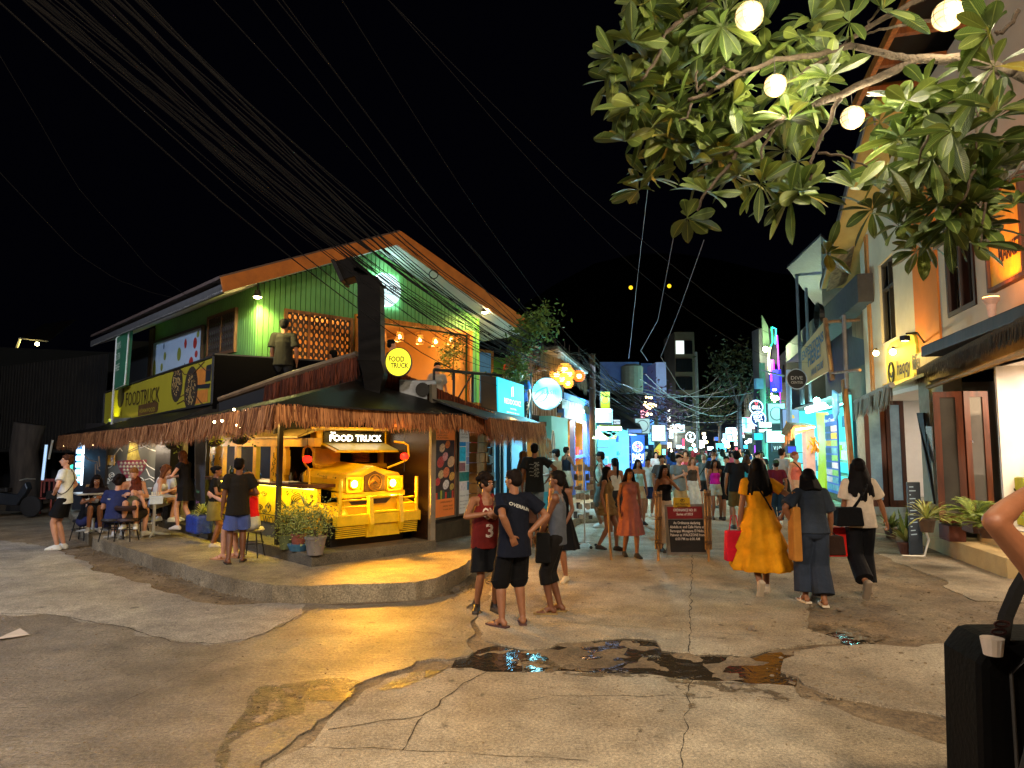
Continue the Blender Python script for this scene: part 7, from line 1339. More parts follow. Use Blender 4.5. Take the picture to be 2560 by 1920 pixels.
mb=MB();mb.prism([FT.px(2330,1190,.35),FT.px(2340,1260,.35),FT.px(2312,1032,.15),FT.px(2296,1032,.15)],FT.n*.04);tag(mb.build('black_panel',c_black),'black leaning panel in the doorway under the arched yellow sign','panel');mb=MB();mb.prism([FT.px(2316,1066,.2),FT.px(2332,1066,.2),FT.px(2337,1158,.2),FT.px(2322,1150,.2)],FT.n*.02);tag(mb.build('price_list',M('#c8c8c0',.7,var=.5,scale=30,key='print')),'narrow white price list hanging on the pier','sign')
es=root('canvas_sign',FT.P(fs(2035,.9,900),4.2,.9),'big tan canvas sign reading EXPEDITIONS HERE! on wooden posts','sign');q4=[FT.px(2009,966,.95),FT.px(2080,924,.95),FT.px(2063,805,.95),FT.px(2007,872,.95)];mb=MB();mb.prism(q4,FT.n*.05);mb.build('canvas',M('#a08458',.8,em=.05,emc='#a08458',var=.15,scale=1.2,key='tan_canvas'),es);rt=q4[1]-q4[0];
def eq(u,v):return q4[0].lerp(q4[1],u).lerp(q4[3].lerp(q4[2],u),v)+FT.n*.06
rt_=(eq(1,.5)-eq(0,.5));wd_=rt_.length;rt_.normalize();mb=MB();text_mb(mb,'EXPEDITIONS',eq(.06,.66),rt_,Z,.30,wd_*.86,bold=.03);text_mb(mb,'HERE!',eq(.3,.38),rt_,Z,.42,wd_*.5,bold=.03);text_mb(mb,'VAN & TOURS',eq(.4,.1),rt_,Z,.22,wd_*.45,bold=.03);mb.build('lettering',M('#1c4a68',.7,var=0,bump=0,key='ink'),es)
mb=MB();mb.tube([q4[2]+Z*.1,q4[1]-Z*.3],.07,6);mb.tube([q4[2],FT.px(2150,800,0)],.05,6);mb.tube([q4[1]-Z*.1,FT.px(2150,925,.6)],.04,6);build_sep(mb,'pole',wood('#7a5c40',4),es)
ls=shop(FT,1990,2118,3.6,1.6,'#70c8c0','#50e8e0',1,'cyan lit surf and tour shop under the canvas sign',130,em=.9,seed=12,lcol='#8afff0',items=34,colors=('#d8f8f4','#58c8c0','#a8e040','#3a80a8'))
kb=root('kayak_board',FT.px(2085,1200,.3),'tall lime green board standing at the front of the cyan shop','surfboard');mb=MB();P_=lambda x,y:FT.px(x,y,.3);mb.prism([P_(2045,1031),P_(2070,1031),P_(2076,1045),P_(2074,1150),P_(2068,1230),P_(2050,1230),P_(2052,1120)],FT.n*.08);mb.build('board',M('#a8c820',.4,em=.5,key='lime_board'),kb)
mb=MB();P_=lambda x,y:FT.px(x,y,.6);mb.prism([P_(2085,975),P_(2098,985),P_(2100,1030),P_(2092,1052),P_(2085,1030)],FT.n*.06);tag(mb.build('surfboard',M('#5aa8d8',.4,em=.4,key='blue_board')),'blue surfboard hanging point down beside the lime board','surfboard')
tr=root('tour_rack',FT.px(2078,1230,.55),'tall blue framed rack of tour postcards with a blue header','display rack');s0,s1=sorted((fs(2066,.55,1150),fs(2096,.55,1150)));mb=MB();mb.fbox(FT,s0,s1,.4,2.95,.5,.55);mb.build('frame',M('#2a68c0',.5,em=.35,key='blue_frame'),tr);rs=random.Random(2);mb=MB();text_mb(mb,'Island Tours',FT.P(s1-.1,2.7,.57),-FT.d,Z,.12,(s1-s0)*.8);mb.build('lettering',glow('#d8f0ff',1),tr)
for i in range(9):
 for j in range(2):a=s0+.05+j*(s1-s0)/2;mb=MB();mb.fbox(FT,a,a+(s1-s0)/2-.1,.5+i*.235,.68+i*.235,.55,.57);c=rs.choice(['#58a8c0','#78c878','#c8d8e0','#c8c050','#386890']);mb.build('postcard',M(c,.6,em=.3,emc=c,var=.5,scale=9,bump=0,key='print'),tr)
bulb(FT.px(2042,1002,.6),'round cyan-white bulb glaring in the cyan shop front',200,'#a0fff4',.12,em=30)
for i,(x0,y0,x1,y1)in enumerate(((2016,1022,2060,1010),(2018,1030,2066,1016))):mb=MB();mb.tube([FT.px(x0,y0,.4),FT.px(x1,y1,.4)],.07,6);tag(mb.build('tube_lamp',glow('#d0fffa',7)),['upper white tube lamp over the lime board','lower white tube lamp over the lime board'][i],'lamp')
mb=MB();mb.tube([FT.px(2135,1240,.4),FT.px(2110,950,.4)],.09,6);tag(mb.build('timber_post',wood('#a8743c',4)),'leaning orange timber post at the right of the cyan shop','post')
mb=MB();s0,s1=sorted((fs(2120,-.2,1100),fs(2175,-.2,1100)));mb.fbox(FT,s0,s1,0,4.4,-.5,-.2);tag(mb.build('block_wall',M('#5c5240',.9,var=.4,scale=3,bump=.5,key='block_wall')),'dim concrete block wall between the cyan shop and the pale plastered building','wall')
hh=root('dark_hut',FT.P(10,5,0),'dark open upper storey hut with white posts and coiled cable behind the canvas sign','hut');mb=MB();s0,s1=fs(2170,.2,850),fs(1975,.2,850);mb.fbox(FT,s0,s1,5.9,6.7,-.3,.4);mb.fbox(FT,s0,s1,4.0,8.6,-1.4,-1.3);mb.build('boards',M('#3c3a3c',.8,em=.006,var=.3,key='night_boards'),hh)
mb=MB()
for px,t_ in((2112,820),(2002,880),(2020,740),(1998,690)):q=fs(px,.5,850);mb.tube([FT.P(q,3.6,.5),FT.P(q,FT.uv(px,t_,.5)[1]+.4,.5)],.06,6)
build_sep(mb,'post',M('#70707a',.7,em=.01,key='grey_post'),hh);mb=MB();mb.prism([FT.px(1968,670,.9),FT.px(2052,590,.9),FT.P(fs(2052,0,590),8.3,-1.5),FT.P(fs(1968,0,590),8.3,-1.5)],Z*.08);mb.build('roof',M('#4a4a50',.6,.3,var=.4,key='rusty_sheet'),hh);q=FT.px(2055,790,.55);mb=MB()
for k in range(6):mb.tube([q+FT.d*(.42+k*.03)*cos(a)+Z*(.35+k*.02)*sin(a)+FT.n*k*.03 for a in[2*pi*j/20 for j in range(21)]],.018,4)
mb.build('cable_coil',BLK,hh);boxd=root('round_board',FT.px(1998,950,1.1),'unlit dark round board with a white rim beside the canvas sign','sign');q=at(1990,948,23);mb=MB();mb.lathe(q,[(.32,0),(.32,.06)],24,V((0,-1,0)));mb.build('disc',M('#1c2024',.6,key='dark_disc'),boxd);mb=MB();mb.tube([q+V((.34*cos(a),-.06,.34*sin(a)))for a in[2*pi*j/24 for j in range(25)]],.02,4);mb.build('rim',M('#8a98a8',.5,em=.1,key='rim'),boxd);mb=MB();text_mb(mb,'DIVE',q+V((-.2,-.07,-.02)),V((1,0,0)),Z,.12,.4);text_mb(mb,'CENTER',q+V((-.2,-.07,-.16)),V((1,0,0)),Z,.09,.4);mb.build('lettering',M('#a8b0b8',.6,var=0,bump=0,key='ink'),boxd)
mb=MB();mb.tube([at(1973,1100,24),at(1972,925,24)],.1,8);tag(mb.build('sign_post',M('#8aa0c0',.6,em=.08,key='pale_post')),'thick pale post carrying the boards at the right of the street','post')
boxsign(1920,1008,1965,1060,27,'#8ab0b8',.55,'grey-blue board with two ring logos hanging over the right pavement',None,circ='#2a5a70',az=4);boxsign(1956,1022,2002,1074,24,'#8ab0e0',.55,'light blue hanging board with red and yellow marks','La|Mex','#d8b020',tem=.9,az=6);boxsign(1896,1054,1930,1070,27,'#e0fff4',2.0,'upper of two overexposed white strip signs',None);boxsign(1896,1072,1931,1082,27,'#e0fff4',1.8,'lower of two overexposed white strip signs',None);boxsign(1915,1076,1966,1108,26,'#a8fff0',1.9,'glaring pale green light box over the right pavement',None);boxsign(1884,1082,1908,1101,29,'#20a8c8',1.1,'small turquoise box sign below the two round neon-rimmed signs',None);boxsign(1932,1109,1955,1130,26,'#283848',.2,'dark board with white letters under the pale green box','V I O','#c8d8e8',tem=.6);boxsign(1968,1114,1992,1134,24,'#2848c8',.8,'blue and white board near the coral-top woman',None);boxsign(1992,1130,2016,1160,25,'#60b8d8',.7,'pale blue menu board beside the banana stall',None)
for i,(px,py,Y,ln_,c1,lb,t_)in enumerate([(1888,1018,28,.27,'#101c2c','upper neon-rimmed round sign with a red fork mark','GRILL'),(1893,1041+6,28,.3,'#0c2c70','lower blue round sign lettered HOT TIC with white rim','HOT|TIC')]):
 q=at(px,py,Y);r_=root('round_sign',q,lb,'sign');mb=MB();mb.lathe(q,[(ln_,0),(ln_,.1)],28,V((0,-1,0)));mb.build('disc',M(c1,.5,em=.3,key='sign_face'),r_);mb=MB();mb.tube([q+V((ln_*cos(a),-.11,ln_*sin(a)))for a in[2*pi*j/28 for j in range(29)]],.022,5);mb.build('neon_rim',glow('#b8d8ff',3),r_);mb=MB()
 for k,s_ in enumerate(t_.split('|')):text_mb(mb,s_,q+V((0,-.115,.03-k*.17 if i else-.08)),V((1,0,0)),Z,.13,.36,'C',bold=.04)
 mb.build('lettering',glow('#e8f4ff',2),r_)
 if i==0:mb=MB();mb.tube([q+V((-.04,-.12,.2)),q+V((0,-.12,.05)),q+V((.07,-.12,.2))],.018,5);mb.build('fork_mark',glow('#ff5060',2),r_)
st_=root('fruit_stall',FT.px(2030,1230,.8),'pale pink wall stall with a small thatch roof','stall');A_=at(2018,1075,22.5);mb=MB();a,b=at(2018,1230,22.5),at(2040,1230,22.5);mb.box((a.x+b.x)/2,22.6,0,b.x-a.x,.3,at(2020,1070,22.5).z);mb.build('wall',M('#c8a8a0',.7,em=.25,emc='#d8a8a0',key='pink_board'),st_);mb=MB();mb.prism([at(1985,1062,22),at(2040,1064,22),at(2036,1072,22),at(1970,1092,22)],V((0,.6,.1)));mb.build('roof',wood('#8a6840',5),st_);fringe([at(1960,1095,21.9),at(1985,1070,21.9)],.3,island('#a87c4c','#4a3420',.9),st_,per=120,out=(0,-1,0),seed=21,wv=.018);mb=MB();mb.tube([at(1990,1074,21.8),at(2036,1068,21.8)],.03,6);mb.build('light_tube',glow('#ffd8a0',14),st_);light('POINT',at(2005,1085,21.6),'#ffd0a0',90,.1)
bn2=root('banana_bunch',at(2030,1105,22.2),'large bunch of ripe bananas hanging on the pink stall wall','bananas');rs=random.Random(3)
for i in range(34):q=at(2030,1092+(i%17)*1.9,22.25)+V((rs.uniform(-.13,.13),rs.uniform(-.08,.03),0));mb=MB();s_=rs.choice((-1,1));mb.tube([q,q+V((.04*s_,-.03,-.05)),q+V((.06*s_,-.03,-.12)),q+V((.04*s_,-.02,-.17))],[.012,.022,.02,.006],6);mb.build('banana',M('#c88c14',.5,em=.1,var=.2,key='banana_skin'),bn2)
nt=root('neon_tower',at(1940,1000,34),'slim tower sign outlined with green, magenta and blue LED tubes','tower');P_=lambda x,y,Y=34:at(x,y,Y)
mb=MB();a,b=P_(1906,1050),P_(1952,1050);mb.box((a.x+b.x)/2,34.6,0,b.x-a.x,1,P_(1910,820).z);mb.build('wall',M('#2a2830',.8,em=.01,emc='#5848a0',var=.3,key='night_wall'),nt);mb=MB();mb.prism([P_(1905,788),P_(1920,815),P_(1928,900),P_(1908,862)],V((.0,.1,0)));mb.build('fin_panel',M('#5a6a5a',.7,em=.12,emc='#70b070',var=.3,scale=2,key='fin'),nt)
for i,(pp_,c,r_)in enumerate([([(1929,818),(1932,855),(1926,868)],'#20e880',.035),([(1930,818),(1940,822),(1938,860)],'#30c8e8',.035),([(1943,838),(1946,900),(1951,1010)],'#b830e8',.03),([(1929,900),(1934,970)],'#e030d0',.11),([(1938,925),(1941,980)],'#2828ff',.26),([(1925,868),(1921,900),(1924,935)],'#d8e8a0',.05)]):mb=MB();mb.tube([P_(x,y,33.8)for x,y in pp_],r_,6);mb.build('led_tube',glow(c,2.2),nt)
mb=MB();mb.ball(P_(1914,873,33.5),.14,10,6);mb.build('flood_bulb',glow('#f0ffb8',30),nt);light('POINT',P_(1912,876,33.2),'#e8ffc0',500,.15);light('POINT',P_(1940,960,33.0),'#4040ff',25,.2)
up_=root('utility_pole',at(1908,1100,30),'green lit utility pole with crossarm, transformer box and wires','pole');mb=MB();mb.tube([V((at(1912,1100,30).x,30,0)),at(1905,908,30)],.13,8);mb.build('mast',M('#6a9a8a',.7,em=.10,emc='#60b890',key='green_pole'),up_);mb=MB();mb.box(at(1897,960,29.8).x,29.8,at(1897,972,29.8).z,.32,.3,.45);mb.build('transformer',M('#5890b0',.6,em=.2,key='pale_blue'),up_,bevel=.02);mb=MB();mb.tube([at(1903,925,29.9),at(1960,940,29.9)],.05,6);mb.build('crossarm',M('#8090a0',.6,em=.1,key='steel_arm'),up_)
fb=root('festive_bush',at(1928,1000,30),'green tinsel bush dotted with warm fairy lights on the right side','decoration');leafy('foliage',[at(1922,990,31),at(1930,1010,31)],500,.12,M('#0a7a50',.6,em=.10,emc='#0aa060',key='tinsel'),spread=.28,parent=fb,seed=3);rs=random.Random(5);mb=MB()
for i in range(16):mb.ball(at(1935+rs.gauss(0,5),997+rs.gauss(0,10),30.5),.05,6,4)
build_sep(mb,'fairy_bulb',glow('#ffd8a0',10),fb)
def ftree(loc,r,h,label,mat,n=900,seed=1):
 r_=root('tree',loc,label,'tree');loc=V(loc);mb=MB();mb.tube([loc,loc+Z*h*.5,loc+Z*h*.8+V((.2,0,0))],[.22,.16,.06],7)
 for k in range(5):a=k*1.3;mb.tube([loc+Z*h*.55,loc+Z*h*.85+V((cos(a)*r*.7,sin(a)*r*.7,0))],[.08,.02],5)
 mb.build('trunk',wood('#3a3024',3),r_);leafy('crown',[loc+V((cos(k*2.1)*r*.6,sin(k*2.1)*r*.6,h*(.7+.1*(k%4))))for k in range(9)],n,.32,mat,spread=r*.28,parent=r_,seed=seed)
NL=island('#3c4a28','#1c2814',.8,'night_leaf')
p=at(1850,1100,46);ftree((p.x,46,0),2.4,8.3,'dark leafy tree behind the wires in the middle of the street end',NL,1300,4);p=at(1800,1100,70);ftree((p.x,70,0),3,7,'far dark tree at the very end of the street',NL,900,6)
mb=MB();
bv=root('blossom_tree',at(1620,1060,30),'pinkish bare-twigged tree with warm fairy lights above the left shops','tree');leafy('crown',[at(1625,1010,30),at(1650,1020,31),at(1670,1030,31),at(1620,1030,30)],900,.2,M('#5a4060',.7,em=.03,emc='#9060a8',key='mauve_leaf'),spread=.5,parent=bv,seed=7);mb=MB();mb.tube([V((at(1640,1100,30).x,30,0)),at(1640,1040,30),at(1665,1020,30)],[.15,.1,.04],6);mb.build('trunk',wood('#4a3a3a'),bv);rs=random.Random(5);mb=MB()
for i in range(22):mb.ball(at(1623+rs.gauss(0,8),1015+rs.gauss(0,9),29.3),.05,6,4)
build_sep(mb,'fairy_bulb',glow('#ffe09a',8),bv)
names=['narrow','low','tall','square','wide','slim','plain','shuttered'];hues=['#3c3630','#2c3038','#403a34','#33302c','#2a2c30']
def house_row(F_,slist,side,off,seed):
 rs=random.Random(seed)
 for i,(s0,s1)in enumerate(slist):
  hgt=rs.uniform(4.2,7.5);h=root('street_house',F_.P((s0+s1)/2,0),f'{names[i % 8]} dark street house with lit shop, number {["one", "two", "three", "four", "five", "six", "seven", "eight"][i % 8]} along the {side} side','house');mb=MB();mb.fbox(F_,s0,s1,2.9,hgt,-4,off);mb.fbox(F_,s0,s1,0,hgt,-4.2,-1.4);mb.fbox(F_,s0,s0+.2,0,3,-1.4,off);mb.build('wall',M(rs.choice(hues),.9,em=.008,emc='#48506a',var=.4,scale=.8,key='night_wall'),h)
  c=rs.choice(['#a0d8ff','#d0f0ff','#70c0f0','#ffe0b0','#b0ffe8']);mb=MB();mb.fbox(F_,s0+.3,s1-.3,.3,2.6,-1.3,-1.2);mb.build('shop_interior',M(c,.6,em=.8,emc=c,var=.6,scale=1.8,bump=0,key='lit_shop'),h)
  for k in range(3):a=s0+(s1-s0)*(k+.5)/3.3;mb=MB();mb.fbox(F_,a,a+.6,hgt-1.6,hgt-.7,off,off+.04);mb.build('window',M('#14181c',.3,em=.5 if rs.random()<.3 else 0,emc='#ffd8a0',var=0,bump=0,key='night_window'),h)
  light('POINT',F_.P((s0+s1)/2,2.7,.9),c,700,.3)
house_row(FS,[(41,47),(47.3,53),(53.3,60),(60.3,67),(67.3,76)],'left',.1,3);house_row(FT,[(23,29),(29.3,36),(36.3,43),(43.3,51),(51.3,60)],'right',.1,6)
mb=MB();e_=FS.P(82,0,-6);mb.obox(FS.P(84,0,-6),FS.n*22,FS.d*2,Z*5.5);tag(mb.build('end_house',M('#24262c',.9,em=.01,emc='#404860',key='night_wall')),'dark house block closing the far end of the street','house')
rs=random.Random(17);cols=[('#d0f4ff',3.0),('#ffffff',3.2),('#48c0ff',2.0),('#3050d0',1.2),('#ff4060',1.4),('#ffe8b0',2.4),('#70ffe0',2.2),('#c060ff',1.2)]
adj=['white','pale blue','cyan','navy','red','cream','mint','violet']
fars=[(1672,1075,12,22,45,0),(1690,1112,22,10,52,0),(1668,1105,12,18,44,5),(1742,1100,20,22,60,1),(1786,1092,10,10,64,3),(1790,1108,26,22,62,2),(1812,1100,12,20,60,1),(1830,1078,15,9,52,0),(1832,1090,12,9,54,5),(1836,1104,14,11,55,1),(1838,1118,14,8,55,4),(1705,1096,7,20,48,4),(1722,1118,18,8,56,6),(1768,1116,16,10,66,0),(1858,1112,12,10,50,2),(1870,1096,10,12,46,1),(1885,1112,9,26,36,7),(1850,1126,20,8,58,0),(1655,1122,10,16,42,6),(1700,1070,7,6,50,5),(1755,1080,10,8,58,5),(1640,1104+30,8,14,36,1)]
for i,(x,y,w_,h_,Y,ci)in enumerate(fars):boxsign(x,y,x+w_,y+h_,Y,cols[ci][0],cols[ci][1],f'{adj[ci]} shop sign, {["tiny", "small", "narrow", "squarish", "wide", "low", "upright"][i % 7]} one in the far street, {["first", "second", "third", "fourth", "fifth", "sixth", "seventh", "eighth"][i // 3]} cluster',None,case='#202428')
for i in range(34):
 Y=rs.uniform(38,72);sd=rs.random()<.5;F_=FS if sd else FT;c=F_.P((Y-(13.8 if sd else 12.3))/.96,rs.uniform(2.3,3.6),rs.uniform(.3,1.5));w_=rs.uniform(.4,1.3);h_=rs.uniform(.25,.8);cc=rs.choice(['#d8f4ff','#b0e0ff','#ffffff','#fff0d0','#60c8ff','#90ffe8','#ff9ab0']);mb=MB();mb.obox(c,V((w_,0,0)),V((0,.12,0)),Z*h_);tag(mb.build('added_glow_board',M(cc,.5,em=rs.uniform(.8,2.6),var=.4,scale=3,bump=0,key='added_glow_board')),'small glowing board added among the signs to brighten the far street','sign','glowing boards added above the distant crowd')  # invented boards, scattered at random to add glow to the far street
q=at(1726,1092,46);r_=root('round_sign',q,'white ringed round neon sign hanging in the middle of the far street','sign');mb=MB();mb.tube([q+V((.3*cos(a),0,.3*sin(a)))for a in[2*pi*j/20 for j in range(21)]],.035,5);mb.build('neon_rim',glow('#e8f8ff',3),r_);mb=MB();mb.prism([q+V((-.1,0,.14)),q+V((.1,0,.14)),q+V((0,0,-.12))],V((0,.03,0)));mb.build('mark',glow('#e8f8ff',2),r_)
for i in range(16):
 q=at(rs.uniform(1655,1880),rs.uniform(1085,1128),rs.uniform(38,70));mb=MB();mb.ball(q,.12,8,5);tag(mb.build('street_bulb',glow(rs.choice(['#ffffff','#d0f0ff','#ffe8c0','#ffd080']),14)),'bare bulb glowing over the crowd in the far street','lamp','bare bulbs along the far street')
for i,(x,y,lb)in enumerate(((1577,719,'left one of two yellow lights on the dark hill'),(1673,715,'right one of two yellow lights on the dark hill'))):mb=MB();mb.ball(at(x,y,160),.5,8,5);tag(mb.build('hill_light',glow('#e8b820',1.6)),lb,'lamp')
mb=MB();hp_=[(-300,260),(-120,300),(-20,280),(60,270),(160,240),(300,230)]
def hill(pts_,Y,h):
 m_=MB();n=40
 for i in range(n):
  x0,x1=-200+500*i/n,-200+500*(i+1)/n;z=lambda x:h*(.4+.6*math.exp(-((x-60)/70)**2))+8*noise.noise(V((x*.02,0,0)));m_.prism([V((x0,Y,-1)),V((x1,Y,-1)),V((x1,Y+30,z(x1))),V((x0,Y+30,z(x0)))],V((0,30,0)))
 return m_
tag(hill(hp_,170,60).build('hill',M('#000001',1,var=0,bump=0,key='night_hill')),kind='structure')
WIRE=M('#0c0a09',.9,em=.016,emc='#78706a',var=0,bump=0,key='cable',spec=.1);rs=random.Random(21)  # weak grey emission in the cable colour stands in for light on it
def cable(a,b,sag=.3,r=.004,label='thin black overhead cable in the bundle crossing from the upper left to the main street',group='bundle of overhead cables',mat=WIRE,n=16,mid=None):
 pts_=[a.lerp(b,i/n)-Z*(sag*4*(i/n)*(1-i/n))+V((noise.noise(V((i*.35,a.x*9,0)))*.06,0,noise.noise(V((i*.4,0,a.x*7)))*.05))for i in range(n+1)]
 mb=MB();mb.tube(pts_,r,4,False);return tag(mb.build('power_cable',mat,fixn=False),label,'cable',group)
for i in range(34):
 x0=rs.choice([rs.uniform(-60,120),rs.uniform(0,320),rs.uniform(180,330)]);a=at(x0,-60+abs(x0-130)*.1,4.2+rs.uniform(-.3,.3));b=at(rs.uniform(1370,1500),rs.uniform(870,960),rs.uniform(20,24));cable(a,b,rs.uniform(.25,1.0)+(320-x0)*.0008,rs.uniform(.004,.008))
for x0,y0,x1,y1,Ya,Yb,sg in((500,-40,1420,890,5,22,.35),(600,-40,1450,910,5,22,.6),(635,-60,1480,930,5.2,23,.3),(655,-60,1500,940,5.2,24,.5),(820,-50,1520,930,6,25,.5),(880,-100,2050,870,6,24,.9),(900,-80,2040,900,7,24,1.4)):cable(at(x0,y0,Ya),at(x1,y1,Yb),sg,.005,'single overhead cable slanting down from the top edge to the street','single overhead cables')
cable(at(-30,395,9),at(430,742,15),.45,.006,'lone cable sagging from the left edge to the green roof',None);cable(at(-30,90,7),at(560,760,15),.8,.004,'faint lone cable below the main bundle on the left sky',None)
bk_=at(1084,686,10.5);mb=MB();mb.tube([bk_+V((.07*cos(a),0,.07*sin(a)))for a in[2*pi*j/16 for j in range(17)]],.008,5);tag(mb.build('cable_loop',BLK),'small black coil of cable hanging in the bundle before the gable','cable coil')
PW=M('#787888',.6,em=.03,emc='#8888a0',var=0,bump=0,key='pale_wire')
for i,(q,lb)in enumerate([([(1622,450),(1600,640),(1572,896)],'leftmost of three pale guy wires against the dark sky'),([(1690,560),(1645,800),(1602,877),(1620,902)],'middle of three pale guy wires against the dark sky'),([(1760,600),(1700,770),(1652,892),(1700,970),(1740,1000)],'rightmost of three pale guy wires, bent low to the street')]):
 mb=MB();mb.tube([at(x,y,10+14*k/(len(q)-1))for k,(x,y)in enumerate(q)],.007 if i else.006,4,False);tag(mb.build('guy_wire',PW),lb,'wire')
for i in range(26):
 a=at(rs.uniform(1400,1640),rs.uniform(930,1010),rs.uniform(22,30));b=at(rs.uniform(1780,1905),rs.uniform(930,1075),rs.uniform(30,46));cable(a,b,rs.uniform(.4,1.5),.014,'street cable strung between the poles over the crowd','cables strung over the main street',PW if i%3==0 else WIRE,10)
for i in range(22):a=at(rs.uniform(1370,1500),rs.uniform(870,960),rs.uniform(20,24));b=at(rs.uniform(1600,1700),rs.uniform(980,1060),rs.uniform(32,40));cable(a,b,rs.uniform(.2,.9),.012,'street cable strung between the poles over the crowd','cables strung over the main street',WIRE,8)
mb=MB();q=at(1480,930,23);mb.tube([V((q.x,23,0)),q+Z*.6],.11,8);tag(mb.build('utility_pole',M('#4a4640',.8,key='pole')),'dark pole gathering the cable bundle beside the lime box sign','pole')
br=root('barricade_sign',pt(1717,1392),'aluminium framed ordinance board with red head and black body set between bamboo posts','signboard');Yb=pt(1717,1395).y;Q=lambda x,y:at(x,y,Yb)
mb=MB();mb.prism([Q(1668,1388),Q(1772,1386),Q(1760,1260),Q(1662,1262)],V((0,.04,0)));mb.build('frame',M('#8a8680',.45,.4,key='aluminium'),br);mb=MB();mb.prism([Q(1670,1297),Q(1757,1296),Q(1754,1266),Q(1667,1267)],V((0,-.01,0)));mb.build('red_panel',M('#7c0c18',.6,var=.1,key='red_vinyl'),br);mb=MB();mb.prism([Q(1677,1380),Q(1765,1380),Q(1757,1298.5),Q(1670,1299)],V((0,-.01,0)));mb.build('black_panel',M('#1c1a1c',.6,var=.1,key='black_vinyl'),br);WT=M('#d8ccc0',.6,em=.06,var=0,bump=0,key='white_ink');mb=MB();o_=V((0,-.018,0))
X1=V((1,0,0))
def LT(s_,cx,y,h,w_):text_mb(mb,s_,Q(cx,y)+o_,X1,Z,h/F*Yb,w_/F*Yb,'C',bold=.015)
LT('ORDINANCE NO. 01',1711,1278,6.5,56);LT('Series of 2023',1711,1288,6,40)
for i,(t_,w_)in enumerate([('An Ordinance declaring',66),('Abdulla st. and Calle Hama at',84),('Barangay Masagana El Nido,',84),('Palawan as WALKZONE from',84),('6:00 PM to 6:00 AM',60)]):LT(t_,1716+i*.6,1310+i*10,6.5,w_)
mb.build('lettering',WT,br);np=root('no_parking_sign',Q(1704,1266),'small yellow NO PARKING plate with an arrow clipped on top of the ordinance board','sign');mb=MB();mb.prism([Q(1684,1268),Q(1725,1267),Q(1723,1244),Q(1683,1244)],V((0,.02,0))+V((0,-.05,0)));mb.build('plate',M('#c8a014',.5,key='yellow_plate'),np);mb=MB();o_=V((0,-.058,0));LT('NO PARKING',1704,1262,5,34);LT('P',1704,1253,5.5,4);mb.tube([Q(1699,1250)+o_,Q(1702,1247)+o_,Q(1706,1247)+o_,Q(1710,1250)+o_,Q(1708,1254)+o_,Q(1701,1254)+o_,Q(1699,1250)+o_],.004,4);mb.prism([Q(1691,1265.5)+o_,Q(1717,1265.5)+o_,Q(1717,1264)+o_,Q(1691,1264)+o_],V((0,-.003,0)));mb.build('lettering',M('#141008',.6,var=0,bump=0,key='ink'),np)
BAM=wood('#9a7448',7)
for i,(x0,y0,x1,y1,n_,lb)in enumerate([(1646,1402,1646,1230,5,'bundle of tied bamboo canes, left support of the ordinance board'),(1772,1404,1768,1228,5,'bundle of tied bamboo canes, right support of the ordinance board'),(1528,1400,1517,1236,1,'single leaning bamboo stake left of the woman in the pink dress')]):
 r_=root('bamboo_post',pt(x0,y0),lb,'bamboo post');Yp=pt(x0,y0).y;a,b=at(x0,y0,Yp),at(x1,y1,Yp)
 for k in range(n_):o_=V(((k-(n_-1)/2)*.022,(k%2)*.03,0));lo=.0 if k==n_//2 else.17;mb=MB();mb.tube([a.lerp(b,lo)+o_,a.lerp(b,.55)+o_,b+o_+Z*ru(-.03,.03)],[.022 if n_==1 or k==n_//2 else.017]*3,7);mb.build('cane',BAM,r_)
 if n_>1:
  for q in(.25,.6,.93):mb=MB();c=a.lerp(b,q);mb.lathe(c,[(.062,0),(.062,.05)],12);mb.build('binding',wood('#5a3c20',9),r_)
pl_=root('plumeria_tree',V((5.2,3.2,0)),'large plumeria tree reaching in from the upper right with broad lamp-lit leaves','tree')
A6=lambda u,v,Y=4.6:at(1440+u*.3376,v*.3376,Y);A7=lambda u,v,Y=4.4:at(2000+u*.422,v*.422,Y)
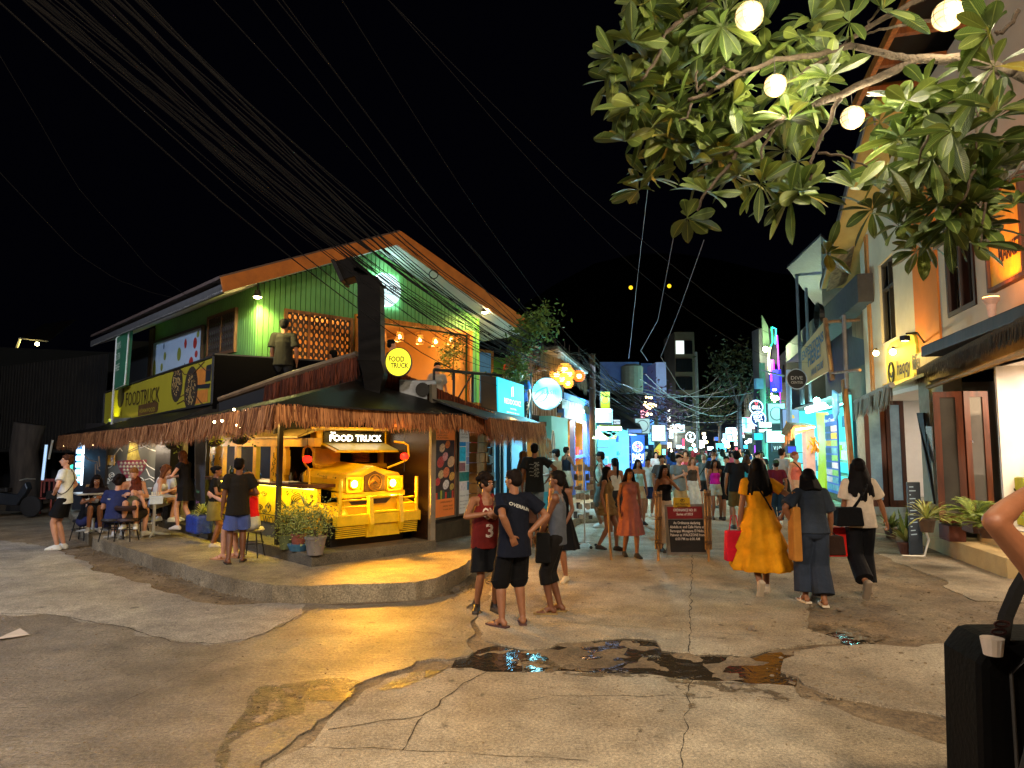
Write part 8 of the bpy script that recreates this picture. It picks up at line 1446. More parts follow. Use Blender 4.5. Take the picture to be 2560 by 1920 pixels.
brs=[([A7(1290,420,4.1),A7(1200,420,4.2),A7(1000,350,4.3),A7(700,350,4.4),A7(450,470,4.5),A7(230,570,4.6),A7(0,640,4.6),A6(1480,920),A6(1250,1080),A6(1090,1140)],.05),([A7(700,360,4.4),A7(560,330,4.4),A7(300,270,4.4),A7(60,330,4.5),A6(1480,440,4.6),A6(1200,560,4.6),A6(980,690,4.6),A6(830,740,4.6)],.036),([A7(740,-20,4.4),A7(420,150,4.5),A7(180,330,4.5),A7(0,450,4.6),A6(1430,700,4.6)],.03),([A7(820,110,4.4),A7(500,170,4.4),A7(380,210,4.5)],.018),([A7(500,-20,4.5),A7(440,90,4.5),A7(380,180,4.5)],.016),([A6(1010,0),A6(820,120),A6(660,250),A6(600,430),A6(480,600)],.026),([A6(1250,560),A6(1100,500),A6(940,620),A6(890,670),A6(880,560),A6(900,520)],.018),([A7(230,580),A7(180,720),A7(110,850),A7(60,960),A7(60,1070)],.022),([A7(110,900),A7(250,920),A7(400,990)],.015),([A6(1470,960),A6(1380,1100),A6(1370,1230),A6(1400,1330)],.015),([A6(1220,1100),A6(1100,1270),A6(950,1430),A6(900,1560)],.02),([A6(900,1270),A6(1020,1170)],.014),([A7(1300,60,3.6),A7(1200,200,3.6),A7(1150,190,3.6)],.02),([A7(1130,420,4.2),A7(1060,560,4.2),A7(880,610,4.2)],.016),([A7(1200,440,4.1),A7(1060,600),A7(1050,720),A7(1030,980)],.016),([A7(760,780,4.2),A7(700,980,4.3)],.012),([A7(1030,1000),A7(980,1160),A7(900,1260)],.014),([A7(1100,1200),A7(1060,1480)],.012),([A7(1320,960,4),A7(1240,1080,4)],.014),([A6(850,760),A6(820,870),A6(760,900)],.014),([V((5.2,3.2,0)),V((5.0,3.4,1.8)),V((4.6,3.8,3.2)),A7(1290,420,4.1)],.12)]
mb=MB()
for p_,r_ in brs:
 q=[]
 for a,b in zip(p_,p_[1:]):q+=[a.lerp(b,k/4)+V((noise.noise(a*3+V((k,0,0))),noise.noise(b*3+V((0,k,0))),noise.noise(a*5+V((0,0,k)))))*.018 for k in range(4)]
 q.append(p_[-1]);mb.tube(q,[r_*.72*(1-.5*i/len(q))for i in range(len(q))],8)
mb.build('trunk',M('#43372a',.9,var=.6,scale=30,bump=.8,bscale=60,key='plumeria_bark'),pl_,smooth=True)
wh=[A6(*c)for c in((450,330),(420,620),(540,860),(620,1190),(900,510),(730,700),(760,900),(930,1000),(700,480),(1140,740),(1600,370),(1640,330),(1680,700),(1400,1330),(1640,1470),(900,1560),(1000,1400),(1740,1370),(1590,930),(300,350),(470,60),(620,60),(880,80),(1150,120),(1500,50),(1880,250),(1350,760),(850,1130),(1100,1080),(1250,600),(500,450),(1000,250),(780,230),(1750,560),(1200,1300),(1300,200),(380,960))]+[A7(*c)for c in((550,690),(400,1000),(700,990),(880,620),(1030,980),(910,1270),(1060,1480),(180,400),(60,1080),(1240,1080),(1300,620),(870,830),(1300,1300),(740,800),(1290,900),(100,60),(350,90),(500,60),(1100,1180),(1150,830),(820,1180),(560,960))]+[A6(random.Random(q).uniform(350,1900),random.Random(q+99).uniform(40,1150),4.9)for q in range(26)]+[A7(random.Random(q).uniform(500,1320),random.Random(q+99).uniform(560,1350),4.7)for q in range(16)]+[A7(*c,3.7)for c in((1150,170),(1270,300),(1100,640),(1290,560))]
mb=MB();rs=random.Random(33);uvs=[]
def leaf(base,d,L_,wmax,curl,roll):
 d=d.normalized();s_=d.cross(Z);s_=s_.normalized()if s_.length>.1 else V((1,0,0));s_=Quaternion(d,roll)@s_;n_=s_.cross(d);prof=[(0,.03),(.12,.10),(.3,.55),(.5,.9),(.68,1),(.84,.78),(.94,.42),(1,.02)];vs_=[]
 for q,w_ in prof:
  c=base+d*L_*q-Z*(curl*L_*q*q)+n_*0;hw=wmax*w_
  for k,f_ in((-1,1),(-.5,.5),(0,0),(.5,.5),(1,1)):vs_.append(c+s_*hw*k+n_*(abs(k)*hw*.28));uvs.append((q,.5+.5*k))
 m_=len(prof);mb.add(vs_,[(i*5+j,i*5+j+1,(i+1)*5+j+1,(i+1)*5+j)for i in range(m_-1)for j in range(4)])
for c in wh:
 for rep in range(2 if rs.random()<.35 else 1):
  cc=c+V((rs.gauss(0,.03),rs.gauss(.12,.12),rs.gauss(0,.03)))*(1 if rep==0 else 3);n_=rs.randint(8,13);ph=rs.uniform(0,6);ax=V((rs.gauss(-.2,.4),rs.gauss(-.35,.35),rs.gauss(.1,.6))).normalized();a0=ax.orthogonal().normalized();b0=ax.cross(a0)
  for k in range(n_):t=ph+k*2.4;el=rs.uniform(.1,.75);d=(a0*cos(t)+b0*sin(t))*cos(el)+ax*sin(el);leaf(cc,d,rs.uniform(.19,.31),rs.uniform(.036,.052),rs.uniform(.0,.35),rs.gauss(0,.7))
me=mb.mesh('crown');uvl=me.uv_layers.new(name='UVMap')
for lp in me.loops:uvl.data[lp.index].uv=uvs[lp.vertex_index]
me.polygons.foreach_set('use_smooth',[True]*len(me.polygons))
def leaf_mat():
 m=bpy.data.materials.new('plumeria_leaf');m.use_nodes=True;N=m.node_tree.nodes;L=m.node_tree.links;b=N['Principled BSDF'];g=N.new('ShaderNodeNewGeometry');r=N.new('ShaderNodeValToRGB');e=r.color_ramp.elements;e[0].color=(*lin('#2a3e18'),1);e[1].color=(*lin('#8a7a28'),1);e.new(.55).color=(*lin('#465c24'),1);e.new(.955).color=(*lin('#64702c'),1);L.new(g.outputs['Random Per Island'],r.inputs['Fac'])
 uv=N.new('ShaderNodeUVMap');sp_=N.new('ShaderNodeSeparateXYZ');L.new(uv.outputs['UV'],sp_.inputs[0])
 def mt(op,a,b_=None,c=None):
  x=N.new('ShaderNodeMath');x.operation=op
  for i,q in enumerate((a,b_,c)):
   if q is None:continue
   if isinstance(q,(int,float)):x.inputs[i].default_value=q
   else:L.new(q,x.inputs[i])
  return x.outputs[0]
 v_=mt('ABSOLUTE',mt('SUBTRACT',sp_.outputs['Y'],.5));rib=mt('LESS_THAN',v_,.03);wv=mt('SINE',mt('MULTIPLY',mt('ADD',sp_.outputs['X'],mt('MULTIPLY',v_,-.25)),150));vein=mt('GREATER_THAN',wv,.75)
 f_=mt('MAXIMUM',rib,mt('MULTIPLY',vein,.3));x=N.new('ShaderNodeMix');x.data_type='RGBA';L.new(mt('MULTIPLY',f_,.7),x.inputs['Factor']);L.new(r.outputs['Color'],x.inputs['A']);x.inputs['B'].default_value=(*lin('#98a458'),1)
 n=N.new('ShaderNodeTexNoise');n.inputs['Scale'].default_value=30;y=N.new('ShaderNodeMix');y.data_type='RGBA';y.blend_type='MULTIPLY';y.inputs['Factor'].default_value=.6;L.new(x.outputs['Result'],y.inputs['A']);L.new(n.outputs['Color'],y.inputs['B']);L.new(x.outputs['Result'],b.inputs['Base Color']);b.inputs['Roughness'].default_value=.42
 bp=N.new('ShaderNodeBump');bp.inputs['Strength'].default_value=.5;bp.inputs['Distance'].default_value=.004;L.new(wv,bp.inputs['Height']);L.new(bp.outputs['Normal'],b.inputs['Normal'])
 tr_=N.new('ShaderNodeBsdfTranslucent');L.new(x.outputs['Result'],tr_.inputs['Color']);ms_=N.new('ShaderNodeMixShader');ms_.inputs['Fac'].default_value=.16;L.new(b.outputs[0],ms_.inputs[1]);L.new(tr_.outputs[0],ms_.inputs[2]);L.new(ms_.outputs[0],N['Material Output'].inputs['Surface']);return m
mkobj('crown',me,leaf_mat(),pl_)
for i,(px,py,rr,Y,lb)in enumerate([(1873,40,36,4.3,'round capiz lantern highest in the middle of the plumeria'),(2370,38,38,4.2,'round capiz lantern at the top right partly behind a big leaf'),(1938,214,28,4.5,'round capiz lantern crossed by a plumeria branch'),(2131,294,29,4.7,'round capiz lantern hanging clear against the dark sky, lowest of the four')]):
 p=at(px,py,Y);r=rr/F*Y;r_=root('paper_lantern',p,lb,'lantern','capiz lanterns in the plumeria');mb=MB();mb.ball(p,r,24,14);mb.build('shade',M('#5a5038',.6,em=1.15,emc='#ffe9a8',var=0,bump=0,key='lantern_shell'),r_,True);mb=MB()
 for k in range(4):mb.tube([p+Quaternion(Z,k*pi/4)@V((r*1.01*cos(a),0,r*1.01*sin(a)))for a in[2*pi*j/24 for j in range(25)]],.0025,4)
 for z_ in(-.45,0,.45):w_=sqrt(1-z_*z_)*r*1.01;mb.tube([p+V((w_*cos(a),w_*sin(a),z_*r))for a in[2*pi*j/24 for j in range(25)]],.0025,4)
 mb.build('wire_frame',M('#8a6a38',.6,var=0,bump=0,key='brass_wire'),r_,fixn=False);mb=MB();mb.tube([p+Z*r,p+Z*(r+.15)],.003,4);mb.build('cord',BLK,r_)
 o=light('POINT',p-V((0,r*1.4,r*.3)),'#fff0c8',26,r);light('POINT',p-Z*r*1.5,'#fff0c8',9,r*.6)
def W_(J,v):return J['r'].location+Matrix.Rotation(J['r'].rotation_euler.z,3,'Z')@(V(v)*J['k'])
def tbag(J,c,size,col,label,cat='bag',strap_=None,name='hand_bag'):
 c=W_(J,c);t=MB();x,y,z=size
 t.prism([c+V((-x/2,-y/2,-z)),c+V((x/2,-y/2,-z)),c+V((x/2*.85,-y/2,0)),c+V((-x/2*.85,-y/2,0))],V((0,y,0)));r_=root(name,c,label,cat);t.build('body',cloth(col),r_,bevel=.02)
 if strap_:t=MB();t.tube([c+V((-x*.25,0,-.01)),c+V((-x*.12,0,strap_)),c+V((x*.12,0,strap_)),c+V((x*.25,0,-.01))],.008,5);t.build('handle',cloth(col),r_)
 return r_
def decal(J,s_,p,w_,h_,col,rx_=None,up_=None,n_=1):
 mb=MB();fw,rx,up=J['fw']*n_,(rx_ or-J['rx']*n_),(up_ or J['up']);c=J['P']+p;text_mb(mb,s_,c+fw*.0,rx,up,h_,w_,'C',bold=.02)
 o=mb.mesh('t');bvh=J['bvh'];from mathutils.bvhtree import BVHTree
 for v in o.vertices:
  h_it=bvh.ray_cast(v.co+fw*.5,-fw)
  if h_it[0]:v.co=h_it[0]+fw*.004
 q=mkobj('shirt_print',o,M(col,.7,var=0,bump=0,key='print_ink'),J['r'],True)
def bvh_(J):
 from mathutils.bvhtree import BVHTree;me=J['top'].data;J['bvh']=BVHTree.FromPolygons([v.co.copy()for v in me.vertices],[tuple(p.vertices)for p in me.polygons])
BK_,NV='#0c0c0f','#141c30'
J=person(1285,1189,1566,-22,'stocky man in a navy T-shirt with pale lettering, seen from behind with hands on hips',lod=0,build=1.06,skin='tan',hair=('short','#160d08'),top=('tee','#0b101e',.03,-.16,.66),bottom=('shorts','#08080a',1.02,.075),shoes=('flip','#4a2c28'),pose=dict(LH=(-.10,-.17,1.0),RH=(.17,-.08,1.03),LP=(-.5,-.9,.1),RP=(1,-.1,.1),head=(-34,0),LF=(-.13,.03,.075),RF=(.13,.06,.075),nL=(.2,1,0),nR=(-.2,1,0),Lfy=-30,Rfy=20))
bvh_(J);J['fw']=J['fw'];decal(J,'OVERRUN',V((0,0,.37))-J['fw']*.0+V((.02,0,0)),.26,.034,'#b8b8b0',rx_=V((1,0,-.35)),up_=V((.35,0,1)),n_=-1);decal(J,'III',V((-.12,0,-.38)),.035,.07,'#4a9a80',rx_=V((1,0,0)),n_=-1)if 0 else None
J=person(1214,1200,1528,158,'young man in a dark red basketball jersey with a white Q, raising one elbow',lod=0,build=.98,skin='tan',hair=('curly','#1a0f08'),top=('tank','#6a1c16',.045,-.13),bottom=('shorts','#0a0a0c',.92,.07),shoes=('boot','#2c2218'),pose=dict(RH=(.08,.24,1.24),RP=(1,.1,-.5),LH=(-.1,.18,1.22),LP=(-1,.1,-.4),LF=(-.1,.06,.075),RF=(.1,-.06,.075),head=(-25,0),Lfy=-10,Rfy=25))
bvh_(J);decal(J,'QM',V((0,0,.26)),.17,.12,'#c8b8a8');decal(J,'3',V((0,0,.02)),.1,.16,'#c8b8a8')
J=person(1390,1190,1532,-78,'slim man in a grey tank top standing in profile with hands joined in front',lod=0,build=.95,skin='brown',hair=('short','#100a06'),top=('tank','#50545c',.012,-.1),bottom=('shorts','#14110f',1.32,.03),shoes=('flip','#8a7040'),pose=dict(LH=(-.03,.22,.86),RH=(.05,.2,.86),LF=(-.08,.05,.075),RF=(.08,-.04,.075),head=(5,-5),hip=(0,-.02,.9),curlL=1,curlR=1))
tbag(J,(-.22,.12,.98),(.18,.1,.34),'#0a0a0a','small black bag with a pale cross mark hanging from the tank-top man')
person(1402,1186,1452,-150,'long-haired woman in black standing half hidden behind the tank-top man',lod=1,sex='f',skin='tan',hair=('long','#0c0806',.32),top=('dress','#0a0a0c',.5,.14,0),bottom=('none',),shoes=('sneaker','#c8b898'),pose=dict(LH=(-.14,.1,.9)))
person(1333,1248,1374,20,'child with brown hair seen between the navy and tank-top men',sex='f',hair=('long','#3a1c0e',.25),top=('tee','#6a4a3c'),bottom=('shorts','#1a1a1a',.6),shoes=('sneaker','#a8a098'))
J=person(1904,1157,1482,8,'woman from behind in a long tiered mustard yellow dress with long black hair',lod=0,build=1.12,sex='f',skin='tan',hair=('long','#070404',.40),top=('dress','#d8900c',.30,.20,.55,1),bottom=('none',),shoes=('sneaker','#b8a890'),pose=dict(LH=(-.26,.0,.80),RH=(.33,.1,1.02),RP=(1,-.3,-.6),LF=(-.06,-.22,.16),RF=(.09,.12,.075),Lfp=62,head=(12,0)),extras=[strap('#0a0806',-1,w=.011)])
tbag(J,(-.32,.0,.78),(.26,.14,.40),'#c8182c','red shopping bag hanging at the left of the yellow dress',strap_=.2)
J=person(2040,1182,1510,4,'woman from behind in a slate blue blouse and wide trousers with a woven shoulder bag',lod=0,build=1.12,sex='f',skin='tan',hair=('bob','#080506',.2),top=('tee','#2c3440',.03,-.04,.85),bottom=('pants','#28303e',1.86,.085),shoes=('flip','#d8c8b0'),pose=dict(LH=(-.25,.05,1.0),LP=(-1,-.6,0),RH=(.27,.14,.88),LF=(-.09,.1,.075),RF=(.07,-.1,.075),head=(0,25),lean=4))
tbag(J,(-.24,-.03,1.22),(.11,.2,.66),'#a8702c','long woven tan shoulder bag on the left side of the slate blue woman',strap_=.18);tbag(J,(.24,.14,.84),(.36,.18,.24),'#2c1c14','dark brown handbag with a tan base in the hand of the slate blue woman',strap_=.05)
J=person(2160,1157,1486,8,'woman from behind in a cream T-shirt and black trousers with long straight black hair',lod=0,build=1.02,sex='f',skin='tan',hair=('long','#070405',.42),top=('tee','#c8b8a4',.03,-.08,.7),bottom=('pants','#0a0a0e',1.86,.06),shoes=('sneaker','#8a7a68'),pose=dict(LH=(-.2,.1,.86),RH=(.36,.16,.92),RP=(.6,-1,0),LF=(-.05,-.24,.18),RF=(.09,.1,.075),Lfp=65,head=(-4,0)),extras=[strap('#08080a',1,w=.018)])
tbag(J,(-.2,-.16,1.1),(.36,.15,.24),'#0a0a0c','black sling bag on the back of the woman in the cream T-shirt');tbag(J,(-.28,.12,.82),(.34,.2,.38),'#c81c14','glossy red shopping bag carried between the two right-hand women',strap_=.1)
w=W_(J,(.38,.18,.86));mb=MB();mb.obox(w,(.05,.02,-.13),(0,.012,0),(.03,0,.01));tag(mb.build('phone',M('#20242c',.2,key='phone')),'phone in the right hand of the woman in the cream T-shirt','phone')
J=person(154,1143,1373,-104,'man in white T-shirt and black shorts standing alone at far left, hand on hip',lod=0,skin='fair',hair=('short','#4a2c1c'),top=('tee','#d8dce0',.015,-.1),bottom=('shorts','#0c0c10',.72,.06),shoes=('sneaker','#d8d8d0'),pose=dict(RH=(.16,.04,.98),RP=(1,-.6,.1),LH=(-.15,.12,1.0),LP=(-1,-.4,0),head=(-25,-6),LF=(-.07,.05,.075)),extras=[strap('#101010',1,w=.008)]);tbag(J,(-.1,.17,1.06),(.2,.08,.16),'#101010','black sling bag at the waist of the man in white')
person(459,1130,1323,-82,'waitress with loose brown hair in a short black dress reaching over the table',zg=ZP,lod=1,sex='f',skin='fair',hair=('long','#4a2a18',.25),top=('dress','#0c0a0c',.62,.06,.3),bottom=('none',),shoes=('sneaker','#c8c0b8'),pose=dict(LH=(-.1,.34,1.12),RH=(.08,.36,1.12),LP=(-1,-.5,-.5),RP=(1,-.5,-.5),LF=(-.06,.1,.075),RF=(.08,-.16,.1),Rfp=30,head=(-5,20),lean=5))
J=person(533,1169,1367,78,'young woman in black top and olive skirt reading a menu at the truck counter',zg=ZS,lod=1,sex='f',skin='tan',hair=('bun','#0c0806'),top=('tee','#14120f',.008,.02,.5),bottom=('skirt','#7a6e3c',.55),shoes=('sneaker','#c8b89c'),pose=dict(LH=(-.1,.3,1.1),RH=(.1,.3,1.1),head=(-5,8)))
J=person(590,1153,1408,-24,'man in black T-shirt and blue shorts seen from behind at the truck counter',zg=ZS,lod=0,skin='brown',hair=('short','#0c0806'),top=('tee','#1c1812',.03,-.14,.66),bottom=('shorts','#4a5a9a',.8,.06),shoes=('flip','#1c1410'),pose=dict(LH=(-.24,.02,.84),RH=(.18,.2,1.1),LF=(-.12,-.04,.075),RF=(.1,.1,.075),head=(20,-4)))
J=person(625,1180,1400,-70,'woman in a red top seated on the low stool, one arm stretched out',zg=ZS,h=1.66,lod=1,sex='f',skin='fair',hair=('long','#8a5a2c',.35),top=('tank','#c8101c'),bottom=('shorts','#b8b8b4',.5),shoes=('flip','#a87850'),pose=dict(hip=(0,0,.56),lean=8,LF=(-.12,.42,.075),RF=(.1,.36,.075),LH=(-.3,.5,1.0),LP=(-1,0,-1),RH=(.1,.3,.75)))
def sit(px,pyh,py,az,label,zg,hip=.62,**k):hip=max(.40,(at(px,pyh,pt(px,py,zg).y).z-zg)*1.7/1.66-.80);k.setdefault('pose',{});k['pose']=dict(dict(hip=(0,0,hip),LF=(-.1,.36,.12),RF=(.1,.34,.12),LH=(-.12,.34,hip+.3),RH=(.12,.34,hip+.27),lean=14,head=(0,15)),**k['pose']);return person(px,pyh,py,az,label,zg=zg,h=k.pop('h',1.66),lod=1,group=None,**k)
sit(204,1208,1352,72,'seated woman with fair ponytail, black top and long blue patterned skirt at the left table',0,.56,sex='f',skin='fair',hair=('pony','#8a6a40',.2),top=('tee','#101014',.006,.02,.4),bottom=('pants','#2c3058',1.9,.09))
sit(282,1200,1352,-12,'seated man with dark curls in a navy shirt, back to the road',ZS,.66,skin='fair',hair=('curly','#1c110c'),top=('tee','#28305a',.02,-.1,.66),bottom=('shorts','#1a1c24',.9))
sit(317,1202,1350,8,'seated woman with auburn hair in an olive strappy top, back to the road',ZS,.66,sex='f',skin='fair',hair=('bob','#5a2818'),top=('tank','#5a5c44'),bottom=('shorts','#2a2420',.8))
sit(332,1199,1322,160,'seated blond woman facing the others behind the olive top',ZP,.62,sex='f',skin='fair',hair=('bun','#8a5c30'),top=('tank','#a88868'),bottom=('shorts','#3a3030',.8))
sit(236,1204,1330,150,'seated diner in dark clothes hidden in shade behind the napkins',ZS,.6,sex='f',skin='tan',hair=('long','#140c0a',.25),top=('tee','#1c1418'),bottom=('shorts','#141418',.8))
sit(384,1181,1310,75,'seated woman in a white top with long wavy brown hair eating at the small table',ZP,.62,sex='f',skin='fair',hair=('long','#6a3c20',.3),top=('tank','#d0ccc8'),bottom=('shorts','#a8a4a0',.6),h=1.7)
sit(423,1176,1302,200,'seated black-haired diner in a white shirt opposite the wavy-haired woman',ZP,.62,skin='tan',hair=('short','#0c0c10'),top=('tee','#c8c8cc'),bottom=('pants','#1c1c20',1.8),h=1.66)
sit(440,1200,1296,-60,'diner in a pink top hidden behind the waitress',ZP,.6,sex='f',skin='fair',hair=('bun','#7a4a28'),top=('tee','#c04058'),bottom=('shorts','#222222',.6))
person(706,799,0,-8,'man in a cap seen from behind on the terrace beside the lattice window',at_=at(706,960,13.0)*1,h=1.75,lod=1,skin='tan',hair=('short','#100c0a'),top=('tee','#24221a',.03,-.1,.8),bottom=('pants','#202020',1.9),shoes=('sneaker','#202020'),extras=[hat('#141414')],pose=dict(LH=(-.2,.05,.86)),face=False).__getitem__('r').location.z=at(706,799,13.0).z-1.75
for(px,py,Y,az,hc,tc,lb)in((833,876,13.9,-60,'#0c0a08','#40362c','dark-haired guest whose head shows above the black parapet'),(978,850,14.4,60,'#0c0a08','#1a1614','person in a dark hat inside the open upper window'),(1093,907,15.2,160,'#100a08','#c8b8a8','guest with a pale shirt low in the open upper window'),(1268,912,15.6,120,'#a84a28','#c8a088','red-haired woman on the balcony behind the climbing vine'),(1304,925,16.0,-150,'#181210','#28508a','person in a blue shirt on the balcony behind the teal sign')):
 q=at(px,py,Y);person(px,py,0,az,lb,at_=V((q.x,q.y,q.z-1.66)),h=1.66,lod=2,sex='f',skin='fair',hair=('short',hc),top=('tee',tc),bottom=('pants','#181818',1.9),shoes=('sneaker','#202020'))
q=SD.P(3.6,0,-.8);person(576,1139,0,-100,'bartender bending over the bottles inside the yellow truck',at_=V((q.x,q.y,ZP-.02)),h=1.6,lod=1,skin='tan',hair=('bun','#0c0806'),top=('tee','#14110f'),bottom=('pants','#111111',1.9),shoes=('sneaker','#202020'),pose=dict(head=(0,25)),sex='f')
MT=[(1309,1132,1326,60,ZS,'f','fair',('long','#6a4a2c',.34),('crop','#c8802c'),('shorts','#a8b8c0',.5),'young woman with long fair-brown hair, orange crop top and pale shorts by the glass shop',{}),(1337,1114,1332,5,ZS,'m','tan',('short','#0c0a08'),('tee','#24282a',.03,-.14),('pants','#8aa0b0',1.9),'tall man in a washed black T-shirt with a white back print by the glass shop',dict(RH=(.26,.02,1.02),RP=(1,-.2,0))),(1391,1127,1308,-60,ZS,'m','fair',('short','#2a1c14'),('tee','#c8ccb8',.02,-.1),('shorts','#8a8468',.9),'bearded man in a cap and pale T-shirt with a cross-body strap',dict(LH=(-.05,.3,1.1),RH=(.06,.3,1.1),C=1)),(1417,1120,1262,60,.4,'m','tan',('short','#1a120c'),('tank','#1a1c24'),('shorts','#c8c0a8',.8),'man in black tank top and light shorts at the timber fronted shop door',dict(RH=(.1,.34,1.15))),(1503,1134,1318,-80,0,'m','tan',('short','#0c0a08'),('tank','#a8a894'),('shorts','#5a5a54',1),'man in black cap and beige tank top with a black sling bag',dict(LH=(-.2,.02,1.0),LP=(-1,-.4,0),C=1,S=1)),(1519,1172,1376,120,0,'f','tan',('long','#100a08',.42),('dress','#7a6440',.72,.1,0,1),('none',),'woman in a beige tiered short dress with a white hair flower beside the bamboo stake',dict(LF=(-.09,.16,.075),RF=(.09,-.16,.1))),(1576,1177,1391,172,0,'f','tan',('long','#1c1210',.25),('dress','#9c6058',.42,.12,0),('none',),'woman in a long dusty pink sleeveless dress walking towards the camera',dict(LF=(-.08,.16,.075),RF=(.09,-.1,.08))),(1663,1168,1378,160,0,'f','tan',('bob','#120c0a'),('strapless','#0c0a10'),('pants','#c0a890',1.7,.07),'woman in a black strapless top with a hand to her mouth beside the ordinance board',dict(LH=(-.02,.16,1.42),LP=(-1,.2,-1))),(1539,1150,1340,-20,0,'f','tan',('pony','#0c0a08',.35),('tank','#c8c8c0'),('shorts','#303034',.6),'woman with a long black ponytail and white tank top, back to the camera',{}),(1597,1152,1310,170,0,'f','tan',('long','#14100e',.3),('tank','#88b8b8'),('shorts','#a89c80',.6),'woman in a mint top and beige shorts behind the pink dress',dict(LF=(-.08,.15,.075))),(1622,1149,1290,180,0,'m','tan',('short','#100c0a'),('tee','#b8d0d8',.02),('shorts','#1c2848',.9),'boy in a pale blue T-shirt and navy shorts walking towards the camera',{}),(1657,1142,1296,178,0,'m','tan',('short','#0c0a08'),('tee','#4a4c50',.03),('shorts','#2a2a2c',.9),'man with glasses in a patterned dark shirt behind the strapless top',{}),(1700,1141,1306,165,0,'m','fair',('short','#0c0a08'),('tee','#708088',.03,-.12),('shorts','#a8946a',.9),'man in a two-tone grey T-shirt lifting a bottle above the ordinance board',dict(LH=(-.02,.22,1.25),RH=(.04,.22,1.2))),(1733,1145,1288,165,0,'f','fair',('long','#6a5038',.25),('tank','#4a4038'),('pants','#d0dce0',1.9,.07),'woman in a brown halter top and wide white trousers',dict(LF=(-.08,.14,.075))),(1790,1152,1298,178,0,'f','tan',('long','#120c0c',.35),('tank','#b8189c'),('shorts','#c0c8c0',.55),'woman in a bright magenta top and white shorts with long black hair',dict(LF=(-.1,.12,.075))),(1846,1132,1322,5,0,'m','tan',('short','#0c0a0a'),('tee','#121418',.03,-.1),('shorts','#5a4a28',.95),'man in a black T-shirt and olive shorts seen from behind in the street',dict(RH=(.35,.25,1.1))),(1820,1144,1298,195,0,'m','fair',('short','#0c0a0a'),('tee','#1a1c20',.03),('shorts','#22242a',.9),'smiling man in black partly behind the man seen from behind',dict(RF=(.1,.2,.075))),(1870,1139,1272,5,0,'f','fair',('bob','#3a2a20'),('tank','#2898c0'),('shorts','#6a6a60',.8),'person in a bright turquoise tank top seen from behind',{}),(1786,1134,1270,170,0,'m','fair',('short','#6a4a34'),('tee','#20242c'),('shorts','#303030',.9),'tall fair man looking down behind the magenta top',dict(head=(0,20))),(1762,1140,1266,10,0,'m','fair',('short','#8a7a70'),('tee','#6a8898',.03),('shorts','#282a30',.9),'grey-haired man in a light blue shirt with a dark strap, back to the camera',dict(S=1)),(1945,1154,1310,8,0,'m','tan',('short','#181210'),('tee','#5a1428',.02,-.1),('pants','#1c3448',1.9),'person in a maroon T-shirt, green cap and jeans between the yellow and slate women',dict(C='#3a5a44')),(1960,1125,1290,60,0,'m','fair',('short','#1c1410'),('tee','#a8acb0'),('pants','#303438',1.9),'tall man in a light grey shirt looking right at the stalls',{}),(1993,1133,1300,150,0,'f','fair',('bun','#8a4a30'),('tank','#e07868'),('pants','#c8a890',1.8,.08),'woman in a coral tank top with a black bag across her waist',dict(LH=(-.05,.28,1.12),S=1)),(1898,1134,1262,175,0,'m','fair',('short','#14100e'),('tee','#8a8070',.03),('shorts','#2c2c2c',.9),'man in a beige shirt with a black face mask',{}),(1590,1122,1220,120,0,'m','tan',('short','#140e0c'),('tee','#1c40c0',.02),('shorts','#c8a0b0',.9),'man in a blue T-shirt and pale pink shorts before the tall blue banner',{}),(1715,1128,1258,175,0,'f','fair',('long','#2a1c18',.2),('tank','#c85868'),('shorts','#282830',.8),'woman in a rose top taking a picture behind the bottle man',dict(RH=(.1,.2,1.5)))]
for(px,yh,yf,az,zg,sx,sk,hr,tp,bt,lb,po)in MT:
 po=dict(po);ex=[];C_=po.pop('C',None);S_=po.pop('S',None)
 if C_:ex.append(hat(C_ if isinstance(C_,str)else '#141618'))
 if S_:ex.append(strap('#101014',1,w=.014))
 J=person(px,yh,yf,az,lb,zg=zg,sex=sx,skin=sk,hair=hr,top=tp,bottom=bt,shoes=('sneaker',rnd()>.5 and '#c8c8c0' or '#2a2422'),pose=po,extras=ex,lod=1)
 if px==1337:bvh_(J);[decal(J,'~%',V((0,0,.36-i*.07)),.2-.03*(i%2),.07,'#8a9494',n_=-1)for i in range(4)]
q=at(2695,1500,2.6);person(0,0,0,-25,'person in a dark maroon top raising a bare elbow at the right edge',at_=V((q.x-.02,q.y,0)),h=1.8,lod=0,skin='#7c4c30',hair=('short','#120c0a'),top=('tank','#2c0c18',.02),bottom=('shorts','#141414',.9),shoes=('sneaker','#1c1c1c'),pose=dict(LH=(-.14,.05,1.67),LP=(-1,.0,.2)))
bg_=root('travel_bag',at(2540,1900,3.1),'big black upright travel bag with a shoulder strap at the bottom right corner','bag');a=at(2448,1635,3.0);mb=MB();X0=a.x;zt=at(2500,1608,3.0).z
for k,(dx,dz)in enumerate(((0,0),)):mb.prism([V((X0-.03,3.0,0)),V((X0+.75,3.0,0)),V((X0+.72,3.0,zt)),V((X0+.07,3.0,zt)),V((X0+.0,3.0,zt-.09))],V((.05,.35,0)))
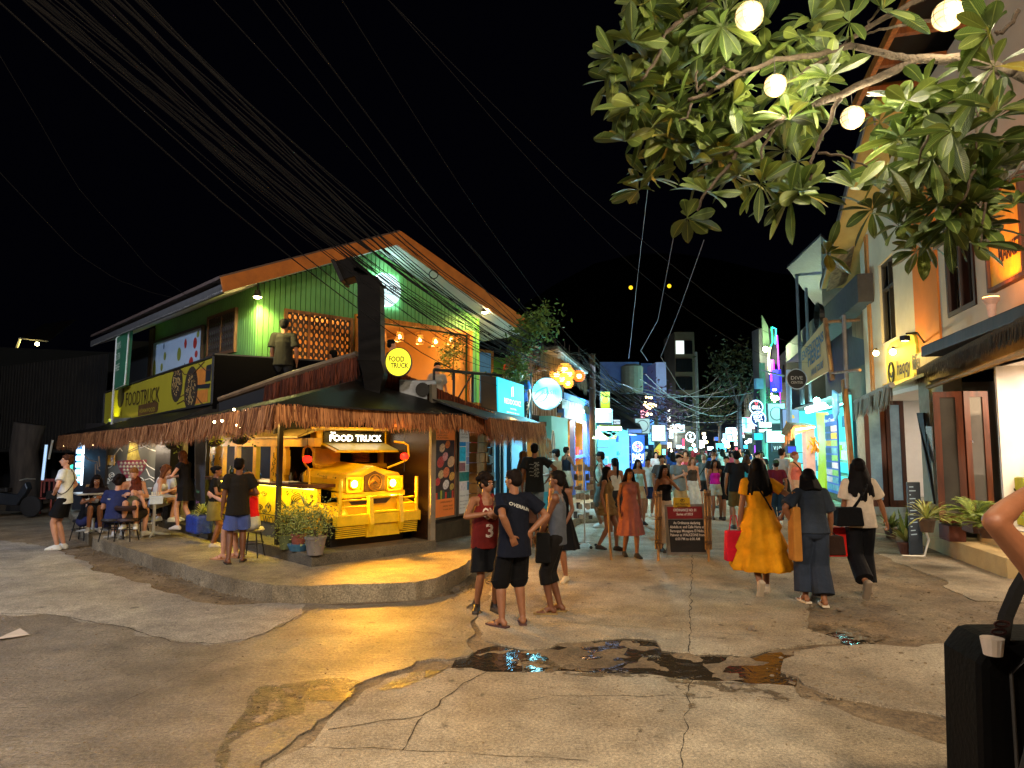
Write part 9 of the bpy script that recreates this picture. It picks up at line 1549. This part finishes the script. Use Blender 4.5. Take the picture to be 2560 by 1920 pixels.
mb.build('bag_body',M('#030303',.85,var=.3,bump=.3,key='black_canvas',spec=.1),bg_,bevel=.04);mb=MB();mb.tube([V((X0+.12,2.985,.05)),V((X0+.12,2.985,zt-.12)),V((X0+.2,2.985,zt-.05)),V((X0+.7,2.985,zt-.05))],.008,5);mb.build('piping',M('#2a2a2c',.5,key='zip'),bg_);mb=MB();mb.obox(V((X0+.2,2.97,.1)),V((.45,0,0)),V((0,.03,0)),Z*(zt-.35));mb.build('pocket',M('#050506',.8,var=.3,bump=.5,key='black_canvas',spec=.15),bg_,bevel=.012);mb=MB();mb.tube([at(2500,1612,3.05),at(2515,1540,3.05),at(2540,1480,3.05),at(2600,1380,3.05)],[.035,.03,.03,.03],6);mb.build('strap',cloth('#08080a'),bg_);mb=MB()
for x,y in((2505,1560),(2497,1580)):mb.tube([at(x+18*cos(t),y+7*sin(t),2.98)for t in[2*pi*j/12 for j in range(13)]],.006,5)
build_sep(mb,'clip_ring',M('#3a2220',.4,.6,key='clip'),bg_);mb=MB();c=at(2482,1625,2.95);mb.lathe(c-Z*.02,[(.035,0),(.045,.07)],14);tag(mb.build('plastic_cup',M('#d8c8b8',.3,trans=.3,key='plastic_cup')),'clear plastic cup standing on the black travel bag','cup')
rs=random.Random(77);protos=[];TC=['#8a2028','#c8c8c8','#20242c','#2850a0','#c8a890','#68788a','#b84858','#d8e0e0','#384838']
wds=['dark red','white','black','blue','beige','grey-blue','rose','pale','dark green']
for i in range(9):
 J=person(0,0,0,0,f'distant walker in a {wds[i]} top in the crowd at the end of the street',at_=V((10,36,0)),h=1.68,lod=2,sex='f' if i%2 else 'm',skin=['tan','fair','brown'][i%3],hair=('long' if i%2 else 'short','#14100e',.3),top=('tee',TC[i]),bottom=('pants' if i%3==0 else 'shorts',['#28303c','#b8b0a0','#1c1c20'][i%3],1.9 if i%3==0 else.8),shoes=('sneaker','#a0a0a0'),pose=dict(LF=(-.09,.14,.075),RF=(.09,-.14,.09)),group='crowd walking in the far street',face=False);protos.append(J['r'])
used=set()
for i in range(62):
 Y=26+36*(i/62)**1.3;c=FS.P((Y-13.8)/.959,0,1.2);d_=FT.P((Y-12.3)/.968,0,1.2);q=c.lerp(d_,rs.random());k=i%9;rz=R(rs.choice((165,180,195,0,10,-10)))
 if k not in used:used.add(k);protos[k].location=(q.x,q.y,0);protos[k].rotation_euler.z=rz
 else:copy_thing(protos[k],(q.x,q.y,0),rz,sc=rs.uniform(.93,1.05)*1.68/1.7)
def added_street_lamp(x,y,h,col,e,label,r=.25,spot=0):
 r_=root('added_street_lamp',(x,y,0),label,'added street lamp');mb=MB();mb.tube([V((x,y,0)),V((x,y,h-.2)),V((x*.9,y+.5,h))],[.07,.05,.04],8);mb.build('pole',M('#6a6a68',.6,.3,key='pole'),r_);mb=MB();mb.ball((x*.9,y+.6,h-.02),(.2,.35,.08),12,6);mb.build('lamp_head',glow(col,12),r_)
 p=V((x*.9,y+.7,h-.3));light('SPOT' if spot else 'POINT',p,col,e,r,aim=p+V((0,.15,-1))if spot else None,spot=spot or None,blend=.9)
added_street_lamp(3.5,-3.0,7.5,'#ffe2b8',2300,'warm assumed street lamp, out of view behind the viewer to the right');added_street_lamp(-5.5,-2,7.5,'#ffead2',2600,'white added street lamp, fill light behind the viewer to the left',spot=150);added_street_lamp(-13.5,6.5,6.5,'#d4e2ff',1300,'cool white assumed street lamp beside the left road outside the picture');added_street_lamp(1.2,-9,10,'#fff0e0',3400,'tall added street lamp, fill light far behind the viewer in the crossing',r=.4)  # lamps out of view: first and third assumed, second and fourth added as fill
bpy.data.scenes.remove(TS)
